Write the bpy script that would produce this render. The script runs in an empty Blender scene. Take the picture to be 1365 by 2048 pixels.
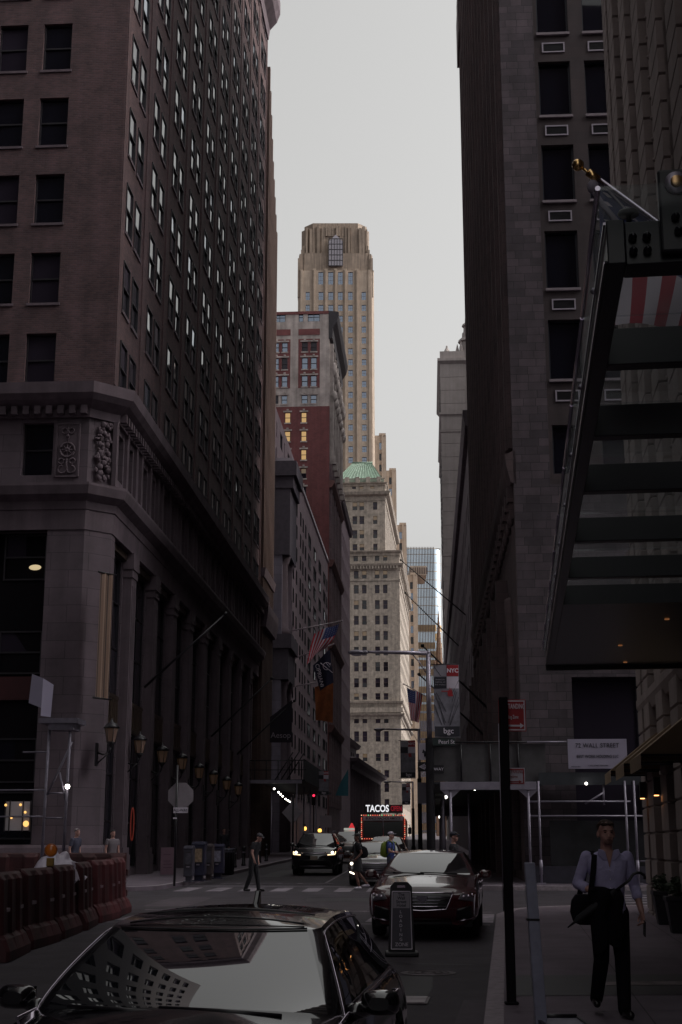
import bpy, bmesh, math, random
from mathutils import Vector, Matrix
RND = random.Random(11)
rad = math.radians
SC = bpy.context.scene
COL = SC.collection
# ------------------------------------------------------------------ camera
FPX = 2730.0; PITCH = rad(13.7); CAMZ = 1.85; SLOPE = 0.011
CP, SP = math.cos(PITCH), math.sin(PITCH)
def gz(y): return SLOPE * y
def ray(px, py):
    u = (px - 682.5) / FPX; v = (1024 - py) / FPX
    return Vector((u, CP - v * SP, SP + v * CP))
def at(px, py, Y):                       # the point of the place seen at that spot of the photo, Y metres ahead
    d = ray(px, py); return Vector((0, 0, CAMZ)) + d * (Y / d.y)
def zat(py, Y): return at(682, py, Y).z
def xat(px, py, Y): return at(px, py, Y).x
def gnd(px, py, off=0.0):
    d = ray(px, py); t = (CAMZ - off) / (SLOPE * d.y - d.z)
    return Vector((0, 0, CAMZ)) + d * t
cam = bpy.data.cameras.new("Camera"); cam.sensor_fit = 'VERTICAL'; cam.sensor_height = 36.0
cam.lens = FPX / 2048 * 36.0; cam.clip_end = 5000; cam.clip_start = 0.05
co = bpy.data.objects.new("Camera", cam); COL.objects.link(co)
co.location = (0, 0, CAMZ); co.rotation_euler = (rad(90) + PITCH, 0, 0); SC.camera = co
# ------------------------------------------------------------------ materials
MATS = {}
FAR = ('tan limestone', 'pale speckled granite', 'weathered tan limestone', 'green copper roofing', 'pale pink limestone', 'brown pink limestone', 'weathered pale limestone', 'blue tower glass', 'gold reflection and band panel', 'brown sandstone', 'coated window glass')
def plum(c): return (c[0] * 1.04, c[1] * .93, c[2] * 1.06)       # purple cast of the street's shade put into the base colours
def N_(nt, t, **kw):
    n = nt.nodes.new(t)
    for k, v in kw.items(): setattr(n, k, v)
    return n
def mat(name, col, rough=0.7, metal=0.0, spec=0.5, var=0.0, scale=3.0, bump=0.0, bscale=40.0, coat=0.0, emit=None, es=0.0, ior=1.5, stain=0.0):
    if name in MATS: return MATS[name]
    if name not in FAR: col = plum(col)
    m = bpy.data.materials.new(name); m.use_nodes = True; nt = m.node_tree
    b = nt.nodes['Principled BSDF']; L = nt.links
    b.inputs['Base Color'].default_value = (*col, 1); b.inputs['Roughness'].default_value = rough
    b.inputs['Metallic'].default_value = metal; b.inputs['Specular IOR Level'].default_value = spec
    b.inputs['Coat Weight'].default_value = coat; b.inputs['Coat Roughness'].default_value = 0.03; b.inputs['IOR'].default_value = ior
    if emit: b.inputs['Emission Color'].default_value = (*emit, 1); b.inputs['Emission Strength'].default_value = es
    if var or bump or stain:
        tc = N_(nt, 'ShaderNodeTexCoord')
        if var or stain:
            no = N_(nt, 'ShaderNodeTexNoise'); no.inputs['Scale'].default_value = scale; no.inputs['Detail'].default_value = 8; no.inputs['Roughness'].default_value = 0.65
            L.new(tc.outputs['Object'], no.inputs['Vector'])
            cr = N_(nt, 'ShaderNodeMapRange'); cr.inputs[1].default_value = 0.3; cr.inputs[2].default_value = 0.7
            cr.inputs[3].default_value = 1 - max(var, 0.02); cr.inputs[4].default_value = 1 + max(var, 0.02)
            L.new(no.outputs['Fac'], cr.inputs[0])
            fac = cr.outputs[0]
            if stain:                     # vertical streaks of weather
                mp = N_(nt, 'ShaderNodeMapping'); mp.inputs['Scale'].default_value = (2.2, 2.2, 0.12); L.new(tc.outputs['Object'], mp.inputs[0])
                n2 = N_(nt, 'ShaderNodeTexNoise'); n2.inputs['Scale'].default_value = 1.0; n2.inputs['Detail'].default_value = 6; L.new(mp.outputs[0], n2.inputs['Vector'])
                c2 = N_(nt, 'ShaderNodeMapRange'); c2.inputs[1].default_value = 0.35; c2.inputs[2].default_value = 0.65; c2.inputs[3].default_value = 1 - stain; c2.inputs[4].default_value = 1.0
                L.new(n2.outputs['Fac'], c2.inputs[0])
                mu = N_(nt, 'ShaderNodeMath', operation='MULTIPLY'); L.new(fac, mu.inputs[0]); L.new(c2.outputs[0], mu.inputs[1]); fac = mu.outputs[0]
            vm = N_(nt, 'ShaderNodeVectorMath', operation='SCALE'); vm.inputs[0].default_value = col
            L.new(fac, vm.inputs['Scale']); L.new(vm.outputs[0], b.inputs['Base Color'])
        if bump:
            n3 = N_(nt, 'ShaderNodeTexNoise'); n3.inputs['Scale'].default_value = bscale; n3.inputs['Detail'].default_value = 5; L.new(tc.outputs['Object'], n3.inputs['Vector'])
            bp = N_(nt, 'ShaderNodeBump'); bp.inputs['Strength'].default_value = bump; bp.inputs['Distance'].default_value = 0.02
            L.new(n3.outputs['Fac'], bp.inputs['Height']); L.new(bp.outputs[0], b.inputs['Normal'])
    MATS[name] = m; return m
def brick(name, c1, c2, mort, bw=0.22, bh=0.075, mw=0.012, var=0.25, rough=0.85, bump=0.5, squash=1.0, sqf=2, stain=0.25, offset=0.5):
    if name in MATS: return MATS[name]
    m = bpy.data.materials.new(name); m.use_nodes = True; nt = m.node_tree; b = nt.nodes['Principled BSDF']; L = nt.links
    b.inputs['Roughness'].default_value = rough; c1, c2, mort = plum(c1), plum(c2), plum(mort)
    tc = N_(nt, 'ShaderNodeTexCoord')
    br = N_(nt, 'ShaderNodeTexBrick'); br.inputs['Scale'].default_value = 1.0
    br.inputs['Color1'].default_value = (*c1, 1); br.inputs['Color2'].default_value = (*c2, 1); br.inputs['Mortar'].default_value = (*mort, 1)
    br.inputs['Brick Width'].default_value = bw; br.inputs['Row Height'].default_value = bh; br.inputs['Mortar Size'].default_value = mw
    br.inputs['Mortar Smooth'].default_value = 0.3; br.squash = squash; br.squash_frequency = sqf; br.offset = offset
    L.new(tc.outputs['UV'], br.inputs['Vector'])
    no = N_(nt, 'ShaderNodeTexNoise'); no.inputs['Scale'].default_value = 0.9; no.inputs['Detail'].default_value = 9; no.inputs['Roughness'].default_value = 0.7
    L.new(tc.outputs['UV'], no.inputs['Vector'])
    mr = N_(nt, 'ShaderNodeMapRange'); mr.inputs[1].default_value = 0.3; mr.inputs[2].default_value = 0.7; mr.inputs[3].default_value = 1 - var; mr.inputs[4].default_value = 1 + var
    L.new(no.outputs['Fac'], mr.inputs[0])
    mp = N_(nt, 'ShaderNodeMapping'); mp.inputs['Scale'].default_value = (1.6, 0.1, 1); L.new(tc.outputs['UV'], mp.inputs[0])
    n2 = N_(nt, 'ShaderNodeTexNoise'); n2.inputs['Scale'].default_value = 1.0; n2.inputs['Detail'].default_value = 6; L.new(mp.outputs[0], n2.inputs['Vector'])
    c2n = N_(nt, 'ShaderNodeMapRange'); c2n.inputs[1].default_value = 0.35; c2n.inputs[2].default_value = 0.65; c2n.inputs[3].default_value = 1 - stain; c2n.inputs[4].default_value = 1.0
    L.new(n2.outputs['Fac'], c2n.inputs[0])
    mu = N_(nt, 'ShaderNodeMath', operation='MULTIPLY'); L.new(mr.outputs[0], mu.inputs[0]); L.new(c2n.outputs[0], mu.inputs[1])
    vm = N_(nt, 'ShaderNodeVectorMath', operation='SCALE'); L.new(br.outputs['Color'], vm.inputs[0]); L.new(mu.outputs[0], vm.inputs['Scale'])
    L.new(vm.outputs[0], b.inputs['Base Color'])
    iv = N_(nt, 'ShaderNodeMath', operation='SUBTRACT'); iv.inputs[0].default_value = 1.0; L.new(br.outputs['Fac'], iv.inputs[1])
    n4 = N_(nt, 'ShaderNodeTexNoise'); n4.inputs['Scale'].default_value = 25; L.new(tc.outputs['UV'], n4.inputs['Vector'])
    ad = N_(nt, 'ShaderNodeMath', operation='MULTIPLY_ADD'); L.new(n4.outputs['Fac'], ad.inputs[0]); ad.inputs[1].default_value = 0.5; L.new(iv.outputs[0], ad.inputs[2])
    bp = N_(nt, 'ShaderNodeBump'); bp.inputs['Strength'].default_value = bump; bp.inputs['Distance'].default_value = 0.015
    L.new(ad.outputs[0], bp.inputs['Height']); L.new(bp.outputs[0], b.inputs['Normal'])
    MATS[name] = m; return m
def thin_glass(name, tint, refl=0.12):
    if name in MATS: return MATS[name]
    m = bpy.data.materials.new(name); m.use_nodes = True; nt = m.node_tree; L = nt.links
    for n in list(nt.nodes):
        if n.type == 'BSDF_PRINCIPLED': nt.nodes.remove(n)
    out = [n for n in nt.nodes if n.type == 'OUTPUT_MATERIAL'][0]
    tr = N_(nt, 'ShaderNodeBsdfTransparent'); tr.inputs[0].default_value = (*tint, 1)
    gl = N_(nt, 'ShaderNodeBsdfGlossy'); gl.inputs['Roughness'].default_value = 0.03; gl.inputs[0].default_value = (.9, .9, .9, 1)
    fr = N_(nt, 'ShaderNodeFresnel'); fr.inputs[0].default_value = 1.5
    mx = N_(nt, 'ShaderNodeMixShader'); ge = N_(nt, 'ShaderNodeNewGeometry'); iv = N_(nt, 'ShaderNodeMath', operation='SUBTRACT'); iv.inputs[0].default_value = 1.0; L.new(ge.outputs['Backfacing'], iv.inputs[1]); mf = N_(nt, 'ShaderNodeMath', operation='MULTIPLY'); L.new(fr.outputs[0], mf.inputs[0]); L.new(iv.outputs[0], mf.inputs[1]); L.new(mf.outputs[0], mx.inputs[0]); L.new(tr.outputs[0], mx.inputs[1]); L.new(gl.outputs[0], mx.inputs[2])
    du = N_(nt, 'ShaderNodeBsdfTranslucent'); du.inputs[0].default_value = (.78, .78, .80, 1); tc = N_(nt, 'ShaderNodeTexCoord'); no = N_(nt, 'ShaderNodeTexNoise'); no.inputs['Scale'].default_value = 2.5; no.inputs['Detail'].default_value = 7; L.new(tc.outputs['Object'], no.inputs['Vector'])
    mr = N_(nt, 'ShaderNodeMapRange'); mr.inputs[1].default_value = .3; mr.inputs[2].default_value = .7; mr.inputs[3].default_value = .015; mr.inputs[4].default_value = .065; L.new(no.outputs['Fac'], mr.inputs[0])
    m2 = N_(nt, 'ShaderNodeMixShader'); L.new(mr.outputs[0], m2.inputs[0]); L.new(mx.outputs[0], m2.inputs[1]); L.new(du.outputs[0], m2.inputs[2]); L.new(m2.outputs[0], out.inputs[0]); MATS[name] = m; return m
def emis(name, col, s):
    return mat(name, (0.02, 0.02, 0.02), 0.5, emit=col, es=s)

# ------------------------------------------------------------------ mesh helper
class MB:
    def __init__(s): s.v = []; s.f = []; s.m = []; s.s = []
    def add(s, vs, fs, m=0, sm=False):
        o = len(s.v); s.v += [tuple(p) for p in vs]
        for f in fs: s.f.append([o + i for i in f]); s.m.append(m); s.s.append(sm)
    def quad(s, a, b, c, d, m=0): s.add([a, b, c, d], [(0, 1, 2, 3)], m)
    def box(s, x0, x1, y0, y1, z0, z1, m=0, M=None):
        p = [Vector((x, y, z)) for z in (z0, z1) for y in (y0, y1) for x in (x0, x1)]
        if M is not None: p = [M @ q for q in p]
        s.add(p, [(0, 2, 3, 1), (4, 5, 7, 6), (0, 1, 5, 4), (2, 6, 7, 3), (0, 4, 6, 2), (1, 3, 7, 5)], m)
    def loft(s, rings, m=0, cap=True, sm=True, closed=True):
        n = len(rings[0]); vs = [p for r in rings for p in r]; fs = []
        for i in range(len(rings) - 1):
            for j in range(n if closed else n - 1):
                k = (j + 1) % n
                fs.append((i * n + j, i * n + k, (i + 1) * n + k, (i + 1) * n + j))
        s.add(vs, fs, m, sm)
        if cap:
            s.add(rings[0], [tuple(range(n))[::-1]], m, False); s.add(rings[-1], [tuple(range(n))], m, False)
    def tube(s, pts, r, n=8, m=0, cap=True, sm=True):
        pts = [Vector(p) for p in pts]; rs = r if isinstance(r, (list, tuple)) else [r] * len(pts)
        rings = []; up = None
        for i, p in enumerate(pts):
            d = (pts[min(i + 1, len(pts) - 1)] - pts[max(i - 1, 0)]).normalized()
            if up is None or abs(up.dot(d)) > 0.98:
                up = Vector((0, 0, 1)) if abs(d.z) < 0.9 else Vector((1, 0, 0))
            a = d.cross(up).normalized(); b = a.cross(d).normalized()
            rings.append([p + (a * math.cos(t) + b * math.sin(t)) * rs[i] for t in [2 * math.pi * k / n for k in range(n)]])
        s.loft(rings, m, cap, sm)
    def ball(s, c, r, m=0, nu=14, nv=9, M=None):
        c = Vector(c); r = Vector(r) if hasattr(r, '__len__') else Vector((r, r, r))
        vs = []; fs = []
        for i in range(nv + 1):
            th = math.pi * i / nv
            for j in range(nu):
                ph = 2 * math.pi * j / nu
                q = Vector((r.x * math.sin(th) * math.cos(ph), r.y * math.sin(th) * math.sin(ph), r.z * math.cos(th)))
                if M is not None: q = M @ q
                vs.append(c + q)
        for i in range(nv):
            for j in range(nu):
                k = (j + 1) % nu
                if i == 0: fs.append((j, (i + 1) * nu + j, (i + 1) * nu + k))
                elif i == nv - 1: fs.append((i * nu + j, (i + 1) * nu + j, i * nu + k))
                else: fs.append((i * nu + j, (i + 1) * nu + j, (i + 1) * nu + k, i * nu + k))
        s.add(vs, fs, m, True)
    def lathe(s, prof, n=18, m=0, M=None, sm=True, cap=True):
        rings = []
        for r, z in prof:
            ring = [Vector((r * math.cos(2 * math.pi * k / n), r * math.sin(2 * math.pi * k / n), z)) for k in range(n)]
            rings.append([M @ p for p in ring] if M is not None else ring)
        s.loft(rings, m, cap, sm)
    def prism(s, poly, y0, y1, m=0, M=None):         # poly in (x,z), pushed along y
        n = len(poly)
        a = [Vector((x, y0, z)) for x, z in poly]; b = [Vector((x, y1, z)) for x, z in poly]
        if M is not None: a = [M @ p for p in a]; b = [M @ p for p in b]
        s.add(a + b, [tuple(range(n)), tuple(range(n, 2 * n))[::-1]] + [(i, n + i, n + (i + 1) % n, (i + 1) % n) for i in range(n)], m)
    def grid(s, fn, nu, nv, m=0, sm=True, mf=None):
        o = len(s.v); s.v += [tuple(fn(i / nu, j / nv)) for j in range(nv + 1) for i in range(nu + 1)]
        for j in range(nv):
            for i in range(nu):
                s.f.append([o + j * (nu + 1) + i, o + j * (nu + 1) + i + 1, o + (j + 1) * (nu + 1) + i + 1, o + (j + 1) * (nu + 1) + i])
                s.m.append(mf(i, j) if mf else m); s.s.append(sm)
    def mesh(s, name, mats, fixn=True):
        me = bpy.data.meshes.new(name); me.from_pydata(s.v, [], s.f)
        for x in (mats if isinstance(mats, (list, tuple)) else [mats]): me.materials.append(x)
        me.polygons.foreach_set('material_index', s.m); me.polygons.foreach_set('use_smooth', s.s)
        if fixn:
            bm = bmesh.new(); bm.from_mesh(me); bmesh.ops.remove_doubles(bm, verts=bm.verts, dist=1e-5) if any(s.s) else None
            bmesh.ops.recalc_face_normals(bm, faces=bm.faces); bm.to_mesh(me); bm.free()
        uv = me.uv_layers.new(name='UVMap').data
        vs = me.vertices
        for p in me.polygons:
            nx, ny, nz = p.normal
            for li in p.loop_indices:
                c = vs[me.loops[li].vertex_index].co
                if abs(nz) > 0.75: uv[li].uv = (c.x, c.y)
                elif abs(nx) > abs(ny): uv[li].uv = (c.y, c.z)
                else: uv[li].uv = (c.x, c.z)
        me.update(); return me
    def build(s, name, mats, parent=None, loc=None, rot=None, M=None, bevel=0.0, seg=2, fixn=True):
        return put(name, s.mesh(name, mats, fixn), parent, loc, rot, M, bevel, seg)
def put(name, me, parent=None, loc=None, rot=None, M=None, bevel=0.0, seg=2):
    o = bpy.data.objects.new(name, me); COL.objects.link(o)
    if parent is not None: o.parent = parent
    if M is not None: o.matrix_local = M
    else:
        if loc is not None: o.location = loc
        if rot is not None: o.rotation_euler = rot
    if bevel:
        b = o.modifiers.new('bevel', 'BEVEL'); b.width = bevel; b.segments = seg; b.limit_method = 'ANGLE'; b.angle_limit = rad(40)
    return o
def tag(o, label=None, cat=None, group=None, kind=None):
    if label: o['label'] = label
    if cat: o['category'] = cat
    if group: o['group'] = group
    if kind: o['kind'] = kind
    return o
RM = {}
def root(name, label, cat, loc=(0, 0, 0), rz=0.0, group=None, rx=0.0):
    o = bpy.data.objects.new(name, None); COL.objects.link(o); o.empty_display_size = 0.2
    o.location = loc; o.rotation_euler = (rx, 0, rz); tag(o, label, cat, group)
    RM[o.name] = Matrix.Translation(Vector(loc)) @ Matrix.Rotation(rz, 4, 'Z') @ Matrix.Rotation(rx, 4, 'X')
    return o
def struct(name, mb, m, **k):
    o = mb.build(name, m, **k); o['kind'] = 'structure'; return o
def copy_tree(o, parent=None):
    c = o.copy(); COL.objects.link(c)
    if parent is not None: c.parent = parent
    for ch in list(o.children): copy_tree(ch, c)
    return c
_txt = {}
def text_mesh(s, size=1.0, align='CENTER', ext=0.004, sx=1.0, bold=0.0, sp=1.0):
    k = (s, size, align, ext, sx, bold, sp)
    if k in _txt: return _txt[k]
    cu = bpy.data.curves.new('t', 'FONT'); cu.body = s; cu.size = size; cu.align_x = align; cu.align_y = 'CENTER'; cu.extrude = ext; cu.offset = bold
    cu.space_character = sp; cu.resolution_u = 4
    o = bpy.data.objects.new('t', cu); COL.objects.link(o)
    dg = bpy.context.evaluated_depsgraph_get(); me = bpy.data.meshes.new_from_object(o.evaluated_get(dg))
    bpy.data.objects.remove(o); bpy.data.curves.remove(cu)
    if sx != 1.0: me.transform(Matrix.Diagonal((sx, 1, 1, 1)))
    _txt[k] = me; return me
def lettering(s, m, parent, loc, size, rot=(rad(90), 0, 0), name='lettering', **k):
    me = text_mesh(s, size, **k).copy(); me.materials.clear(); me.materials.append(m)
    return put(name, me, parent, loc, rot)
FUSED = []
def fuse(mb, name, m, parent, voxel=0.012, it=6, sub=0):
    me = mb.mesh('tmp', m); o = bpy.data.objects.new('tmp', me); COL.objects.link(o)
    r = o.modifiers.new('r', 'REMESH'); r.mode = 'VOXEL'; r.voxel_size = voxel; r.use_smooth_shade = True
    if it: q = o.modifiers.new('s', 'SMOOTH'); q.factor = 0.5; q.iterations = it
    dg = bpy.context.evaluated_depsgraph_get(); ne = bpy.data.meshes.new_from_object(o.evaluated_get(dg))
    bpy.data.objects.remove(o); bpy.data.meshes.remove(me)
    ne.materials.clear(); ne.materials.append(m)
    for p in ne.polygons: p.use_smooth = True
    ne.name = name
    return put(name, ne, parent)
# ------------------------------------------------------------------ building helpers
def U_of(N): return Vector((-N[1], N[0], 0))
NF = Vector((0, -1, 0)); NR = Vector((1, 0, 0)); NL = Vector((-1, 0, 0))
def facade(mb, O, N, u0, u1, z0, z1, holes=(), depth=0.2, m=0, mr=None):
    O = Vector(O); U = U_of(N); mr = m if mr is None else mr
    holes = [h for h in holes if h[0] > u0 - 1e-6 and h[1] < u1 + 1e-6 and h[2] > z0 - 1e-6 and h[3] < z1 + 1e-6]
    us = sorted({round(x, 4) for h in holes for x in h[:2]} | {u0, u1}); zs = sorted({round(x, 4) for h in holes for x in h[2:4]} | {z0, z1})
    P = lambda u, z, d=0.0: O + U * u + Vector((0, 0, z)) - N * d
    for j in range(len(zs) - 1):
        zc = (zs[j] + zs[j + 1]) / 2; rowh = [h for h in holes if h[2] < zc < h[3]]
        start = None
        for i in range(len(us)):
            last = i == len(us) - 1
            inh = (not last) and any(h[0] < (us[i] + us[i + 1]) / 2 < h[1] for h in rowh)
            if not last and not inh:
                if start is None: start = us[i]
            elif start is not None:
                mb.quad(P(start, zs[j]), P(us[i], zs[j]), P(us[i], zs[j + 1]), P(start, zs[j + 1]), m); start = None
    for a, b, c, d in [h[:4] for h in holes]:
        mb.quad(P(a, c), P(a, d), P(a, d, depth), P(a, c, depth), mr); mb.quad(P(b, c), P(b, d), P(b, d, depth), P(b, c, depth), mr)
        mb.quad(P(a, d), P(b, d), P(b, d, depth), P(a, d, depth), mr); mb.quad(P(a, c), P(b, c), P(b, c, depth), P(a, c, depth), mr)
def sweep(mb, path, prof, m=0, close_ends=True):
    """profile [(out, z)] carried along a path of (x,y); outward is to the right of the direction of travel"""
    path = [Vector((p[0], p[1])) for p in path]; rings = []
    for i, p in enumerate(path):
        ns = []
        for a, b in ((i - 1, i), (i, i + 1)):
            if a >= 0 and b < len(path):
                d = (path[b] - path[a]).normalized(); ns.append(Vector((d.y, -d.x)))
        n = ns[0] if len(ns) == 1 else (ns[0] + ns[1]) / (1 + ns[0].dot(ns[1]))
        rings.append([Vector((p.x + n.x * o, p.y + n.y * o, z)) for o, z in prof])
    mb.loft(rings, m, close_ends, False)
_wm = {}
def win_tpl(w, h, style, k):
    key = (round(w, 2), round(h, 2), style, k)
    if key in _wm: return _wm[key]
    fr, pn = MB(), MB(); t = 0.055; r = random.Random(hash(style) % 97 + k * 7)
    r = random.Random(k * 31 + len(style))
    fr.box(0, t, -.03, .08, 0, h); fr.box(w - t, w, -.03, .08, 0, h); fr.box(t, w - t, -.03, .08, 0, t); fr.box(t, w - t, -.03, .08, h - t, h)
    def pane(x0, x1, z0, z1, y, m=0):
        ax = r.uniform(-.03, .03); az = r.uniform(-.022, .022); cx = (x0 + x1) / 2; cz = (z0 + z1) / 2
        f = lambda x, z: (x, y + ax * (x - cx) + az * (z - cz), z)
        pn.add([f(x0, z0), f(x1, z0), f(x1, z1), f(x0, z1)], [(0, 1, 2, 3)], m)
    if style == 'dh':
        zm = h * .5
        fr.box(t, w - t, -.02, .05, zm - .03, zm + .03)
        pane(t, w - t, zm, h - t, .02, 0); pane(t, w - t, t, zm, .045, 1)
    elif style[0] == 'g':
        nx, nz = int(style[1]), int(style[2])
        for i in range(1, nx): fr.box(w * i / nx - .025, w * i / nx + .025, -.02, .05, t, h - t)
        for j in range(1, nz): fr.box(t, w - t, -.018, .048, h * j / nz - .025, h * j / nz + .025)
        pane(t, w - t, t, h - t, .03)
    _wm[key] = (fr, pn, {}); return _wm[key]
def add_windows(rt, wins, frame_m, glass, limit=100, split=False, group=None, lab=None):
    """wins: (O, N, u, z, w, h, depth, style, glass pair index); the nearest ones are parts of their own"""
    M0 = RM[rt.name]; cam_p = Vector((0, 0, CAMZ)); L = []
    for wn in wins:
        O, N, u, z, w, h, dep, st, gi = wn
        U = U_of(N); c = Vector(O) + U * (u + w / 2) + Vector((0, 0, z + h / 2)); cw = M0 @ c
        nw = M0.to_3x3() @ Vector(N); d = cam_p - cw
        L.append((-(w * h * max(nw.dot(d.normalized()), .02) / d.length_squared), len(L), wn))
    L.sort(key=lambda q: (q[0], q[1]))
    rest = MB(); rest_n = 0
    for i, (_, q, wn) in enumerate(L):
        O, N, u, z, w, h, dep, st, gi = wn; U = U_of(N); N = Vector(N)
        k = q % 6; fr, pn, cache = win_tpl(w, h, st, k)
        p = Vector(O) + U * u + Vector((0, 0, z)) - N * dep
        M = Matrix(((U.x, -N.x, 0, p.x), (U.y, -N.y, 0, p.y), (0, 0, 1, p.z), (0, 0, 0, 1)))
        if i < limit:
            if split:
                if 'f' not in cache: cache['f'] = {}; cache['p'] = {}
                if frame_m.name not in cache['f']: cache['f'][frame_m.name] = fr.mesh('window', frame_m)
                if (gi, glass[gi][0].name) not in cache['p']: cache['p'][(gi, glass[gi][0].name)] = pn.mesh('pane', list(glass[gi]), False)
                o = put('window', cache['f'][frame_m.name], rt, M=M); put('pane', cache['p'][(gi, glass[gi][0].name)], o)
            else:
                key = ('c', frame_m.name, gi, glass[gi][0].name)
                if key not in cache:
                    b = MB(); b.add(fr.v, fr.f, 0); 
                    for f, mm in zip(pn.f, pn.m): b.add([pn.v[x] for x in f], [tuple(range(len(f)))], 1 + mm)
                    cache[key] = b.mesh('window', [frame_m] + list(glass[gi]), False)
                put('window', cache[key], rt, M=M)
        else:
            rest_n += 1
            rest.add([M @ Vector(x) for x in fr.v], fr.f, 0)
            for f, mm in zip(pn.f, pn.m): rest.add([M @ Vector(pn.v[x]) for x in f], [tuple(range(len(f)))], 1 + 2 * gi + mm)
    if rest_n:
        ms = [frame_m] + [x for g in glass for x in g]
        o = rest.build('window', ms, rt, fixn=False); o['kind'] = 'stuff'
AZ = math.atan(0.063)
def bframe(name, label, x, y, az=AZ, cat='building', group=None):
    return root(name, label, cat, (x, y, 0), -az, group)

# ------------------------------------------------------------------ shared materials
gl_dark = mat('dark window glass', (.010, .011, .016), .03, spec=.6)
gl_blind = mat('window glass over a drawn blind', (.030, .027, .036), .04, spec=.28)
gl_sky = mat('coated window glass', (.22, .26, .33), .06, metal=.8)
gl_gold = mat('window glass with a painted gold reflection', (.10, .07, .04), .1, emit=(1.0, .62, .25), es=.30)  # gold reflection in the panes given as a glow, no lamp inside
gl_dim = mat('dim glowing window glass', (.06, .05, .045), .06, emit=(.9, .62, .35), es=.07)  # weaker glow, also part of the brick tower's painted gold reflection
GL = [(gl_dark, gl_dark), (gl_blind, gl_dark), (gl_blind, gl_blind), (gl_sky, gl_sky), (gl_gold, gl_gold), (gl_dim, gl_dark), (gl_sky, gl_dark)]
m_frame = mat('dark window frame paint', (.020, .018, .022), .5)
m_frame_br = mat('brown window frame paint', (.07, .045, .035), .5)
m_steel = mat('galvanised steel', (.34, .34, .36), .42, metal=.75, var=.25, scale=6)
m_black = mat('black painted metal', (.012, .011, .014), .38, var=.2)
m_matt = mat('matt black street paint', (.008, .007, .009), .75, spec=.15)
m_chrome = mat('chrome', (.75, .75, .77), .12, metal=1.0)
m_rubber = mat('tyre rubber', (.012, .012, .013), .8)
m_white = mat('white sign paint', (.62, .62, .64), .5, var=.06, scale=2)
m_textdark = mat('dark lettering', (.03, .03, .04), .6)
m_textwhite = mat('white lettering', (.75, .75, .76), .5)
m_red = mat('red sign paint', (.36, .022, .028), .5, var=.08)
# ------------------------------------------------------------------ ground
m_asph = mat('asphalt', (.050, .045, .050), .78, var=.35, scale=1.3, bump=.35, bscale=120)
m_walk = mat('pavement concrete', (.135, .118, .130), .85, var=.22, scale=1.1, bump=.2, bscale=60)
m_kerb = mat('granite kerb', (.27, .25, .25), .75, var=.25, scale=9, bump=.25, bscale=90)
m_paint = mat('worn road paint', (.24, .23, .235), .75, var=.6, scale=3)
def sheet(name, poly, off, m, thick=None, kind='structure'):
    b = MB(); n = len(poly)
    top = [(x, y, gz(y) + off) for x, y in poly]
    if thick:
        bot = [(x, y, gz(y) + off - thick) for x, y in poly]
        b.add(top + bot, [tuple(range(n))] + [(i, (i + 1) % n, n + (i + 1) % n, n + i) for i in range(n)])
    else: b.add(top, [tuple(range(n))])
    o = b.build(name, m); o['kind'] = kind; return o
sheet('ground', [(-900, -900), (900, -900), (900, 1600), (-900, 1600)], 0, m_asph)
XR1 = lambda y: -.26 + .118 * y          # kerb lines: near block, right
XL1 = lambda y: -9.4 + .118 * y
XR2 = lambda y: 3.2 + .063 * (y - 44)
XL2 = lambda y: -5.5 + .063 * (y - 42.3)
def arc(cx, cy, r, a0, a1, n=7): return [(cx + r * math.cos(rad(a0 + (a1 - a0) * i / n)), cy + r * math.sin(rad(a0 + (a1 - a0) * i / n))) for i in range(n + 1)]
def walk(outline, kerbpath):
    sheet('sidewalk', outline, .13, m_walk, .4)
    b = MB(); sweep(b, kerbpath, [(-.004, -.2), (-.004, .136), (-.19, .136), (-.19, -.2)], 0, True)
    o = MB(); o.add([(x, y, z + gz(y)) for x, y, z in b.v], b.f); q = o.build('kerb', m_kerb, bevel=.012); q['kind'] = 'structure'
# near right
kr = [(XR1(-30), -30), (XR1(29.5), 29.5)] + arc(XR1(32) + 2.6, 30.2, 2.6, 175, 95) + [(60, 31.5)]
walk(kr + [(60, -30)], kr[::-1])
kl = [(XL1(-30), -30), (XL1(30), 30)] + arc(XL1(32) - 2.6, 31, 2.6, 5, 85) + [(-60, 34.5)]
walk(kl[::-1] + [(-60, -30)], kl)
k2 = [(XR2(230), 230), (XR2(46.5), 46.5)] + arc(XR2(46) + 2.4, 46.2, 2.4, 178, 262) + [(60, 42.2)]
walk(k2[::-1] + [(60, 230)], k2[::-1])
k3 = [(-60, 43.6)] + arc(XL2(45) - 2.6, 44.8, 2.4, 278, 362)[0:8] + [(XL2(47.5), 47.5), (XL2(200), 200)]
walk(k3 + [(-60, 200)], k3[::-1][::-1])
# darker repair panel across the pavement, flags of the pavement joints
sheet('pavement_panel', [(XR1(15.2) + .25, 15.2), (6.5, 15.5), (6.5, 17.6), (XR1(17.2) + .25, 17.25)], .135, mat('dark steel plate', (.016, .014, .019), .55, var=.3, scale=3))
m_joint = mat('pavement joint', (.06, .055, .058), .9)
jb = MB()
for y in [8.5, 10.3, 12.1, 13.9, 19.4, 21.2, 23, 24.8, 26.6, 28.4]:
    jb.quad((XR1(y) + .2, y, gz(y) + .1345), (XR1(y) + 6, y + .3, gz(y + .3) + .1345), (XR1(y) + 6, y + .315, gz(y + .315) + .1345), (XR1(y) + .2, y + .015, gz(y + .015) + .1345))
for k in (1.55, 2.9):
    jb.quad((XR1(4) + k, 4, gz(4) + .1355), (XR1(4) + k + .015, 4, gz(4) + .1355), (XR1(30) + k + .015, 30, gz(30) + .1355), (XR1(30) + k, 30, gz(30) + .1355))
struct('pavement_joint', jb, m_joint)
pb = MB()
for x0 in [.0]:
    pass
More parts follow.
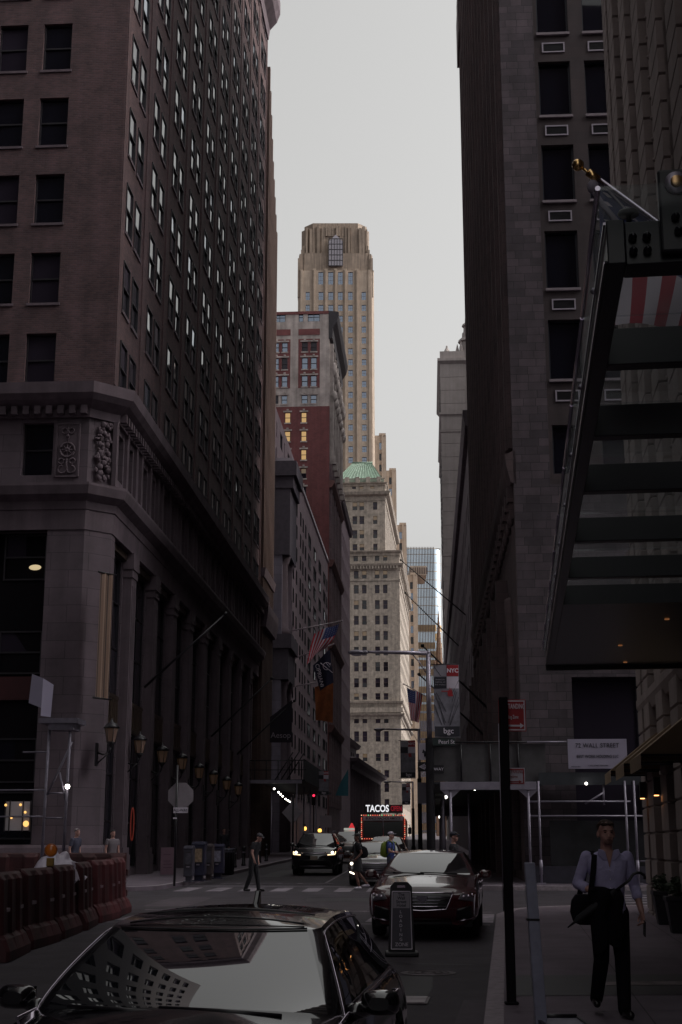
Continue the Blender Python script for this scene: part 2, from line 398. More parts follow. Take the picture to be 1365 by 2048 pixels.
sheet('pavement_strip', [(2.9, 16.15), (6.3, 16.35), (6.3, 16.75), (2.95, 16.5)], .140, mat('worn pale concrete', (.20, .185, .17), .9, var=.5, scale=4))
def mark(poly): 
    b = MB(); b.add([(x, y, gz(y) + .004) for x, y in poly], [tuple(range(len(poly)))]); return struct('road_marking', b, m_paint)
c, s = math.cos(AZ), math.sin(AZ)
def street2(x, y): return (x * c + y * s - 0.9, -x * s + y * c + 44)       # frame of the far block: x across, y along
for k in range(9):
    x = -4.15 + k * .98
    mark([street2(x, -1.2), street2(x + .5, -1.2), street2(x + .5, 1.5), street2(x, 1.5)])
mark([street2(-4.6, 2.6), street2(4, 2.6), street2(4, 2.9), street2(-4.6, 2.9)])
c1, s1 = math.cos(math.atan(.118)), math.sin(math.atan(.118))
def street1(x, y): return (x * c1 + y * s1 - 1.0, -x * s1 + y * c1 + 30.5)
for k in range(8):
    x = -3.6 + k * 1.05
    mark([street1(x, -1.3), street1(x + .5, -1.3), street1(x + .5, 1.6), street1(x, 1.6)])
mark([street1(-3.9, 2.3), street1(4.2, 2.3), street1(4.2, 2.42), street1(-3.9, 2.42)])
mark([street1(-3.9, -2.0), street1(4.2, -2.0), street1(4.2, -1.86), street1(-3.9, -1.86)])
for k in range(5):
    y = 34.6 + k * 1.3
    mark([(-12.5, y), (-9.2, y + .2), (-9.2, y + .75), (-12.5, y + .55)])
for k in range(6):
    y = 33.5 + k * 1.35
    mark([(7.2, y), (10.2, y - .2), (10.2, y + .35), (7.2, y + .55)])
ln = MB()
for a, b2 in ((46.5, 58), (62, 76), (82, 95)):
    pass
mark([(-.6 + .02, 49.6), (-.48, 49.6), (.95, 74), (.83, 74)])
# STOP painted for the oncoming lane
me = text_mesh('STOP', 1.35, ext=0, sx=1.25).copy(); me.materials.clear(); me.materials.append(m_paint)
me.transform(Matrix.Diagonal((1, 1.75, 1, 1)))
o = put('road_marking', me); o.location = (-2.15, 49.2, gz(49.2) + .006); o.rotation_euler = (math.atan(SLOPE), 0, rad(180) - AZ); o['kind'] = 'structure'
# tar repairs, wear and covers in the roadway
m_tar = mat('fresh tar patch', (.022, .020, .023), .6, var=.3, scale=2, bump=.3, bscale=60); m_old = mat('old pale asphalt patch', (.085, .076, .082), .85, var=.3, scale=2, bump=.3, bscale=80)
rp = random.Random(21)
for (x, y, w_, l_, m_, a) in ((.6, 17.2, .9, 2.6, m_tar, .1), (1.3, 13.2, .5, 5.5, m_old, .12), (-1.6, 27.5, 1.2, 3.0, m_old, .1), (.2, 38, 2.2, 1.6, m_tar, .0), (-4.2, 37, 1.1, 4.5, m_old, .06), (-2.6, 60, .8, 9, m_tar, .063), (2.2, 36.4, .25, 5, m_tar, .3), (.9, 20.2, 1.9, .10, m_tar, .2), (-.3, 15.6, 2.6, .08, m_tar, -.1)):
    ca, sa = math.cos(a), math.sin(a); q = [(-w_ / 2, -l_ / 2), (0, -l_ / 2 - .04), (w_ / 2, -l_ / 2), (w_ / 2 + .03, 0), (w_ / 2, l_ / 2), (0, l_ / 2 + .05), (-w_ / 2, l_ / 2), (-w_ / 2 - .04, 0)]
    sheet('road_patch', [(x + u * ca + v * sa + rp.uniform(-.03, .03), y - u * sa + v * ca + rp.uniform(-.03, .03)) for u, v in q], .002, m_)
for x, y, lab in ((-2.9, 34.6, 'round iron manhole cover in the crossing, left of the middle'), (1.15, 18.9, 'round iron manhole cover in the road just in front of the loading zone board')):
    o = root('manhole_cover', lab, 'manhole cover', (x, y, gz(y) + .003)); b = MB(); b.lathe([(.004, .005), (.30, .005), (.31, .0), (.36, .003), (.37, 0)], 28); b.build('lid', mat('worn iron', (.10, .09, .09), .5, metal=.5, var=.4), o)
    b = MB()
    for r_ in (.1, .19, .27): b.tube([(r_ * math.cos(rad(t)), r_ * math.sin(rad(t)), .006) for t in range(0, 361, 20)], .008, 4)
    b.build('tread', MATS['worn iron'], o)
# metal drain cover in the lane
dr = root('drain_cover', 'rusty iron drain cover with pale worn bars set in the road', 'drain cover', tuple(gnd(822, 2002)), -.12)
b = MB(); b.box(-.2, .2, -.34, .34, .002, .012); b.build('frame', mat('worn iron', (.10, .09, .09), .5, metal=.5, var=.4), dr)
for k in range(5):
    b = MB(); b.box(-.17, .17, -.30 + k * .13, -.22 + k * .13, .0125, .022); b.build('bar', mat('polished worn iron', (.34, .32, .31), .35, metal=.5, var=.3), dr)

# ------------------------------------------------------------------ brick office building at the corner (left)
m_brickL = brick('purple brown brick', (.128, .076, .071), (.080, .050, .051), (.095, .074, .074), var=.3)
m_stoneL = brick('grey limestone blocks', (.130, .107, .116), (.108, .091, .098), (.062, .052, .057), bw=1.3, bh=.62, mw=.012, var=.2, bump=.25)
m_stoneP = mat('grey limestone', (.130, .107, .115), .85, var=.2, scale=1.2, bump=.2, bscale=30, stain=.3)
cb = bframe('brick_office_building', 'tall dark brick office building with stone colonnade base on the corner', -8.2, 46.6)
NB = 10; BAY = 4.35; LB = NB * BAY
fz = [17.95 + 3.18 * r for r in range(14)]
sh = [(o_ + BAY * k, o_ + BAY * k + 1.1, z, z + 2.0) for k in range(NB) for o_ in (.85, 2.4) for z in fz]
fh = [(u, u + 1.11, z, z + 2.0) for u in (-3.27, -5.0, -8.6, -10.3, -13.9, -15.6, -19, -20.7) for z in fz]
b = MB(); facade(b, (0, 0, 0), NR, 0, LB, 17.85, 62, sh, .22); facade(b, (0, 0, 0), NF, -26, 0, 17.85, 62, fh, .22)
b.quad((0, LB, 17), (-26, LB, 17), (-26, LB, 62), (0, LB, 62)); b.quad((-26, 0, 0), (-26, LB, 0), (-26, LB, 62), (-26, 0, 62)); b.quad((-26, 0, 62), (0, 0, 62), (0, LB, 62), (-26, LB, 62))
b.build('wall', m_brickL, cb)
for k in range(NB + 1): b = MB(); b.box(-.02, .05, max(0.02, BAY * k - .28), min(LB - .02, BAY * k + .28), 17.96, 59.7); b.build('brick_pilaster', m_brickL, cb)
b = MB()
for (u0, u1, z0, z1) in sh: b.box(-.02, .05, u0 - .06, u1 + .06, z0 - .1, z0 - .003)
for (u0, u1, z0, z1) in fh: b.box(u0 - .06, u1 + .06, -.05, .02, z0 - .1, z0 - .003)
b.build('sill', m_stoneP, cb)['kind'] = 'stuff'
wn = [((0, 0, 0), NR, u0, z0, 1.1, 2.0, -.012, 'dh', RND.choice([0, 0, 0, 1, 1, 6])) for (u0, u1, z0, z1) in sh]
wf = [((0, 0, 0), NF, u0, z0, 1.11, 2.0, .16, 'dh', g) for (u0, u1, z0, z1), g in zip(fh, [RND.choice([0, 1, 2, 2]) for _ in fh])]
# stone courses
CH = .8
path = [(-26, 0), (-CH, 0), (0, CH), (0, LB)]
b = MB(); sweep(b, path, [(-.3, 16.7), (.1, 16.7), (.14, 17.0), (.5, 17.25), (.66, 17.45), (.7, 17.85), (.25, 17.95), (-.3, 17.95)]); b.build('cornice', m_stoneP, cb)
b = MB()                                     # dentils below the cornice
for k in range(int(LB / .42)): b.box(.1, .34, .9 + k * .42, 1.12 + k * .42, 16.78, 17.08)
for k in range(58): b.box(-1.05 - k * .42, -.83 - k * .42, -.34, -.1, 16.78, 17.08)
o = b.build('dentil', m_stoneP, cb); o['kind'] = 'stuff'
b = MB(); sweep(b, path, [(-.3, 12.6), (.02, 12.6), (.06, 13.3), (.1, 13.32), (.14, 13.6), (.42, 13.8), (.5, 14.1), (.5, 14.2), (.1, 14.3), (-.3, 14.3)]); b.build('belt_course', m_stoneP, cb)
# storey between the two cornices
ah = [(o_ + BAY * k, o_ + BAY * k + 1.0, 14.75, 16.45) for k in range(NB) for o_ in (1.15, 2.75)]
af = [(-3.2, -2.08, 14.6, 16.55), (-6.4, -5.2, 14.6, 16.55), (-9, -7.8, 14.6, 16.55)]
b = MB(); facade(b, (-.02, 0, 0), NR, CH, LB, 14.25, 16.75, ah, .3); facade(b, (0, .02, 0), NF, -26, -CH, 14.25, 16.75, af, .3)
b.quad((-CH, .02, 14.25), (-.02, CH, 14.25), (-.02, CH, 16.75), (-CH, .02, 16.75)); b.build('window_band', m_stoneL, cb)
for k in range(NB):
    for o_ in (.55, 2.3, 3.95): b = MB(); b.box(-.05, .1, o_ + BAY * k, o_ + .32 + BAY * k, 14.31, 16.69); b.build('pilaster', m_stoneP, cb)
wn += [((-.02, 0, 0), NR, h[0], h[2], 1.0, 1.7, .25, 'dh', 0) for h in ah]; wf += [((0, .02, 0), NF, h[0], h[2], h[1] - h[0], 1.95, .25, 'dh', 0) for h in af]
# carved panel with a wheel, and a carved figure on the chamfer
b = MB(); b.box(-1.98, -1.1, -.02, .02, 14.5, 16.5)
for x0, x1, z0, z1 in ((-1.98, -1.92, 14.5, 16.5), (-1.16, -1.1, 14.5, 16.5), (-1.98, -1.1, 14.5, 14.56), (-1.98, -1.1, 16.44, 16.5)): b.box(x0, x1, -.05, -.018, z0, z1)
def ring(b, cx, cz, r, t, y=-.04, n=18, a0=0, a1=360):
    b.tube([(cx + r * math.cos(rad(a0 + (a1 - a0) * i / n)), y, cz + r * math.sin(rad(a0 + (a1 - a0) * i / n))) for i in range(n + 1)], t, 6)
ring(b, -1.54, 15.5, .26, .045); ring(b, -1.54, 15.5, .06, .04)
for k in range(4): b.tube([(-1.54 + .3 * math.cos(rad(45 * k)), -.04, 15.5 + .3 * math.sin(rad(45 * k))), (-1.54 - .3 * math.cos(rad(45 * k)), -.04, 15.5 - .3 * math.sin(rad(45 * k)))], .022, 6)
for sx in (-1, 1):
    ring(b, -1.54 + sx * .16, 14.78, .14, .035, a0=90, a1=360 if sx < 0 else -180); ring(b, -1.54 + sx * .12, 16.2, .1, .03); ring(b, -1.54 + sx * .2, 15.08, .1, .03)
b.tube([(-1.54, -.04, 15.76), (-1.54, -.04, 16.4)], .03, 6); b.tube([(-1.54, -.04, 14.6), (-1.54, -.04, 15.2)], .03, 6); b.ball((-1.54, -.04, 16.0), .07)
b.build('carved_panel', m_stoneP, cb)
b = MB()
Mch = Matrix.Translation((-.38, .38, 0)) @ Matrix.Rotation(rad(45), 4, 'Z')
rq = random.Random(5)
for k in range(70):
    z = rq.uniform(14.5, 16.55); t = (z - 14.5) / 2.05; w_ = .16 + .16 * abs(math.sin(3.3 * math.pi * t + .4)); x = rq.uniform(-w_, w_)
    b.ball(Mch @ Vector((x, -.06 - .10 * (1 - abs(x) / w_), z)), (rq.uniform(.05, .12), .06, rq.uniform(.05, .13)), nu=8, nv=6)
b.build('carved_figure', m_stoneP, cb)
# colonnade base
b = MB()
XW = -.34
bays = [(1.5 if k == 0 else k * BAY + .86, (k + 1) * BAY - .16) for k in range(NB - 1)] + [((NB - 1) * BAY + .86, LB - .5)]
bh = [(u0, u1, 1.0, 6.0) for u0, u1 in bays] + [(u0, u1, 7.2, 12.3) for u0, u1 in bays]
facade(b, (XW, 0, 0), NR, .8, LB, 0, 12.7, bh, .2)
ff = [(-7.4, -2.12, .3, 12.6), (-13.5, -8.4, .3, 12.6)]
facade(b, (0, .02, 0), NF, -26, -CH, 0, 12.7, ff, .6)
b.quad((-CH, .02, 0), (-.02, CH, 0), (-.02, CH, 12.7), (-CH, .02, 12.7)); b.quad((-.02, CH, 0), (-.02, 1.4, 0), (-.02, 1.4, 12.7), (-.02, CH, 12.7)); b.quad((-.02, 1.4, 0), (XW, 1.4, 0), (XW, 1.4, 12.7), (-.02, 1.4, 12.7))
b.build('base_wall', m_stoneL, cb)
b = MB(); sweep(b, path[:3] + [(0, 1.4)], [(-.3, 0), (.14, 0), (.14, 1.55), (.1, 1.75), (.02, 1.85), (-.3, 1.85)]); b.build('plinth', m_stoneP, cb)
m_brz = mat('bronze', (.16, .13, .09), .35, metal=.8, var=.3); m_ink = mat('black iron infill', (.006, .005, .007), .8, spec=.1)
for q0_, q1_ in bays:
    bw_ = MB(); bw_.box(XW - .18, XW + .02, q0_, q1_, 6.01, 7.19); bw_.box(XW + .0201, XW + .05, q0_, q1_, 6.05, 6.15); bw_.box(XW + .0201, XW + .05, q0_, q1_, 7.05, 7.15); n_ = 7
    for q in range(n_): yq = q0_ + .15 + (q1_ - q0_ - .3) * q / (n_ - 1); bw_.box(XW + .0201, XW + .04, yq - .03, yq + .03, 6.16, 7.04)
    bw_.build('bronze_spandrel', m_brz, cb)
    b = MB(); b.box(XW - .1, XW + .16, q0_ - .1, q1_ + .1, 12.31, 12.55); b.build('window_hood', m_brz, cb)
wn += [((XW, 0, 0), NR, h[0], h[2], h[1] - h[0], h[3] - h[2], .10, 'g33', 0) for h in bh]
for u0, u1 in ((-7.4, -2.12), (-13.5, -8.4)):
    w_ = (u1 - u0) / 3
    for z0, z1, gi in ((10.9, 12.55, 2), (7.6, 9.1, 2), (3.9, 5.4, 0), (.5, 3.6, 0)):
        wf += [((0, .02, 0), NF, u0 + w_ * k + .12, z0, w_ - .24, z1 - z0, .5, 'dh', gi) for k in range(3)]
    b = MB(); b.box(u0, u1, .54, .62, .3, 12.6); b.build('iron_infill', m_ink, cb)
b = MB(); b.box(-7.4, -2.12, .42, .50, 6.7, 7.5); b.build('red_spandrel', mat('dark red panel', (.045, .010, .011), .5, var=.15), cb)
add_windows(cb, wf + wn, m_frame, GL, 100, split=True)
for k in range(1, NB):
    y = k * BAY + .35; b = MB()
    for x1, hw_, z0, z1 in ((.10, .56, 0, 1.5), (.06, .52, 1.5, 1.75), (.0, .44, 1.75, 11.7), (.04, .48, 11.7, 12.0), (.08, .52, 12.0, 12.62)): b.box(XW - .01, x1, y - hw_, y + hw_, z0 + .001, z1)
    for dy in (-.22, 0, .22): b.box(-.01, .025, y + dy - .07, y + dy + .07, 2.2, 11.4)
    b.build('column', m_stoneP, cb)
b = MB(); sweep(b, [(-26, 0), (0, 0), (0, LB)], [(-.3, 59.8), (.1, 59.8), (.2, 60.6), (.7, 61.2), (.95, 61.9), (.95, 62.8), (-.3, 62.8)]); b.build('roof_cornice', m_stoneP, cb)
# lit lamp seen in the upper office window
b = MB(); b.ball((-2.62, .46, 11.35), (.22, .03, .10)); b.build('desk_lamp_glow', emis('office lamp', (1, .78, .45), .40), cb)

# ribbed neighbour
rb = bframe('ribbed_brick_building', 'narrow brown building of close vertical ribs behind the brick corner building', -8.2 + .063 * 43.6, 46.6 + 43.6)
b = MB(); prof = [(0, 56), (6.3, 46.5)]
b.add([(0, 0, 0), (0, 6.3, 0), (0, 6.3, 46.5), (0, 3.0, 51.5), (0, 0, 58), (-14, 0, 0), (-14, 6.3, 0), (-14, 6.3, 46.5), (-14, 3, 51.5), (-14, 0, 58)],
      [(0, 1, 2, 3, 4), (5, 9, 8, 7, 6), (1, 6, 7, 2), (2, 7, 8, 3), (3, 8, 9, 4), (0, 4, 9, 5)])
m_rib = brick('tan brown ribbed brick', (.135, .088, .066), (.105, .07, .056), (.09, .07, .06), var=.25)
b.build('wall', m_rib, rb)
for k in range(9):
    y = .25 + k * .72; zt = 58 - y * 2.17 if y < 3 else 51.5 - (y - 3) * 1.515
    b = MB(); b.box(-.02, .22, y - .16, y + .16, 0, zt + .3); b.build('rib', m_rib, rb)
b = MB(); sweep(b, [(0, 0), (0, 6.3)], [(-.1, 16), (.45, 16), (.6, 17), (.6, 17.5), (-.1, 17.5)]); sweep(b, [(0, 0), (0, 6.3)], [(-.1, 19.4), (.3, 19.4), (.4, 20), (-.1, 20)]); b.build('belt_course', m_stoneP, rb)

# temple-fronted bank with two tiers of columns, seen end-on
m_grey = brick('blue grey granite', (.21, .205, .235), (.18, .178, .205), (.11, .11, .12), bw=1.4, bh=.7, mw=.012, var=.18, bump=.2)
pbk = bframe('colonnade_bank', 'dark stone bank with stacked colonnades and heavy cornice behind the ribbed building', -8.2 + .063 * 58.4, 46.6 + 58.4)
b = MB(); b.box(-14, -.1, 0, 5.2, 0, 30.2); b.build('wall', m_grey, pbk)
b = MB(); b.box(-14, 1.0, -.25, 5.3, 30.4, 31.6); b.box(-14, .75, -.1, 5.25, 29.4, 30.4); b.box(-14, .5, -.05, 5.2, 24.0, 29.4); b.build('cornice', mat('soot dark stone', (.07, .064, .075), .85, var=.2), pbk)
b = MB(); b.box(-14, .7, -.2, 5.3, 16.6, 17.7); b.box(-14, .45, -.06, 5.25, 14.2, 16.6); b.build('cornice', mat('soot dark stone', (.07, .064, .075), .85), pbk)
for k in range(2):
    for z0, z1 in ((.8, 14.2), (17.7, 24.0)):
        b = MB(); b.lathe([(.75, z0), (.75, z0 + .4), (.6, z0 + .6), (.52, z1 - .8), (.7, z1 - .3), (.75, z1)], 14, M=Matrix.Translation((-.25, .9 + k * 3.2, 0))); b.build('column', m_stoneP, pbk)
b = MB(); 
for z in range(0, 8): b.box(-6, -.9, -.06, .0, 17.9 + z * 1.1, 18.75 + z * 1.1)
b.build('stone_panel', m_grey, pbk)
b = MB(); b.box(-14, -1.2, 1, 5, 31.6, 34); b.build('attic', m_stoneP, pbk)

# grey stone office block with set-back top
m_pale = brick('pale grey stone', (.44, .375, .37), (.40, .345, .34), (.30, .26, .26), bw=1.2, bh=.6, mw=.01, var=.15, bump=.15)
gb = bframe('grey_office_block', 'plain grey stone office block with set-back top beyond the dark bank', -11.14 + .063 * 110.6, 110.6)
GZ1 = 33.2; GL_ = 42.6
hs = [(a, a + w_, z, z + 1.2) for a, w_ in ((2, .7), (4.6, .7), (8.2, .8), (10.6, .8), (13.2, .9), (16.6, 2.7), (22.8, 2.7), (29.2, 2.7), (35.6, 2.7), (40, 1.2)) for z in [5.6 + 2.0 * r for r in range(13)]]
b = MB(); facade(b, (0, 0, 0), NR, 0, GL_, 0, GZ1, hs, .18); b.quad((0, 0, 0), (-18, 0, 0), (-18, 0, GZ1), (0, 0, GZ1)); b.quad((0, 0, GZ1), (-18, 0, GZ1), (-18, GL_, GZ1), (0, GL_, GZ1)); b.quad((0, GL_, 0), (-18, GL_, 0), (-18, GL_, GZ1), (0, GL_, GZ1))
b.build('wall', m_pale, gb)
b = MB(); sweep(b, [(-18, 0), (0, 0), (0, GL_)], [(-.3, GZ1 - .02), (.12, GZ1 - .02), (.12, GZ1 + .28), (-.3, GZ1 + .28)]); b.build('coping', mat('pale metal coping', (.5, .5, .5), .3, metal=.5), gb)
add_windows(gb, [((0, 0, 0), NR, h[0], h[2], h[1] - h[0], 1.2, -.03 + .015 * RND.random(), 'g21' if h[1] - h[0] > 2 else 'g11', RND.choice([3, 3, 3, 6, 0])) for h in hs], m_frame, GL, 90)
b = MB(); h2 = [(15 + k * 3.6, 15 + k * 3.6 + (2.2 if k % 2 else .8), z, z + 1.6) for k in range(7) for z in (34.5, 37.4, 40)]
facade(b, (-3, 0, 0), NR, 13.5, 41, GZ1 + .3, 42.7, h2, .15); b.quad((-3, 13.5, GZ1 + .3), (-18, 13.5, GZ1 + .3), (-18, 13.5, 42.7), (-3, 13.5, 42.7)); b.quad((-3, 13.5, 42.7), (-18, 13.5, 42.7), (-18, 41, 42.7), (-3, 41, 42.7)); b.quad((-3, 41, GZ1), (-18, 41, GZ1), (-18, 41, 42.7), (-3, 41, 42.7))
b.build('set_back_storey', m_pale, gb)
add_windows(gb, [((-3, 0, 0), NR, h[0], h[2], h[1] - h[0], 1.6, .1, 'g11', RND.choice([0, 3, 6])) for h in h2], m_frame, GL, 100)

# red brick tower with stone upper floors
m_redb = brick('dark red brick', (.20, .062, .055), (.155, .05, .047), (.16, .08, .075), var=.2)
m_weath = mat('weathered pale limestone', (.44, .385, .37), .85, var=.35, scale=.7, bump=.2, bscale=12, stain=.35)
YB = 155.0; XB = -11.14 + .063 * YB
rt = bframe('red_brick_tower', 'red brick tower with pale stone upper floors and black projecting cornice', XB, YB)
TOPZ = zat(622, YB); STZ = zat(812, YB)
pxu = lambda px, py: at(px, py, YB).x - XB
colsS = [(pxu(p0, 700), pxu(p1, 700)) for p0, p1 in ((549, 558), (564, 575.5), (604, 616), (622, 634))]
rowsS = [(zat(a, YB), zat(c_, YB)) for a, c_ in ((702, 683), (737, 714), (772, 750), (806, 789))]
topw = [(pxu(548, 630), pxu(571, 630), zat(642, YB), zat(624, YB)), (pxu(598, 630), pxu(607, 630), zat(642, YB), zat(624, YB)), (pxu(616, 630), pxu(640, 630), zat(642, YB), zat(624, YB))]
hst = [(a, c_, z0, z1) for a, c_ in colsS for z0, z1 in rowsS]
W0 = -16.0
b = MB(); facade(b, (0, 0, 0), NF, W0, 0, STZ, TOPZ, [(min(a, c_), max(a, c_), z0, z1) for a, c_, z0, z1 in hst + topw], .2); b.build('stone_wall', m_weath, rt)
colsB = [(pxu(569.5, 850), pxu(581, 850)), (pxu(602.5, 850), pxu(613.5, 850))]
rowsB = [(zat(844 + 37.3 * k, YB), zat(823.5 + 37.3 * k, YB)) for k in range(9)]
hbr = [(a, c_, z0, z1) for a, c_ in colsB for z0, z1 in rowsB]
b = MB(); facade(b, (0, 0, 0), NF, W0, 0, 0, STZ, hbr, .2)
DEP = 19.0
sb = [(2.2 + 2.9 * k, 2.2 + 2.9 * k + 1.15, 7 + 2.35 * r, 7 + 2.35 * r + 1.5) for k in range(6) for r in range(int((STZ - 10) / 2.35))]
b.build('brick_wall', m_redb, rt); b = MB(); m_bst = brick('brown stone', (.20, .155, .15), (.165, .13, .13), (.11, .09, .09), bw=1.1, bh=.5, var=.25, bump=.2, stain=.3)
facade(b, (0, 0, 0), NR, 0, DEP, 0, STZ, sb, .25)
b.quad((W0, DEP, 0), (0, DEP, 0), (0, DEP, TOPZ), (W0, DEP, TOPZ)); b.quad((W0, 0, 0), (W0, DEP, 0), (W0, DEP, TOPZ), (W0, 0, TOPZ)); b.quad((W0, 0, TOPZ), (0, 0, TOPZ), (0, DEP, TOPZ), (W0, DEP, TOPZ))
b.build('brown_side_wall', m_bst, rt)
b = MB(); ss = [(2.2 + 2.9 * k, 2.2 + 2.9 * k + 1.15, STZ + .8 + 2.6 * r, STZ + 2.5 + 2.6 * r) for k in range(6) for r in range(4)]
facade(b, (0, 0, 0), NR, 0, DEP, STZ, TOPZ, ss, .3); b.build('stone_side_wall', m_weath, rt)
b = MB()                                     # brick insets in the stone front
for (p0, p1), (q0, q1) in ((( 546, 581), (0, 0)), ((597, 640), (0, 0))):
    x0, x1 = pxu(p0, 700), pxu(p1, 700)
    ins = [(min(a, c_), max(a, c_), z0, z1) for a, c_, z0, z1 in hst if x0 < a < x1]
    facade(b, (0, -.03, 0), NF, x0, x1, zat(775, YB), zat(677, YB), [h for h in ins], .03)
    b.box(x0, x1, -.05, .02, zat(669, YB), zat(657, YB)); b.box(x0, x1, -.04, .02, zat(807, YB) , zat(784, YB) - .001) if 0 else None
b.box(W0, 0, -.06, .02, TOPZ - .35, TOPZ + .02)
b.build('brick_inset', m_redb, rt)
for (a, c_, z0, z1) in hst + hbr:
    w_ = c_ - a; b = MB(); b.box(a - .18, c_ + .18, -.1, .02, z1 + .02, z1 + .2); b.box((a + c_) / 2 - .12, (a + c_) / 2 + .12, -.14, .02, z1 + .2, z1 + .4); b.build('lintel', m_weath, rt); b = MB(); b.box(a - .08, c_ + .08, -.08, .02, z0 - .16, z0 - .003); b.build('sill', m_weath, rt)
b = MB()                                     # big cornice along the street side
sweep(b, [(0, -.1), (0, DEP)], [(-.1, TOPZ - 3.6), (.35, TOPZ - 3.5), (.4, TOPZ - 2.2), (.9, TOPZ - 1.4), (1.1, TOPZ - .6), (1.1, TOPZ - .15), (-.1, TOPZ)])
b.build('cornice', mat('black weathered copper', (.022, .020, .024), .6, var=.3), rt)
for k in range(7):
    y = .9 + 2.9 * k; b = MB(); b.box(-.02, .45, y - .3, y + .3, STZ - 6, TOPZ - 4); b.ball((.5, y, TOPZ - 7.2), (.35, .3, .9)); b.ball((.45, y, STZ + 1.5), (.45, .4, .7)); b.box(-.02, .7, y - .35, y + .35, STZ - 7, STZ - 6); b.build('carved_pier', m_weath, rt)
for k in range(4):
    b = MB(); z = STZ - 10 - k * 9.5; sweep(b, [(0, .02), (0, DEP)], [(-.1, z), (.3, z), (.62, z + .6), (.62, z + .8), (-.1, z + .9)]); b.build('belt_course', mat('brown terracotta', (.12, .06, .05), .8, var=.3), rt)
for k in range(7):
    y = .9 + 2.9 * k; b = MB(); b.box(-.02, .28, y - .35, y + .35, 6, STZ - 7); b.build('stone_pier', m_bst, rt)
ww = [((0, 0, 0), NF, a, z0, c_ - a, z1 - z0, .12, 'dh', RND.choice([3, 3, 3, 3, 2])) for a, c_, z0, z1 in hst]
ww += [((0, 0, 0), NF, a, z0, c_ - a, z1 - z0, .12, 'g22' if c_ - a > 1 else 'g12', 3) for a, c_, z0, z1 in topw]
lit = [4, 4, 4, 5, 1, 0, 0, 0, 0]  # glass per row; the glowing upper rows paint a gold reflection
ww += [((0, 0, 0), NF, a, z0, c_ - a, z1 - z0, .12, 'dh', lit[i % 9]) for i, (a, c_, z0, z1) in enumerate(hbr)]  # upper rows take the glass with the painted gold reflection
ww += [((0, 0, 0), NR, h[0], h[2], h[1] - h[0], h[3] - h[2], .2, 'g11', RND.choice([0, 0, 1])) for h in sb + ss]
add_windows(rt, ww, m_frame, GL, 100)
b = MB(); b.box(-8.5, -2.3, 1, 1.1, TOPZ + .35, TOPZ + .42)
for k in range(7): b.box(-8.5 + k, -8.46 + k, 1, 1.04, TOPZ, TOPZ + .4)
b.build('roof_railing', m_black, rt)

# plain narrow building past the red tower
nb = bframe('narrow_stone_building', 'narrow pale stone building between the red brick tower and the green-roofed tower', -11.14 + .063 * 176, 176)
NT = zat(1013, 181); hs = [(1.2 + 2.5 * k, 2.5 + 2.5 * k, 8 + 3.3 * r, 9.9 + 3.3 * r) for k in range(8) for r in range(int((NT - 10) / 3.3))]
b = MB(); facade(b, (0, 0, 0), NR, 0, 21.5, 0, NT, hs, .2); b.quad((0, 0, 0), (-12, 0, 0), (-12, 0, NT), (0, 0, NT)); b.quad((0, 0, NT), (-12, 0, NT), (-12, 21.5, NT), (0, 21.5, NT)); b.quad((0, 21.5, 0), (-12, 21.5, 0), (-12, 21.5, NT), (0, 21.5, NT)); b.build('wall', mat('mauve grey stone', (.34, .285, .29), .85, var=.15, scale=.8, stain=.2), nb)
b = MB(); sweep(b, [(0, 0), (0, 21.5)], [(-.1, NT - .8), (.3, NT - .7), (.5, NT), (-.1, NT + .1)]); b.build('cornice', m_stoneP, nb)
add_windows(nb, [((0, 0, 0), NR, h[0], h[2], 1.3, 1.9, .15, 'dh', RND.choice([0, 1])) for h in hs], m_frame, GL, 90)

# low classical building with stepped cornices
AZ3 = math.atan(.1037)
lb = bframe('low_classical_building', 'low grey classical building with deep stepped cornices at the end of the street', 1.33, 198.3, AZ3)
b = MB(); hs = [(2 + 3.1 * k, 3.5 + 3.1 * k, z, z + 2.2) for k in range(17) for z in (5, 9.4)]
facade(b, (0, 0, 0), NR, 0, 56, 0, 13.2, hs, .3); b.quad((0, 0, 0), (-20, 0, 0), (-20, 0, 13.2), (0, 0, 13.2)); b.quad((0, 56, 0), (-20, 56, 0), (-20, 56, 13.2), (0, 56, 13.2))
b.build('wall', m_stoneP, lb)
b = MB(); sweep(b, [(-20, 0), (0, 0), (0, 56), (-20, 56)], [(-.3, 12.4), (.2, 12.4), (.3, 13), (1.1, 13.4), (1.3, 13.9), (-.3, 14.2)]); b.build('cornice', m_stoneP, lb)
b = MB(); h3 = [(2.5 + 3.1 * k, 3.7 + 3.1 * k, 14.9, 16.4) for k in range(9)]
facade(b, (-2.2, 0, 0), NR, 0, 33, 14, 17.6, h3, .3); b.quad((-2.2, 33, 14), (-20, 33, 14), (-20, 33, 17.6), (-2.2, 33, 17.6)); b.quad((-2.2, 0, 17.6), (-20, 0, 17.6), (-20, 33, 17.6), (-2.2, 33, 17.6)); b.build('attic', m_stoneP, lb)
b = MB(); sweep(b, [(-2.2, 0), (-2.2, 33), (-20, 33)], [(-.2, 17.1), (.4, 17.3), (.8, 17.9), (-.2, 18.2)]); b.build('attic_cornice', m_stoneP, lb)
b = MB(); b.add([(-20, 0, 14.1), (0, 0, 14.1), (0, 56, 14.1), (-20, 56, 14.1)], [(0, 1, 2, 3)]); b.build('roof', m_stoneP, lb)
add_windows(lb, [((0, 0, 0), NR, h[0], h[2], 1.5, 2.2, .25, 'g22', 0) for h in hs] + [((-2.2, 0, 0), NR, h[0], h[2], 1.2, 1.5, .25, 'g11', 0) for h in h3], m_frame, GL, 100)
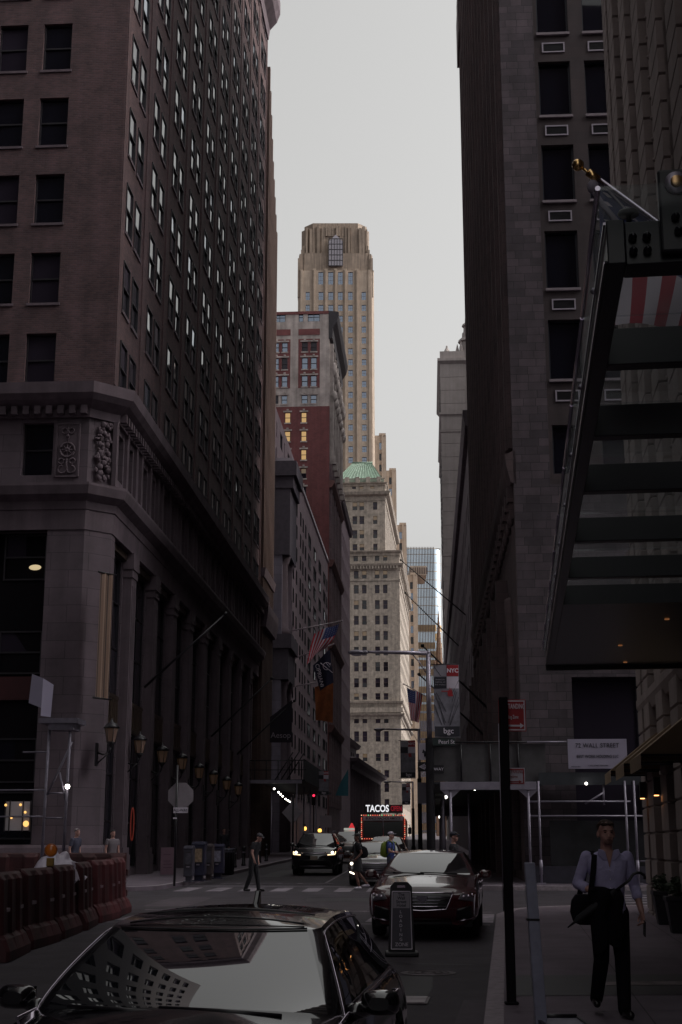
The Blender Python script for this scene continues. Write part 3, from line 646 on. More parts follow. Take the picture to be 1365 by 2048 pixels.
for k in range(18):
    b = MB(); b.box(-.02, .3, 1.0 + 3.1 * k, 1.5 + 3.1 * k, 3, 12.4); b.build('pilaster', m_stoneP, lb)
# ------------------------------------------------------------------ granite tower with the green hipped roof
YE = 320.0; XE = 13.95; AZE = math.atan(.085)
m_gran = mat('pale speckled granite', (.285, .242, .208), .85, var=.42, scale=1.1, bump=.2, bscale=8, stain=.25)
et = bframe('green_roofed_tower', 'pale granite tower with a green copper hipped roof and balustrades', XE, YE, AZE)
uE = lambda px, py: (at(px, py, YE).x - XE)
zE = lambda py: zat(py, YE)
colE = [(708, 717.7), (724.6, 733.8), (750.5, 760), (767, 776)]
rowE = [(1156, 1140.5), (1186, 1169), (1217.5, 1199.5), (1248.5, 1230.5), (1279.7, 1261.5), (1310.5, 1292.5), (1342, 1323.5), (1374, 1355.5), (1399, 1386), (1446, 1432), (1483, 1462), (1522, 1507), (1555, 1540), (1584, 1567), (1615, 1598)]
hE = [(uE(a, 1250), uE(c_, 1250), zE(t), zE(q)) for a, c_ in colE for t, q in rowE]
hE += [(uE(a, 1110), uE(c_, 1110), zE(1121), zE(1106)) for a, c_ in ((707, 716), (724, 733), (750, 759), (766.5, 775))]
hE = [(round(h[0], 2), round(h[1], 2), round(h[2], 2), round(h[3], 2)) for h in hE]
ZL = zE(1101)
b = MB(); facade(b, (0, 0, 0), NF, -20, 0, 0, ZL, hE, .35)
hEs = [(1.6 + 3.3 * k, 2.9 + 3.3 * k, h[2], h[3]) for k in range(18) for h in hE[:15]]
facade(b, (0, 0, 0), NR, 0, 61, 0, ZL, hEs, .3)
b.quad((-20, 0, ZL), (0, 0, ZL), (0, 61, ZL), (-20, 61, ZL)); b.quad((-20, 61, 0), (0, 61, 0), (0, 61, ZL), (-20, 61, ZL)); b.quad((-20, 0, 0), (-20, 61, 0), (-20, 61, ZL), (-20, 0, ZL))
b.build('shaft_wall', m_gran, et)
ZU = zE(960); SBX = -3.4; SBY = 2.0
hU = [(uE(a, 1040), uE(c_, 1040), zE(t), zE(q)) for a, c_ in ((704, 713.5), (718, 727.5), (745.5, 754)) for t, q in ((1014.5, 999), (1043, 1027), (1071.6, 1055), (1096, 1083))]
hU += [(uE(a, 970) , uE(c_, 970), zE(972), zE(967)) for a, c_ in ((703, 711), (718, 726), (740, 748))]
b = MB(); facade(b, (0, SBY, 0), NF, -20, SBX, ZL, ZU, hU, .35)
sU = [(4 + 3.3 * k, 5.6 + 3.3 * k, ZL + 1.5, zE(990) - 1) for k in range(16)]
facade(b, (SBX, 0, 0), NR, SBY, 58, ZL, ZU, sU, .5)
b.quad((-20, SBY, ZU), (SBX, SBY, ZU), (SBX, 58, ZU), (-20, 58, ZU)); b.quad((-20, 58, ZL), (SBX, 58, ZL), (SBX, 58, ZU), (-20, 58, ZU)); b.build('set_back_wall', m_gran, et)
b = MB()
pth = [(-20, 0), (0, 0), (0, 61)]; pu = [(-20, SBY), (SBX, SBY), (SBX, 58)]
def corn(path, zt, h, out): sweep(b, path, [(-.2, zt - h), (.15, zt - h), (.25, zt - h * .5), (out * .8, zt - h * .35), (out, zt - .1), (out, zt), (-.2, zt)])
corn(pth, zE(1101), 1.2, .7); corn(pth, zE(1127), 1.6, 1.0); corn(pth, zE(1402), 1.4, .7); corn(pth, zE(1427), 1.2, .9); corn(pu, zE(979), 2.2, 1.3); corn(pu, zE(960), .8, .6)
sweep(b, pth, [(-.1, zE(1161)), (.18, zE(1161)), (.18, zE(1158)), (-.1, zE(1158))])
b.build('cornice', m_gran, et)
b = MB()
for k in range(26): b.box(-18.8 + k * .72, -18.4 + k * .72, -.75, -.2, zE(1135) - .3, zE(1132) + .1)
for k in range(40): b.box(.2, .75, .5 + 1.5 * k, .95 + 1.5 * k, zE(1135) - .3, zE(1132) + .1)
b.build('dentil', m_gran, et)['kind'] = 'stuff'
b = MB()
z0, z1 = zE(1415), zE(1405)
for k in range(48): b.box(-18 + k * .37, -17.83 + k * .37, -.45, -.3, z0, z1)
b.box(-20, .2, -.5, -.25, z1, z1 + .25); b.box(-20, .5, -.6, .1, zE(1425) , z0)
b.build('balustrade', m_gran, et)
b = MB()
for k in range(5): b.box(uE(757, 970) - k * 2.6 - .5, uE(757, 970) - k * 2.6 + .5, SBY - .5, SBY + .5, ZU, ZU + 1.4)
for k in range(60): b.box(SBX - .3 - k * .28, SBX - .2 - k * .28, SBY - .35, SBY - .2, ZU + .1, ZU + .9)
b.box(-20, SBX, SBY - .4, SBY - .1, ZU + .9, ZU + 1.1); b.build('parapet', m_gran, et)
m_green = mat('green copper roofing', (.135, .205, .155), .6, var=.2, scale=.6, stain=.3)
b = MB(); x0, x1 = uE(668, 957), uE(770, 957) - .8; xt0, xt1 = uE(700, 925), uE(738, 925); zb, zt = zat(958, YE + 4.5), zat(924, YE + 10)
y0, y1, yt0, yt1 = 4.5, 22, 10, 16
b.add([(x0, y0, zb), (x1, y0, zb), (x1, y1, zb), (x0, y1, zb), (xt0, yt0, zt), (xt1, yt0, zt), (xt1, yt1, zt), (xt0, yt1, zt)], [(0, 1, 5, 4), (1, 2, 6, 5), (2, 3, 7, 6), (3, 0, 4, 7), (4, 5, 6, 7)])
for k in range(15):
    t = k / 14; p = Vector((x0 + (x1 - x0) * t, y0, zb)); q = Vector((xt0 + (xt1 - xt0) * t, yt0, zt)); b.tube([p, q], .09, 4, sm=False)
    p = Vector((x1, y0 + (y1 - y0) * t, zb)); q = Vector((xt1, yt0 + (yt1 - yt0) * t, zt)); b.tube([p, q], .09, 4, sm=False)
b.tube([(xt0 - .3, yt0, zt), (xt1 + .3, yt0, zt)], .25, 6); b.box(x0 - .3, x1 + .3, y0 - .3, y1, zb - .6, zb)
b.build('green_roof', m_green, et)
b = MB(); b.box(x0, x1 - .2, y0 + .2, y1, ZU, zb - .6); b.build('roof_storey', m_gran, et)
we = [((0, 0, 0), NF, h[0], h[2], h[1] - h[0], h[3] - h[2], .22, 'dh', RND.choice([2, 2, 1, 1, 0, 5])) for h in hE] + [((0, SBY, 0), NF, h[0], h[2], h[1] - h[0], h[3] - h[2], .22, 'dh' if h[3] - h[2] > 1.2 else 'g11', RND.choice([2, 5, 1])) for h in hU]
we += [((0, 0, 0), NR, h[0], h[2], h[1] - h[0], h[3] - h[2], .2, 'g11', 0) for h in hEs] + [((SBX, 0, 0), NR, h[0], h[2], h[1] - h[0], h[3] - h[2], .4, 'g13', 6) for h in sU]
add_windows(et, we, m_frame_br, GL, 100)

# ------------------------------------------------------------------ art deco tower
YD = 450.0
m_deco = mat('tan limestone', (.375, .298, .24), .85, var=.16, scale=.5, bump=.15, bscale=4, stain=.22)
dt = root('art_deco_tower', 'tall tan art deco tower with fluted crown and stepped shoulders', 'tower', (0, YD, 0), 0)
xD = lambda px, py: at(px, py, YD).x
zD = lambda py: zat(py, YD)
def chbox(b, x0, x1, y0, y1, z0, z1, c_):
    ring_ = [(x0 + c_, y0), (x1 - c_, y0), (x1, y0 + c_), (x1, y1), (x0, y1), (x0, y0 + c_)]
    b.loft([[Vector((x, y, z0)) for x, y in ring_], [Vector((x, y, z1)) for x, y in ring_]], 0, True, False)
XD0, XD1 = xD(595.5, 700), xD(749.5, 760)
colsD = [(611, 619.4), (637, 647), (657, 667), (676.5, 686), (697, 706), (724, 733)]
rowsD = [(600 + 21.75 * k, 584 + 21.75 * k + (4 if k else 0)) for k in range(18)]
hD = [(xD(a, 700), xD(c_, 700), zD(t), zD(q)) for a, c_ in colsD for t, q in rowsD] + [(xD(a, 560), xD(c_, 560), zD(569), zD(544)) for a, c_ in colsD[1:5]]
hD = [tuple(round(v, 2) for v in h) for h in hD]
b = MB(); ZB = zD(541)
facade(b, (0, 0, 0), NF, XD0 + .8, XD1 - .8, 0, ZB, hD, .5)
for x0, x1 in ((XD0, XD0 + .8), (XD1 - .8, XD1)):
    b.quad((x0, .8 if x0 == XD0 else 0, 0), (x1, 0 if x0 == XD0 else .8, 0), (x1, 0 if x0 == XD0 else .8, ZB), (x0, .8 if x0 == XD0 else 0, ZB))
b.quad((XD1, .8, 0), (XD1, 26, 0), (XD1, 26, ZB), (XD1, .8, ZB)); b.quad((XD0, .8, 0), (XD0, 26, 0), (XD0, 26, ZB), (XD0, .8, ZB)); b.quad((XD0, 26, 0), (XD1, 26, 0), (XD1, 26, ZB), (XD0, 26, ZB)); b.quad((XD0, 0, ZB), (XD1, 0, ZB), (XD1, 26, ZB), (XD0, 26, ZB))
b.build('shaft', m_deco, dt)
cr = MB()
t2 = (xD(598, 520), xD(745.5, 520), .6, 25, ZB - 8, zD(505)); chbox(cr, *t2, 2.0)
t3 = (xD(603, 480), xD(739, 480), 1.4, 24, zD(520), zD(453)); chbox(cr, *t3, 2.8)
t4 = (xD(608.5, 455), xD(734.5, 455), 2.2, 23, zD(470), zD(441)); chbox(cr, *t4, 3.2)
WX0, WX1 = xD(658, 505), xD(686, 505)
xx = xD(612, 470); rr = random.Random(4)
while xx < xD(732, 470):
    w_ = rr.choice([.7, 1.0, 1.3]); zt = zD(448.5 + rr.choice([0, 2, 4, 8]) - 3 * math.cos((xx - 1) / 11 * 1.57)); zb_ = zD(535) if not (WX0 - 1.2 < xx < WX1 + .3) else zD(470)
    cr.box(xx, xx + w_, .7 + rr.choice([0, .3, .6]), 3, zb_, zt); xx += w_ + rr.choice([.15, .4, .7])
for sx, px0 in ((0, 599), (1, 744)):
    for k in range(4):
        x = xD(px0 + (k * 3 if not sx else -k * 3), 520); cr.box(x - .5, x + .4, .1 + .3 * k, 4, ZB - 10, zD(516 - 9 * k))
cr.build('crown', mat('weathered tan limestone', (.29, .225, .18), .85, var=.2, scale=.5, stain=.35), dt)
b = MB()
for k, (a, c_) in enumerate(colsD[:-1]):
    xm = (xD(c_, 700) + xD(colsD[k + 1][0], 700)) / 2; b.box(xm - .55, xm + .55, -.35, .0, 60, zD(538)); b.box(xm - .2, xm + .2, -.6, -.35, 60, zD(540))
for x in (XD0 + 1.3, XD1 - 1.6): b.box(x - .4, x + .4, -.3, 0, 60, zD(540))
b.build('pier', m_deco, dt)
b = MB(); zb_, zt = zD(532), zD(478); n = 5
b.prism([(WX0, zb_), (WX1, zb_), (WX1, zt - 1), (WX1 - 1.0, zt), ((WX0 + WX1) / 2, zt + 1.6), (WX0 + 1.0, zt), (WX0, zt - 1)], -.25, .5); o = b.build('crown_window', mat('grey leaded glass', (.30, .31, .31), .25, metal=.4), dt)
b = MB()
for k in range(n + 1): x = WX0 + (WX1 - WX0) * k / n; b.box(x - .12, x + .12, -.45, -.2, zb_, zt)
for k in range(6): z = zb_ + (zt - zb_) * k / 5; b.box(WX0, WX1, -.4, -.2, z - .1, z + .1)
b.build('mullion', m_frame, o)
b = MB(); b.box(xD(627, 440), xD(642, 440), 8, 12, zD(447), zD(432)); b.box(xD(622, 440), xD(632, 440), 8, 10, zD(446), zD(437)); b.box(xD(631, 440), xD(646, 440), 7.5, 12.5, zD(432), zD(431)); b.build('roof_plant', mat('grey roof plant', (.3, .29, .28), .6), dt)
wd = [((0, 0, 0), NF, h[0], h[2], round(h[1] - h[0], 2), round(h[3] - h[2], 2), .3, 'g23' if h[3] - h[2] > 4 else 'g22', RND.choice([3, 3, 3, 6])) for h in hD]
add_windows(dt, wd, m_frame_br, GL, 100)
for px0, px1, pt, dy in ((742, 773, 871, 4), (760, 793.5, 941, 8), (780, 814, 1050, 12), (800, 836, 1150, 16)):
    Yk = YD + dy; x0, x1 = at(px0, pt + 60, Yk).x, at(px1, pt + 60, Yk).x; zt = zat(pt, Yk)
    cx = (px1 * 2 + px0) / 3 + 3; ws = []
    for k in range(26):
        q = pt + 14 + 22 * k
        if q > 1420: break
        ws.append((at(cx - 5, q, Yk).x, at(cx + 4, q, Yk).x, zat(q + 14, Yk), zat(q, Yk)))
    a0, a1 = sum(w[0] for w in ws) / len(ws), sum(w[1] for w in ws) / len(ws)
    ws = [(round(a0, 2), round(a1, 2), w[2], w[3]) for w in ws]
    b = MB(); facade(b, (0, dy, 0), NF, x0, x1, 0, zt, ws, .4); b.quad((x1, dy, 0), (x1, dy + 30, 0), (x1, dy + 30, zt), (x1, dy, zt)); b.quad((x0, dy, zt), (x1, dy, zt), (x1, dy + 30, zt), (x0, dy + 30, zt))
    b.box(x1 - 1.6, x1 - .9, dy - .3, dy, 40, zt + .3); b.box(x0 + .5, x0 + 1.1, dy - .3, dy, 40, zt); b.box(x1 - 2.4, x1 - .1, dy - .2, dy + 2, zt, zt + .8)
    o = b.build('stepped_wing', m_deco, dt)
    for w in ws:
        wb = MB(); wb.box(w[0], w[1], dy + .25, dy + .3, w[2], w[3]); wb.build('window', gl_sky if RND.random() < .4 else gl_dark, o)
# brown block and glass tower
gt = root('glass_tower', 'blue glass office tower with vertical fins and a rounded corner', 'tower', (0, 600, 0), 0)
x0, x1 = xat(813, 1200, 600), xat(883.5, 1200, 600); zt = zat(1097, 600); zg = zat(1262, 600)
rc = 3.2
def plan(o_=0.0):
    return [(x0, 0 - o_)] + [(x1 - rc + (rc + o_) * math.sin(rad(a)), rc - (rc + o_) * math.cos(rad(a))) for a in range(0, 91, 15)] + [(x1 + o_, 30)]
m_gt = mat('blue tower glass', (.60, .70, .80), .05, metal=.85, var=.2, scale=.08); m_gold = mat('gold reflection and band panel', (.52, .36, .19), .35, metal=.3, var=.3, scale=.15)  # lower gold panels paint a reflection in the glass; upper ones are floor bands
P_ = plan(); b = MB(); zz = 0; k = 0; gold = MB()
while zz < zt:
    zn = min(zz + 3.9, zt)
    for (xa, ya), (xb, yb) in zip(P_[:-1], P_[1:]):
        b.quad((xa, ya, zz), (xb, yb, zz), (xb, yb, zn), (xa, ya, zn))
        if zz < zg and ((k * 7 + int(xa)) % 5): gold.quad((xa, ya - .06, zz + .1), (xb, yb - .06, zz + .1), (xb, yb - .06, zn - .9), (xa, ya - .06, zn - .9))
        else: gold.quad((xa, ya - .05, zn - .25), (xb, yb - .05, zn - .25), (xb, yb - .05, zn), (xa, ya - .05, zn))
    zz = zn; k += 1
b.quad((x0, 0, 0), (x0, 30, 0), (x0, 30, zt), (x0, 0, zt)); b.quad((x0, 0, zt), (x1, 0, zt), (x1, 30, zt), (x0, 30, zt))
b.build('glass_wall', m_gt, gt); gold.build('reflection_and_band', m_gold, gt)
b = MB(); nfin = 18
for i in range(nfin + 1):
    x = x0 + (x1 - rc - x0) * i / nfin; b.box(x - .13, x + .13, -.7, 0, 0, zt + .6)
b.build('fin', mat('dark bronze fin', (.10, .08, .065), .4, metal=.4), gt)
bb = root('brown_block', 'plain brown block standing in front of the glass tower', 'building', (0, 540, 0), 0)
b = MB(); xa, xb = xat(818, 1200, 540), xat(855, 1200, 540); b.box(xa, xat(836, 1200, 540), 0, 20, 0, zat(1150, 540)); b.box(xa + .6, xb, -.3, 20, zat(1150, 540), zat(1132, 540)); b.build('wall', m_deco, bb)
for k in range(8):
    b = MB(); b.box(xa + .8 + k * .9, xa + 1.2 + k * .9, -.4, -.31, zat(1148, 540), zat(1135, 540)); b.build('louvre', m_frame_br, bb)
# church spire
sp = root('church_spire', 'brown stone gothic church spire with crockets at the far end of the street', 'spire', tuple(at(885, 1690, 380))[:2] + (4.0,))
b = MB(); zT, zS = zat(1222, 380) - 4, zat(1345, 380) - 4
Rb = 1.25; M8 = Matrix.Rotation(rad(22.5), 4, 'Z')
b.lathe([(Rb, zS), (.12, zT), (0.02, zT + .6)], 8, M=M8, sm=False); b.box(-1.45, 1.45, -1.45, 1.45, 0, zS - 1.6); b.box(-1.6, 1.6, -1.6, 1.6, zS - 1.9, zS - 1.3); b.lathe([(1.35, zS - 1.4), (Rb, zS)], 8, M=M8, sm=False)
for sx in (-1, 1):
    for sy in (-1, 1): b.lathe([(.32, zS - 1.5), (.26, zS + 1.2), (.4, zS + 1.25), (.02, zS + 3.4)], 6, M=Matrix.Translation((sx * 1.3, sy * 1.3, 0)), sm=False)
m_spire = mat('brown sandstone', (.13, .075, .05), .9, var=.35, scale=1.5, bump=.4, bscale=6)
b.build('steeple', m_spire, sp)
b = MB()
for e in range(8):
    for k in range(11):
        t = (k + .6) / 12; r = Rb * (1 - t) + .1 * t; a = rad(45 * e + 22.5); b.ball((r * math.cos(a), r * math.sin(a), zS + (zT - zS) * t), .12, nu=5, nv=4)
b.build('crocket', m_spire, sp)['kind'] = 'stuff'
b = MB(); b.tube([(0, 0, zT), (0, 0, zT + 2.0)], .06, 5); b.box(-.35, .35, -.06, .06, zT + 1.3, zT + 1.42); b.build('cross', m_spire, sp)

# ------------------------------------------------------------------ right side of the street
# pale tower with pinnacles
hb = bframe('pale_limestone_tower', 'pale pinkish limestone tower with stone pinnacles on the right of the sky', 17.3, 225, AZ)
m_pink = mat('pale pink limestone', (.30, .265, .26), .85, var=.12, scale=.6, stain=.15)
zH = lambda py: zat(py, 225)
ZH = zH(722)
b = MB(); b.box(0, 24, 0, 30, 0, ZH); b.build('wall', m_pink, hb)
b = MB()
for k in range(34): b.box(-.05 - .012 * (k % 2), 4.2, -.10, .02, 4 + k * 2.4, 4 + k * 2.4 + 2.34)
b.build('rusticated_strip', m_pink, hb)
b = MB()
for py, o_, h in ((718, .5, 1.2), (826, .35, .8), (862, .25, .5), (1110, .2, .5)): b = MB(); sweep(b, [(0, 30), (0, 0), (24, 0)], [(-.1, zH(py) - h), (o_, zH(py) - h * .4), (o_, zH(py)), (-.1, zH(py))]); b.build('string_course', m_pink, hb)
def pinnacle(x, y, z, s):
    b = MB(); b.lathe([(.8 * s, 0), (.8 * s, .5 * s), (.6 * s, .6 * s), (.6 * s, 1.6 * s), (.78 * s, 1.75 * s), (.62 * s, 2.1 * s), (.3 * s, 2.8 * s), (.16 * s, 3.0 * s), (.2 * s, 3.2 * s), (.02, 3.5 * s)], 12, M=Matrix.Translation((x, y, z))); return b.build('pinnacle', m_pink, hb)
pinnacle(1.2, 1.2, ZH, .95)
b = MB(); xg, zg0 = 5.2, ZH
for r, z0, z1 in ((2.6, 0, 1.6), (2.1, 1.6, 2.6), (1.7, 2.6, 4.4), (2.0, 4.4, 4.9), (1.3, 4.9, 6.2), (1.0, 6.2, 7.4), (1.25, 7.4, 7.8), (.7, 7.8, 9.0), (.35, 9, 10.2), (.12, 10.2, 11.5)): b.lathe([(r, zg0 + z0), (r * .92, zg0 + z1)], 8, M=Matrix.Translation((xg, 3, 0)), sm=False)
for k in range(8):
    a = rad(45 * k); b.lathe([(.35, zg0 + 1.6), (.3, zg0 + 3), (.02, zg0 + 4.2)], 6, M=Matrix.Translation((xg + 2.1 * math.cos(a), 3 + 2.1 * math.sin(a), 0)), sm=False)
b.build('gothic_turret', m_pink, hb)
ws = [((0, 0, 0), NL, -28 + 3.6 * k, 6 + 3.5 * r, 1.3, 2, -.02, 'dh', 0) for k in range(8) for r in range(22)]
add_windows(hb, ws, m_frame, GL, 40)
# long dark block
m_dkst = mat('dark grey stone', (.14, .125, .13), .85, var=.2, scale=.8, stain=.3)
lk = bframe('long_dark_block', 'long dark stone block on the right between the granite tower and the pale tower', 3.16 + .063 * 89.2, 89.2)
hk = [(-134 + 4.2 * k, -132.3 + 4.2 * k, 6 + 3.7 * r, 8.1 + 3.7 * r) for k in range(31) for r in range(6)]
b = MB(); facade(b, (0, 0, 0), NL, -135, 0, 0, 30.5, hk, .3); b.quad((0, 0, 0), (22, 0, 0), (22, 0, 30.5), (0, 0, 30.5)); b.quad((0, 135, 0), (22, 135, 0), (22, 135, 30.5), (0, 135, 30.5)); b.quad((0, 0, 30.5), (22, 0, 30.5), (22, 135, 30.5), (0, 135, 30.5)); b.build('wall', m_dkst, lk)
b = MB(); sweep(b, [(0, 135), (0, 0)], [(-.1, 29.6), (.3, 29.7), (.45, 30.4), (.45, 30.8), (-.1, 30.8)]); sweep(b, [(0, 135), (0, 0)], [(-.1, 9), (.2, 9.1), (.35, 9.6), (-.1, 9.7)]); b.build('cornice', m_dkst, lk)
add_windows(lk, [((0, 0, 0), NL, h[0], h[2], 1.7, 2.1, .2, 'g22', 0) for h in hk], m_frame, GL, 100)

# granite tower at the corner (right)
m_ash = brick('mottled ashlar granite', (.120, .102, .106), (.066, .058, .062), (.044, .039, .042), bw=.62, bh=.30, mw=.012, var=.3, bump=.35, squash=.7, sqf=3, stain=.2)
m_bay = brick('dark brown panel', (.072, .058, .055), (.062, .052, .050), (.05, .042, .042), bw=.9, bh=.45, mw=.006, var=.2, bump=.1)
wb = bframe('granite_tower', 'tall mottled granite tower with wall air conditioner grilles across the side street', 6.1, 46.6)
HW = 66.0
fzw = [28.6 + 3.5 * (r - 4) for r in range(-1, 14)]                       # sills
cols = [(1.42, 2.62), (3.16, 4.36), (6.5, 7.7), (8.3, 9.5), (11.6, 12.8), (13.4, 14.6)]
hw = [(a, c_, z, z + 2.3) for a, c_ in cols for z in fzw if z > 16.5]
low = [(a, c_, 14.6, 16.4) for a, c_ in cols]
big = [(1.75, 6.2, 1.0, 7.4), (7.2, 12, 1.0, 7.4)]
b = MB()
facade(b, (0, 0, 0), NF, 0, 1.28, 0, HW, [], .1); facade(b, (0, 0, 0), NF, 4.6, 6.3, 7.9, HW, [], .1); facade(b, (0, 0, 0), NF, 9.7, 11.4, 7.9, HW, [], .1); facade(b, (0, 0, 0), NF, 14.8, 120, 7.9, HW, [], .1)
facade(b, (0, 0, 0), NF, 1.28, 120, 0, 7.9, big, .5)
for x0, x1 in ((1.28, 4.6), (6.3, 9.7), (11.4, 14.8)): b.quad((x0, 0, 7.9), (x1, 0, 7.9), (x1, 0, 14.2), (x0, 0, 14.2)); b.quad((x0, 0, 14.2), (x1, 0, 14.2), (x1, .08, 14.2), (x0, .08, 14.2)); b.quad((x0, 0, 14.2), (x0, .08, 14.2), (x0, .08, HW), (x0, 0, HW)); b.quad((x1, 0, 14.2), (x1, .08, 14.2), (x1, .08, HW), (x1, 0, HW))
b.build('ashlar_wall', m_ash, wb)
b = MB()
for x0, x1 in ((1.28, 4.6), (6.3, 9.7), (11.4, 14.8)): facade(b, (0, .08, 0), NF, x0, x1, 14.2, HW, [h for h in hw + low if x0 < h[0] < x1], .25)
b.build('window_bay', m_bay, wb)
b = MB()
for h in hw: b.box(h[0] - .03, h[1] + .03, -.03, .16, h[2] - .1, h[2] - .002)
b.build('sill', mat('pale limestone sill', (.24, .22, .22), .8, var=.15), wb)['kind'] = 'stuff'
add_windows(wb, [((0, .08, 0), NF, h[0], h[2], 1.2, h[3] - h[2], .2, 'g11', 0) for h in hw + low] + [((0, 0, 0), NF, h[0], h[2], h[1] - h[0], h[3] - h[2], .45, 'g21', 2) for h in big], mat('blue black frame', (.010, .011, .02), .4), GL, 100)
m_gri = mat('pale grey metal frame', (.36, .35, .37), .5)
n = 0
for h in hw:
    if n >= 60 or h[0] > 10: continue
    n += 1; x = (h[0] + h[1]) / 2; z = h[2] - .62
    b = MB(); w2, h2_ = .43, .21
    for q in ((-w2, w2, -h2_, -h2_ + .05), (-w2, w2, h2_ - .05, h2_), (-w2, -w2 + .05, -h2_ + .05, h2_ - .05), (w2 - .05, w2, -h2_ + .05, h2_ - .05)): b.box(x + q[0], x + q[1], .03, .1, z + q[2], z + q[3])
    g = b.build('grille', m_gri, wb); b = MB()
    for k in range(7): b.box(x - w2 + .05, x + w2 - .05, .055, .075, z - .15 + k * .045, z - .125 + k * .045)
    b.box(x - w2 + .05, x + w2 - .05, .078, .081, z - .16, z + .16); b.build('louvre', m_black, g)
b = MB(); LW = 42.4
facade(b, (0, 0, 0), NL, -LW, 0, 0, HW, [], .1); b.quad((0, LW, 0), (120, LW, 0), (120, LW, HW), (0, LW, HW)); b.quad((0, 0, HW), (120, 0, HW), (120, LW, HW), (0, LW, HW)); b.quad((120, 0, 0), (120, LW, 0), (120, LW, HW), (120, 0, HW))
m_side = brick('brown grey stone blocks', (.12, .088, .082), (.095, .074, .072), (.055, .047, .046), bw=.9, bh=.42, mw=.01, var=.25, bump=.25, stain=.3)
b.build('street_wall', m_side, wb)
for k in range(14):
    y = .6 + 3.05 * k; b = MB(); b.box(-.14, .02, y - .42, y + .42, 15.6, 62.5); b.box(-.22, -.14, y - .16, y + .16, 15.6, 63.5); b.build('rib', m_side, wb)
b = MB(); b.box(-.12, 3, 24, LW + .2, 62, 64); b.box(-.25, 3, 30, LW + .25, 60.2, 62); b.box(-.3, -.1, 38, LW + .3, 57, 60.4); b.build('parapet', m_side, wb)
b = MB(); sweep(b, [(0, LW), (0, 0)], [(-.1, 14.2), (.1, 14.3), (.24, 14.9), (.28, 15.3), (-.1, 15.5)]); b.build('corbelled_cornice', m_side, wb)
b = MB()
for k in range(28):
    y = .7 + 1.5 * k; b = MB(); b.box(-.22, .02, y - .22, y + .22, 13.7, 14.3); b.box(-.15, .02, y - .15, y + .15, 13.1, 13.69); b.ball((-.1, y, 13.05), (.1, .14, .22)); b.build('corbel', m_side, wb)

for k in range(9):                                            # pointed arches along the street
    y = 3.5 + 4.5 * k; b = MB()
    pts = [(-.05, y - 1.3, 1)] + [(-.05, y - 1.3 + 1.3 * math.sin(rad(t)) , 8 + 2.6 * math.sin(rad(t)) ** .9) for t in range(0, 91, 15)] + [(-.05, y + 1.3 - 1.3 * math.sin(rad(t)), 8 + 2.6 * math.sin(rad(t)) ** .9) for t in range(75, -1, -15)] + [(-.05, y + 1.3, 1)]
    b.tube(pts, .22, 6); a = b.build('pointed_arch', m_side, wb)
    b = MB(); b.add([(-.02, p[1], p[2]) for p in pts], [tuple(range(len(pts)))]); b.build('pane', gl_dark, a)
    b = MB(); b.box(-.7, .02, y + 1.9, y + 2.6, 0, 9); b.box(-.45, .02, y + 1.95, y + 2.55, 9, 11.8); b.prism([(-.7, 9), (-.45, 9.9), (-.45, 9)], y + 1.9, y + 2.6); b.build('buttress', m_side, wb)

# ------------------------------------------------------------------ hotel on the near right
AH = math.atan(.118)
ht = bframe('stone_hotel', 'rusticated stone hotel front with brick panels on the near right pavement', 6.8, 30, AH)
m_hst = mat('brown pink limestone', (.29, .235, .225), .82, var=.15, scale=1.5, bump=.2, bscale=25, stain=.15)
m_hbr = brick('dark plum brick', (.11, .062, .064), (.08, .05, .053), (.085, .065, .068), var=.3)
HH = 46
hh = [(2.9 + 4.6 * k, 4.3 + 4.6 * k, z, z + 2.2) for k in range(10) for z in [5.6 + 3.5 * r for r in range(11)]] + [(2.75 + 4.6 * k, 4.45 + 4.6 * k, .6, 4.2) for k in range(10)]
b = MB(); facade(b, (0, 0, 0), NL, 0, 52, 0, HH, hh, .35)
b.quad((0, 0, 0), (30, 0, 0), (30, 0, HH), (0, 0, HH)); b.quad((0, -52, 0), (30, -52, 0), (30, -52, HH), (0, -52, HH)); b.quad((0, 0, HH), (30, 0, HH), (30, -52, HH), (0, -52, HH)); b.build('brick_wall', m_hbr, ht)
add_windows(ht, [((0, 0, 0), NL, h[0], h[2], h[1] - h[0], h[3] - h[2], .28, 'dh' if h[2] > 5 else 'g22', 0) for h in hh], m_frame, GL, 100)
def stone_pier(y0, y1, z0=.0, z1=HH - 1, out=.32):
    b = MB(); z = z0
    while z < z1:
        zt = min(z + .52, z1); c_ = .06
        rg = lambda i, zz: [Vector((-.001, y0 + i, zz)), Vector((-out + i, y0 + i, zz)), Vector((-out + i, y1 - i, zz)), Vector((-.001, y1 - i, zz))]
        b.loft([rg(.05, z), rg(0, z + .03), rg(0, zt - .03), rg(.05, zt)], 0, True, False); z = zt
    return b.build('rusticated_pier', m_hst, ht)
for k in range(12):
    y = -.02 - 4.6 * k
    stone_pier(y - .95, y) if k == 0 else stone_pier(y - .15, y + .95)
    stone_pier(y - 2.35, y - 1.3)
for k in range(10):
    y = -2.5 - 4.6 * k
    for q in (-.25, -2.15): b = MB(); b.box(-.2, .01, y + q - .12, y + q + .12, 4.96, HH - 1); b.build('pilaster', m_hst, ht)
b = MB()
for k in range(10):
    for q in (-2.75, -4.65):
        for z in range(70): b.ball((-.2, q - 4.6 * k + .0, 5.2 + z * .42), .045, nu=6, nv=4)
b.build('beaded_moulding', m_hst, ht)['kind'] = 'stuff'
b = MB(); sweep(b, [(0, 0), (0, -52)], [(-.1, 4.5), (.25, 4.55), (.34, 4.75), (.34, 4.9), (-.1, 4.95)]); b.build('belt_course', m_hst, ht)
ob = bframe('office_block', 'dark office block mirrored as a window lattice in the nearest black sedan windscreen', -13 + .118 * 29, 29, math.atan(.118))
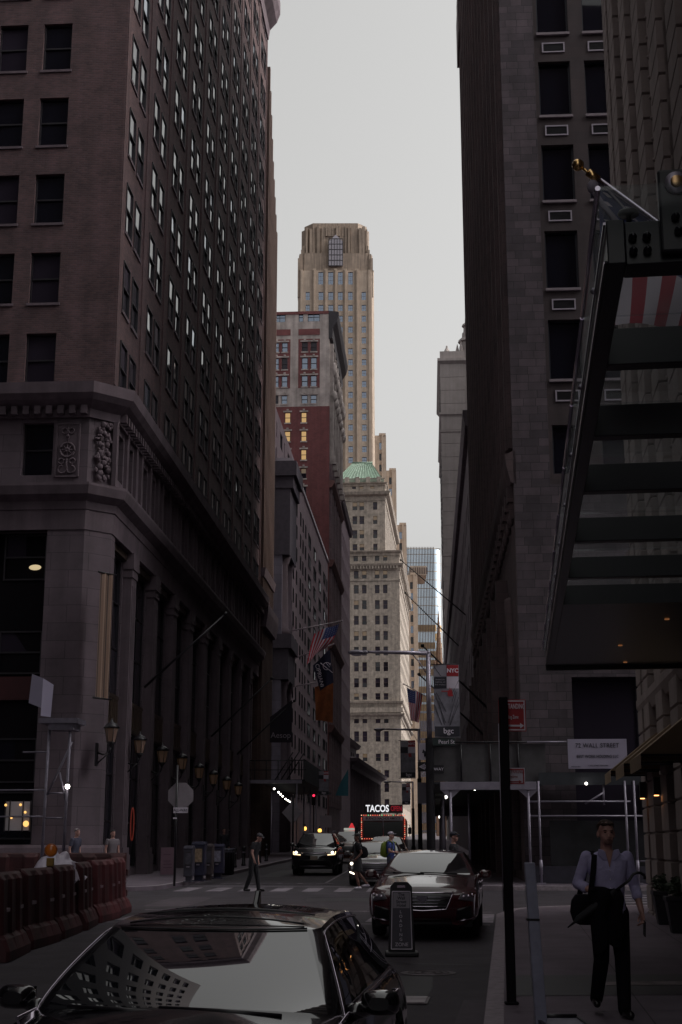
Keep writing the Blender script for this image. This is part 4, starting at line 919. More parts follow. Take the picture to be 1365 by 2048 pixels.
hs = [(-3 - 3.4 * k, -1.2 - 3.4 * k, z, z + 1.9) for k in range(17) for z in [5 + 3.3 * r for r in range(12)]]
b = MB(); facade(b, (0, 0, 0), NR, -60, 0, 0, 48, hs, .25); b.quad((0, 0, 0), (-20, 0, 0), (-20, 0, 48), (0, 0, 48)); b.quad((0, 0, 48), (-20, 0, 48), (-20, -60, 48), (0, -60, 48)); b.quad((0, -60, 0), (-20, -60, 0), (-20, -60, 48), (0, -60, 48)); b.quad((-20, -60, 0), (-20, 0, 0), (-20, 0, 48), (-20, -60, 48)); b.build('wall', mat('dark soot brick', (.045, .04, .042), .85, var=.2), ob)
add_windows(ob, [((0, 0, 0), NR, h[0], h[2], 1.8, 1.9, .2, 'dh', RND.choice([0, 2])) for h in hs], m_frame, GL, 20)
# unseen towers added on the right to keep the sun off the street
hb2 = bframe('sun_block_tower', 'unseen dark tower added behind the long dark block to stop the sun', 30, 100)
b = MB(); b.box(0, 34, 0, 128, 0, 92); b.build('wall', m_dkst, hb2); b = MB(); b.box(-.3, 34.3, -.3, 128.3, 92, 93.5); b.build('parapet', m_dkst, hb2)
hb3 = bframe('sun_block_tower', 'unseen dark tower added across the side street on the right to stop the sun', 75, 22)
b = MB(); b.box(0, 30, 0, 44, 0, 100); b.build('wall', m_dkst, hb3); b = MB(); b.box(-.3, 30.3, -.3, 44.3, 100, 101.5); b.build('parapet', m_dkst, hb3)
# ------------------------------------------------------------------ light
SUN_EL, SUN_AZ = rad(42), rad(94)        # azimuth measured from the view direction towards the right
w = bpy.data.worlds.new("World"); SC.world = w; w.use_nodes = True; nt = w.node_tree
bg = nt.nodes['Background']; sk = N_(nt, 'ShaderNodeTexSky', sky_type='NISHITA'); sk.sun_disc = False
sk.sun_elevation = SUN_EL; sk.sun_rotation = SUN_AZ; sk.dust_density = 7.0; sk.air_density = 1.0; sk.ozone_density = 1.0; sk.altitude = 0
hs_ = N_(nt, 'ShaderNodeHueSaturation'); hs_.inputs['Saturation'].default_value = 0.02
nt.links.new(sk.outputs[0], hs_.inputs['Color']); mx_ = N_(nt, 'ShaderNodeMix', data_type='RGBA', blend_type='MULTIPLY'); mx_.inputs[0].default_value = 1.0; mx_.inputs[7].default_value = (1.0, .995, .98, 1); nt.links.new(hs_.outputs[0], mx_.inputs[6]); nt.links.new(mx_.outputs[2], bg.inputs[0]); bg.inputs[1].default_value = 0.15
sl = bpy.data.lights.new('sun', 'SUN'); sl.energy = 1.5; sl.angle = rad(14); sl.color = (1.0, .86, .70)
so = bpy.data.objects.new('sun', sl); COL.objects.link(so)
dv = Vector((math.sin(SUN_AZ) * math.cos(SUN_EL), math.cos(SUN_AZ) * math.cos(SUN_EL), math.sin(SUN_EL)))
so.rotation_euler = dv.to_track_quat('Z', 'Y').to_euler()
SC.view_settings.view_transform = 'Standard'; SC.view_settings.look = 'None'; SC.view_settings.exposure = 0.6; SC.view_settings.gamma = 1.0
SC.cycles.use_denoising = True; SC.cycles.max_bounces = 8; SC.cycles.diffuse_bounces = 4; SC.cycles.glossy_bounces = 4; SC.cycles.transparent_max_bounces = 12
SC.cycles.sample_clamp_indirect = 4.0
# ------------------------------------------------------------------ glass canopy of the hotel
AC = math.atan(.1267)
CX, CY = 1.21, 5.96
def cloc(x, y, z): return Vector((CX, CY, 0)) + Matrix.Rotation(-AC, 3, 'Z') @ Vector((x, y, z))
cn = root('glass_canopy', 'black steel and glass entrance canopy hung from the hotel over the near right pavement', 'canopy', (CX, CY, 0), -AC)
ZG = 4.78; CL = 15.1; CW = 2.72
m_cblk = mat('satin black steel', (.010, .010, .014), .32, var=.15)
m_cgl = thin_glass('clear canopy glass', (.92, .95, .95))
edge = mat('polished glass edge', (.80, .82, .84), .22, metal=.9)
ys = [-.25 + 1.6 * k for k in range(10)] + [CL]
for a, c_ in zip(ys[:-1], ys[1:]):
    b = MB(); b.box(0, CW - .05, a + .012, c_ - .012, ZG - .02, ZG); g = b.build('glass_panel', m_cgl, cn)
    b = MB(); b.tube([(-.004, a + .012, ZG - .008), (-.004, c_ - .012, ZG - .008)], .013, 8); b.build('panel_edge', edge, g)
b = MB(); b.box(.045, .13, .0, CL - .1, ZG - .28, ZG - .055); b.box(.03, .045, .0, CL - .1, ZG - .28, ZG - .26); b.build('edge_beam', m_cblk, cn, bevel=.006)
b = MB(); b.box(.032, .043, .01, CL - .12, ZG - .075, ZG - .062); b.box(.026, .0295, .01, CL - .12, ZG - .272, ZG - .264); b.build('beam_trim', mat('bare metal trim', (.55, .53, .55), .25, metal=.9), cn)
b = MB(); b.box(.13, CW, .02, .18, ZG - .28, ZG - .06); eb = b.build('end_beam', m_cblk, cn, bevel=.006)
for y0 in (1.41, 2.82, 4.30, 6.10, 7.85):
    b = MB(); b.box(.13, CW, y0, y0 + .11, ZG - .28, ZG - .06); b.build('cross_beam', m_cblk, cn, bevel=.006)
b = MB(); b.box(.13, CW, 9.45, CL - .1, ZG - .28, ZG - .06); b.build('soffit', m_cblk, cn)
b = MB(); b.box(.04, CW, CL - .09, CL, ZG - .34, ZG - .03); b.build('end_fascia', m_cblk, cn)
b = MB(); b.box(CW - .08, CW, 0, CL, ZG - .3, ZG - .05); b.build('wall_beam', m_cblk, cn)
def bolt(x, y, z, par, r=.05):
    b = MB(); M = Matrix.Translation((x, y, z)) @ Matrix.Rotation(rad(90), 4, 'X')
    b.lathe([(r * .5, 0), (r, .004), (r, .022), (r * .55, .026), (r * .55, .045), (.004, .05)], 12, M=M); return b.build('bolt', m_cblk, par)
for x in (.165, .23):
    for z in (ZG - .22, ZG - .15): bolt(x, .014, z, eb, .020)
b = MB(); b.box(.29, .52, -.04, .0, ZG - .25, ZG + .17); b.box(.34, 2.6, .0, .06, ZG - .2, ZG - .05); bp_ = b.build('bracket_plate', m_cblk, cn, bevel=.012)
bolt(.36, -.042, ZG - .085, bp_, .02); bolt(.37, -.042, ZG - .155, bp_, .02)
b = MB(); M = Matrix.Translation((.375, -.041, ZG + .09)) @ Matrix.Rotation(rad(90), 4, 'X'); b.lathe([(.055, 0), (.055, .02), (.02, .021)], 20, M=M)
b.tube([(.375, -.05, ZG + .09), (CW + .1, -.05, ZG + 1.2)], .02, 10); b.build('tie_rod', m_steel, cn)
b = MB(); M = Matrix.Translation((.375, -.063, ZG + .09)) @ Matrix.Rotation(rad(90), 4, 'X'); b.lathe([(.03, 0), (.03, .012), (.024, .016), (.004, .017)], 16, M=M); b.build('pin', mat('brass', (.55, .40, .18), .3, metal=1), cn)
b = MB(); b.lathe([(.004, -.075), (.012, -.075), (.012, -.015), (.046, -.015), (.052, -.004), (.046, .006), (.004, .008)], 18, M=Matrix.Translation((.16, .09, ZG + .02))); b.build('glass_fixing', m_cblk, cn)
for k in range(8):
    b = MB(); b.ball((.035, .9 + 1.6 * k, ZG - .04), .018, nu=8, nv=6); b.tube([(.035, .9 + 1.6 * k, ZG - .055), (.035, .9 + 1.6 * k, ZG - .021)], .01, 6); b.build('glass_clamp', m_steel, cn)
for x, y in ((1.4, 10.6), (2.1, 10.6), (1.0, 12.8), (1.9, 12.8), (1.2, 14.6)):
    b = MB(); b.lathe([(.03, 0), (.03, -.012), (.004, -.013)], 12, M=Matrix.Translation((x, y, ZG - .282))); b.build('downlight', emis('amber downlight', (1, .4, .15), .10), cn)
for k in range(4):
    b = MB(); y = 8.0 + 1.2 * k; x = 1.9 + .1 * k
    for a in range(4): ringp = [(x + .16 * math.cos(t) * (1 if a % 2 else .6), y + a * .03, ZG - .12 - .07 * math.sin(t)) for t in [math.pi * q / 8 for q in range(9)]]; b.tube(ringp, .012, 6)
    b.build('scroll_bracket', m_cblk, cn)
# flag pole and flag above the canopy
YFP = 7.6
tip, foot = at(1184, 350, YFP), at(1330, 456, YFP)
foot = tip + (foot - tip) * 3.0
fp = root('flagpole', 'polished metal flagpole with gold ball finial slanting above the glass canopy', 'flagpole', tuple(foot))
b = MB(); b.tube([Vector((0, 0, 0)), tip - foot], [.026, .019], 12); b.build('pole', mat('brushed metal', (.55, .55, .57), .25, metal=1), fp)
d = (tip - foot).normalized()
b = MB(); b.tube([tip - foot - d * .05, tip - foot + d * .03], .025, 12); b.tube([tip - foot, tip - foot + d * .07], .01, 8); b.ball(tip - foot + d * .105, .037, nu=18, nv=12); b.build('finial', mat('polished gold', (.80, .58, .22), .18, metal=1), fp)
b = MB(); b.ball(tip - foot - d * .03 + Vector((-.02, 0, -.06)), (.035, .035, .045)); b.tube([tip - foot + Vector((-.01, 0, -.08)), tip - foot + Vector((.06, 0, -.2)), tip - foot + Vector((.22, .0, -.42))], .018, 8); b.tube([tip - foot - d * .06, tip - foot - d * .8 + Vector((-.12, 0, -.10))], .006, 6); b.build('halyard', mat('nylon rope', (.3, .3, .32), .7), fp)
m_fr = mat('red flag cloth', (.36, .04, .06), .85); m_fw = mat('white flag cloth', (.60, .59, .59), .85); m_fb = mat('blue flag cloth', (.035, .05, .14), .85)
m_fr2 = mat('prelit red flag cloth', (.62, .06, .08), .85); m_fw2 = mat('prelit white flag cloth', (.88, .87, .86), .85); m_fb2 = mat('prelit blue flag cloth', (.06, .10, .26), .85)  # lighter copies of the flag cloths, stronger daylight put into the colour
def flag(name, label, P, nu=26, nv=26, group=None, stars=True, prelit=True):
    """P(u, v): u along the stripes from the hoist, v across the 13 stripes"""
    o = root(name, label, 'flag', tuple(P(0, 0)), group=group); o0 = P(0, 0)
    b = MB(); b.grid(lambda u, v: P(u, v) - o0, nu, nv, mf=lambda i, j: 2 if (i < nu * .4 and j < nv * 7 / 13) else (0 if (j * 13 // nv) % 2 == 0 else 1)); b.build('cloth', [m_fr2, m_fw2, m_fb2] if prelit else [m_fr, m_fw, m_fb], o, fixn=False)
    if stars:
        b = MB()
        for i in range(6):
            for j in range(5):
                u, v = .035 + .36 * i / 5.6, .04 + .48 * j / 4.9
                c_ = P(u, v) - o0; e1 = (P(u + .014, v) - P(u, v)); e2 = (P(u, v + .022) - P(u, v)); n = e1.cross(e2).normalized() * .008
                for sg in (1, -1): b.add([c_ - e1 + sg * n, c_ + e2 + sg * n, c_ + e1 + sg * n, c_ - e2 + sg * n], [(0, 1, 2, 3)])
        b.build('stars', m_fw, o, fixn=False)
    return o
q0, q1 = tip + (foot - tip) * .03, tip + (foot - tip) * .95
def PF(u, v):       # hoist at the tip, the cloth falling from the pole to just over the glass
    h = q0 + (q1 - q0) * v; zb_ = 4.84; L_ = max(h.z - .02 - zb_, .06)
    return Vector((h.x - .06 * u + .04 * math.sin(5 * v + 2 * u), h.y + .03 + .07 * math.sin(9 * v + 3 * u) * u, h.z - .02 - L_ * u))
flag('striped_flag', 'red and white striped flag drooping over the glass canopy', PF, prelit=False)

# ------------------------------------------------------------------ near right: sign post, stand, loading board
def post_sign(par, x0, x1, z0, z1, m, y, border):
    b = MB(); b.box(x0, x1, y, y + .006, z0, z1); s_ = b.build('sign_plate', m, par, bevel=.002)
    b = MB(); t = .012
    for q in ((x0 + .01, x1 - .01, z0 + .01, z0 + .01 + t), (x0 + .01, x1 - .01, z1 - .01 - t, z1 - .01), (x0 + .01, x0 + .01 + t, z0 + .022, z1 - .022), (x1 - .01 - t, x1 - .01, z0 + .022, z1 - .022)): b.box(q[0], q[1], y - .003, y - .0005, q[2], q[3])
    b.build('sign_border', border, s_); return s_
PX, PY = 1.715, 14.5; pz = gz(PY) + .13
sp_ = root('parking_sign_post', 'thick black sign post with red and white parking signs at the near right kerb', 'sign post', (PX, PY, pz))
b = MB(); b.box(-.046, .046, -.045, .045, 0, 3.08); b.box(-.07, .07, -.06, .06, 0, .03); b.build('post', m_matt, sp_, bevel=.015)
b = MB(); b.tube([(-.056, -.005, 2.8), (-.056, -.005, .9)], .006, 6); b.build('cable', m_steel, sp_)
s1 = post_sign(sp_, -.045, .245, 2.725, 3.06, m_red, .066, m_textwhite)
lettering('STANDING', m_textwhite, s1, (.138, .061, 2.985), .075, sx=.52, bold=.001); lettering('Loading Zone', m_textwhite, s1, (.085, .061, 2.875), .055, sx=.52)
b = MB(); b.box(.0, .18, .0600, .0635, 2.775, 2.793); b.prism([(.18, 2.755), (.22, 2.784), (.18, 2.813)], .0600, .0635); b.build('arrow', m_textwhite, s1)
s2 = post_sign(sp_, -.045, .215, 2.17, 2.345, m_white, .066, m_red)
lettering('NO PARKING', mat('red lettering', (.30, .03, .035), .6), s2, (.105, .061, 2.305), .050, sx=.60); lettering('anytime', MATS['red lettering'], s2, (.085, .061, 2.255), .042, sx=.8)
b = MB(); b.box(.0, .15, .0600, .0635, 2.198, 2.208); b.prism([(.15, 2.188), (.18, 2.203), (.15, 2.218)], .0600, .0635); b.build('arrow', MATS['red lettering'], s2)
SX_, SY_ = 1.735, 12.9; sz = gz(SY_) + .13
st = root('metal_luggage_stand', 'pale blue grey metal upright on a flat scuffed base beside the black sign post', 'stand', (SX_, SY_, sz))
m_bl = mat('pale blue grey paint', (.26, .29, .34), .38, var=.25, scale=4)
b = MB(); b.prism([(-.06, 1.42), (.035, 1.42), (.10, .02), (-.005, .02)], -.05, .03); b.build('upright', m_bl, st, bevel=.008)
b = MB(); b.prism([(-.055, .93), (.06, .93), (.058, .91), (-.053, .91)], -.055, .035); b.build('joint', m_black, st)
b = MB(); b.box(.02, .42, -.75, .25, .01, .05); b.build('base', mat('scuffed grey plate', (.20, .21, .24), .5, var=.4, scale=5), st, bevel=.02)
b = MB(); b.box(.015, .05, -.72, .22, .052, .065); b.box(.40, .425, -.72, .22, .052, .065); b.tube([(.03, .26, .06), (.41, .26, .06)], .022, 8); b.build('base_rim', m_black, st)
LG = gnd(804, 1912)
lz = root('loading_zone_board', 'narrow black upright board with white loading zone lettering standing in the road', 'sign board', tuple(LG), -.02)
b = MB(); b.box(-.25, .25, -.2, .2, .0, .07); b.build('base', m_black, lz, bevel=.02)
b = MB(); b.prism([(-.20, .07), (.20, .07), (.165, .95), (.165, 1.0), (.10, 1.07), (-.10, 1.07), (-.165, 1.0), (-.165, .95)], -.035, .035); b.build('board', m_black, lz, bevel=.008)
b = MB(); b.prism([(-.155, .10), (.155, .10), (.135, .93), (-.135, .93)], -.040, -.0355); pn_ = b.build('panel', mat('slate grey panel', (.085, .085, .10), .5, var=.15), lz)
b = MB()
for A, B in (((-.155, .10), (.155, .10)), ((.155, .10), (.135, .93)), ((.135, .93), (-.135, .93)), ((-.135, .93), (-.155, .10))): b.tube([(A[0], -.041, A[1]), (B[0], -.041, B[1])], .007, 4, sm=False)
b.build('panel_border', m_textwhite, pn_)
b = MB(); b.prism([(-.125, .69), (.125, .69), (.12, .915), (-.12, .915)], -.044, -.041); lp = b.build('logo_plate', mat('pale grey plate', (.33, .33, .34), .5), lz)
for k, t in enumerate(('The', 'Wall', 'Street', 'Hotel')): lettering(t, m_textdark, lp, (0, -.0455, .885 - .052 * k), .062, ext=.001, bold=.0015)
for k, t in enumerate('LOADING'): lettering(t, m_textwhite, pn_, (-.01, -.0425, .635 - .066 * k), .062, ext=.0015)
lettering('ZONE', m_textwhite, pn_, (0, -.0425, .165), .072, ext=.0015)
b = MB(); b.box(-.06, .06, -.045, -.036, .985, 1.02); b.build('handle_slot', m_chrome, lz)

# ------------------------------------------------------------------ street lamps, banners, street signs
def banner(par_name, label, x0, x1, z0, z1, Y, group, simple=False, word='NYC'):
    W, H = x1 - x0, z1 - z0
    o = root('street_banner', label, 'banner', (x0, Y, z0), 0, group)
    cf = lambda u, v: Vector((W * u, .03 * math.sin(u * 4 + v * 2), H * v))
    b = MB(); b.grid(cf, 8, 16, 0); b.build('cloth', mat('grey printed banner cloth', (.22, .23, .245), .7, var=.5, scale=1.6), o, fixn=False)
    def blk(u0, u1, v0, v1, m, n='printed_panel'):
        b = MB(); b.grid(lambda u, v: cf(u0 + (u1 - u0) * u, v0 + (v1 - v0) * v) + Vector((0, -.006, 0)), 4, 4, 0); return b.build(n, m, o, fixn=False)
    r = blk(.52, .98, .84, .995, m_red); blk(.52, .98, .67, .835, m_white); blk(.02, .5, .67, .83, mat('charcoal print', (.03, .032, .04), .7)); blk(.02, .5, .84, .995, mat('pale grey print', (.34, .35, .36), .7)); blk(.02, .99, .01, .15, mat('charcoal print', (.03, .032, .04), .7))
    if not simple:
        b = MB()
        for (a, c_, d_, e_) in ((.05, .6, .45, .2), (.1, .62, .48, .35), (.9, .62, .55, .2), (.97, .55, .6, .16), (.98, .78, .72, .6), (.85, .64, .7, .48), (.03, .98, .3, .84), (.2, .5, .4, .17), (.95, .45, .63, .17), (.02, .45, .3, .17)):
            p, q = cf(a, c_), cf(d_, e_); b.tube([p + Vector((0, -.008, 0)), q + Vector((0, -.008, 0))], .007 * W / .88, 4, sm=False)
        b.build('line_drawing', mat('charcoal print', (.03, .032, .04), .7), o)
    b = MB(); p = cf(.58, .57); f = W / .88
    for q in ((0, .2, -.02, .2), (-.25, -.03, .14, .17), (-.03, .0, -.0, .17), (.03, .06, .22, .42), (.06, .2, .22, .25)): b.box(p.x + q[0] * f, p.x + q[1] * f, p.y - .016, p.y - .01, p.z + q[2] * f, p.z + q[3] * f)
    b.build('red_mark', m_red, o)
    lettering(word, m_textwhite, o, (W * .75, -.055, H * .915), W * .22, bold=.006, ext=.002); lettering('bgc', m_textwhite, o, (W * .55, -.055, H * .085), W * .3, bold=.002, ext=.002)
    if not simple:
        for k, t in enumerate(('FINANCIAL', 'CAPITAL OF', 'THE WORLD')): lettering(t, mat('grey lettering', (.35, .35, .36), .7), o, (W * .26, -.055, H * (.79 - .035 * k)), W * .075, ext=.001)
    b = MB(); b.tube([(-.12 * f, 0, H + .02), (W, 0, H + .02)], .018, 6); b.tube([(-.12 * f, 0, -.02), (W, 0, -.02)], .018, 6); b.build('bracket', m_black, o)
    return o
def street_lamp(Y, pxp, py_arm, px_tip, label, r=.1):
    x = xat(pxp, py_arm, Y); z = zat(py_arm, Y); z0 = gz(Y) + .13
    o = root('street_lamp', label, 'street lamp', (x, Y, z0), 0, 'street lamps along the right kerb')
    h = z - z0; xt = xat(px_tip, py_arm, Y) - x; up = h * .62
    b = MB(); b.lathe([(r * 1.9, 0), (r * 1.9, .35), (r * 1.35, .5), (r * 1.3, up)], 12); b.build('pole', m_matt, o)
    b = MB(); b.lathe([(r * .85, up), (r * .75, h)], 12); b.tube([(0, 0, h - .02), (xt * .78, 0, h + .02)], [r * .75, r * .42], 8); b.ball((0, 0, h - .02), r * .8); b.tube([(0, 0, h - .8), (xt * .12, 0, h - .3), (xt * .22, 0, h)], r * .2, 6); b.build('arm', m_steel, o)
    b = MB(); Ml = Matrix.Translation((xt * .9, 0, h)); b.ball(Ml @ Vector((0, 0, 0)), (abs(xt) * .115, .17, .085)); b.tube([(xt * .76, 0, h + .02), (xt * .83, 0, h + .01)], .06, 8); lm = b.build('luminaire', mat('grey lamp housing', (.16, .16, .17), .35, metal=.5), o)
    b = MB(); b.ball(Ml @ Vector((0, 0, -.03)), (abs(xt) * .085, .13, .09)); b.build('lens', mat('frosted lens', (.4, .42, .43), .2), lm)
    return o
street_lamp(45.2, 857, 1305, 698, 'nearest steel street lamp with long arm, above the one-way signs', .105)
street_lamp(80, 838, 1459, 749, 'second street lamp beyond the nearest, its arm over the food truck', .095)
street_lamp(108, 826, 1564, 768, 'farthest small street lamp, low above the food truck sign', .085)
banner('', 'large city banner on the nearest street lamp, red corner and dark foot', xat(868, 1400, 45.2), xat(919, 1400, 45.2), zat(1475, 45.2), zat(1330, 45.2), 45.15, 'banners on the street lamps')
banner('', 'smaller city banner on the second street lamp above the one-way sign', xat(801, 1500, 80), xat(831, 1500, 80), zat(1556, 80), zat(1482, 80), 79.9, 'banners on the street lamps', True)
banner('', 'smallest city banner, just right of the food truck sign', xat(804, 1590, 108), xat(821, 1590, 108), zat(1609, 108), zat(1567, 108), 107.9, 'banners on the street lamps', True)
banner('', 'city banner on the left pavement beside the teal flag', xat(637, 1565, 100), xat(658, 1565, 100), zat(1590, 100), zat(1543, 100), 99.5, 'banners on the street lamps', True)
# street name and one-way signs
def plate(name, label, cat, px0, px1, py0, py1, Y, m, group=None):
    x0, x1, z0, z1 = xat(px0, (py0 + py1) / 2, Y), xat(px1, (py0 + py1) / 2, Y), zat(py1, Y), zat(py0, Y)
    o = root(name, label, cat, ((x0 + x1) / 2, Y, (z0 + z1) / 2), 0, group); w, h = x1 - x0, z1 - z0
    b = MB(); b.box(-w / 2, w / 2, -.01, .01, -h / 2, h / 2); b.build('plate', m, o, bevel=.004); return o, w, h
m_sgr = mat('dark green sign paint', (.02, .035, .032), .5)
o, w, h = plate('street_name_sign', 'small dark street name sign on the nearest lamp post', 'street sign', 866, 911, 1477, 1491, 45.0, m_sgr); lettering('Pearl St', m_textwhite, o, (.08, -.016, 0), h * .8, sx=.95)
o, w, h = plate('one_way_sign', 'black one-way sign with white arrow, left of the nearest lamp post', 'street sign', 836, 874, 1524, 1543, 45.3, m_black)
b = MB(); hw_, hh_ = w / 2 - .03, h / 2 - .05
b.prism([(-hw_, 0), (-hw_ + .2, hh_), (-hw_ + .2, hh_ * .55), (hw_, hh_ * .55), (hw_, -hh_ * .55), (-hw_ + .2, -hh_ * .55), (-hw_ + .2, -hh_)], -.016, -.011); b.build('arrow', m_white, o); lettering('ONE WAY', m_textdark, o, (.05, -.018, 0), h * .36, sx=.9)
o, w, h = plate('one_way_sign', 'black one-way sign right of the nearest lamp post', 'street sign', 868, 888, 1530, 1547, 45.0, m_black); lettering('WAY', m_white, o, (.0, -.016, 0), h * .5)
o, w, h = plate('turn_sign', 'square white turn sign left of the nearest lamp post', 'street sign', 838, 853, 1486, 1520, 45.35, m_white); b = MB(); b.tube([(w * .3, -.016, -h * .3), (w * .3, -.016, 0), (w * .15, -.016, h * .1), (w * .05, -.016, -.05)], .03, 6); b.build('arrow', m_textdark, o)
o, w, h = plate('signal_box', 'grey sign back on the right kerb beside the second lamp', 'street sign', 836, 854, 1565, 1607, 46.5, mat('dull aluminium', (.11, .11, .12), .5, metal=.3))
# left side signs
def pole_sign(name, label, px, py_foot, py_top, Y=None):
    p = gnd(px, py_foot, .13) if Y is None else Vector((xat(px, 1700, Y), Y, gz(Y) + .13))
    o = root(name, label, 'sign', tuple(p)); h = zat(py_top, p.y) - p.z
    b = MB(); b.tube([(0, 0, 0), (0, 0, h)], .04, 8); b.build('pole', m_black, o); return o, p, h
m_alu = mat('bare aluminium sign back', (.27, .26, .26), .5, metal=.3, var=.2, scale=4)
o, p, h = pole_sign('stop_sign', 'grey back of an octagonal stop sign with a small white plate on its pole', 349, 1772, 1530)
zc = zat(1591, p.y) - p.z; R8 = .395 * 1.0
b = MB(); b.prism([((R8 / math.cos(rad(22.5))) * math.cos(rad(22.5 + 45 * k)) + .12, zc + (R8 / math.cos(rad(22.5))) * math.sin(rad(22.5 + 45 * k))) for k in range(8)], .045, .05); b.build('octagon', m_alu, o)
b = MB(); b.box(-.09, .37, -.06, -.05, zat(1626, p.y) - p.z, zat(1615, p.y) - p.z); pl_ = b.build('plate', m_white, o); lettering('ALL-WAY', m_textdark, pl_, (.14, -.064, zat(1620.5, p.y) - p.z), .13, sx=.8)
b = MB(); b.box(-.09, .03, -.07, -.06, zat(1638, p.y) - p.z, zat(1635, p.y) - p.z); b.build('reflector', m_white, o)
o, p, h = pole_sign('diamond_sign', 'grey back of a diamond warning sign beside the left covered walkway', 586, 1740, 1590, 62)
zc = zat(1625, 62) - p.z; b = MB(); b.prism([(-.50, zc), (-.02, zc - .52), (.42, zc), (-.02, zc + .52)], .045, .05); b.build('diamond', m_alu, o)
o, p, h = pole_sign('square_sign', 'small pale square sign on a pole beyond the diamond sign', 652, 1690, 1628, 95); b = MB(); b.box(-.4, .4, -.06, -.05, h - .9, h - .1); b.build('plate', mat('dull pale sign', (.30, .30, .31), .6), o)

# ------------------------------------------------------------------ wall lanterns on the colonnade
m_lan = mat('amber lantern glass', (.20, .15, .12), .25, emit=(1, .55, .25), es=.006)
lan = None
LNAMES = ['nearest and largest wall lantern, on the corner pier', 'second wall lantern from the corner pier', 'third wall lantern from the corner', 'wall lantern directly above the octagonal stop sign', 'wall lantern just right of the stop sign, fifth from the corner', 'sixth wall lantern from the corner along the colonnade', 'seventh wall lantern from the corner, second from the far end', 'farthest wall lantern, just left of the covered walkway']
for k, px, py in ((0, 223.4, 1468), (1, 280, 1491.6), (2, 325, 1511.7), (3, 364.5, 1526), (4, 399, 1544.7), (5, 427.5, 1557.5), (6, 454, 1569), (7, 477, 1579.5)):
    Y = [46.75, 51.25, 55.6, 59.95, 64.3, 68.6, 73, 77.3][k]; p = at(px, py, Y)
    if lan is None:
        lan = root('wall_lantern', LNAMES[0], 'lantern', tuple(p), -AZ, 'lanterns along the stone colonnade')
        b = MB(); 
        for a in range(6):
            t = rad(60 * a); b.tube([(.17 * math.cos(t), .17 * math.sin(t), -.32), (.27 * math.cos(t), .27 * math.sin(t), .22)], .016, 5)
        b.lathe([(.30, .22), (.33, .25), (.20, .40), (.10, .44), (.05, .52), (.02, .62)], 12); b.lathe([(.18, -.34), (.2, -.32), (.18, -.30)], 12); b.lathe([(.03, -.55), (.09, -.42), (.17, -.34)], 12); b.build('frame', m_black, lan)
        b = MB(); b.lathe([(.155, -.31), (.255, .215)], 6, sm=False); b.build('glass', m_lan, lan)
        b = MB(); b.tube([(0, 0, -.5), (-.05, 0, -.72), (-.3, 0, -.8), (-.52, 0, -.72)], .04, 8); b.box(-.6, -.52, -.14, .14, -1.25, -.35); b.tube([(-.53, 0, -1.15), (-.3, 0, -.95), (-.1, 0, -.74)], .03, 6); b.build('bracket', m_black, lan)
        o = lan
    else: o = copy_tree(lan); o.location = p; o['label'] = LNAMES[k]
for o in [o for o in COL.objects if o.get('category') == 'lantern']: o.scale = (.86, .86, .86)
# flagpoles on both sides
def fpole(Y, root_px, tip_px, label, r=.055):
    A, B = at(*root_px, Y), at(*tip_px, Y); o = root('flagpole', label, 'flagpole', tuple(A), 0, 'flagpoles slanting out over the street'); v = B - A
    b = MB(); b.tube([(0, 0, 0), v], [r, r * .6], 8); b.build('pole', m_black, o); b = MB(); b.ball(v * 1.01, r * 1.5, nu=10, nv=7); b.build('finial', m_black, o); return A, B
fpole(51.6, (289, 1375), (450, 1229), 'nearest black flagpole on the left colonnade')
fpole(70.9, (423, 1473), (543, 1358), 'middle black flagpole on the left colonnade')
A3, B3 = fpole(81, (474, 1509), (588, 1403), 'black flagpole on the left carrying the dark shop banner')
fpole(60, (1004, 1443), (847, 1293), 'nearest black flagpole on the right granite tower, behind the big city banner')
fpole(65.4, (993, 1493), (840, 1350), 'lower black flagpole behind the big city banner')
fpole(108, (932, 1230), (803, 1121), 'highest black flagpole on the right, against the glass tower')
fpole(112, (918, 1292), (812, 1187), 'second highest black flagpole on the right, crossing the church spire')
# dark shop banner hanging from the left pole
Yb = 81; o0 = at(540, 1485, Yb); o = root('shop_banner', 'dark hanging shop banner with pale lettering on the left colonnade', 'banner', tuple(o0))
x1 = xat(584, 1485, Yb) - o0.x; zl, zr = zat(1434, Yb) - o0.z, zat(1400, Yb) - o0.z
b = MB(); b.grid(lambda u, v: Vector((x1 * u, .05 * math.sin(5 * u), (zl + (zr - zl) * u) * v)), 8, 6); b.build('cloth', mat('black banner cloth', (.022, .018, .026), .85), o, fixn=False)
lettering('Aesop', mat('dull pale lettering', (.30, .28, .30), .7), o, (x1 * .5, -.06, zat(1471, Yb) - o0.z), .46, ext=.004)
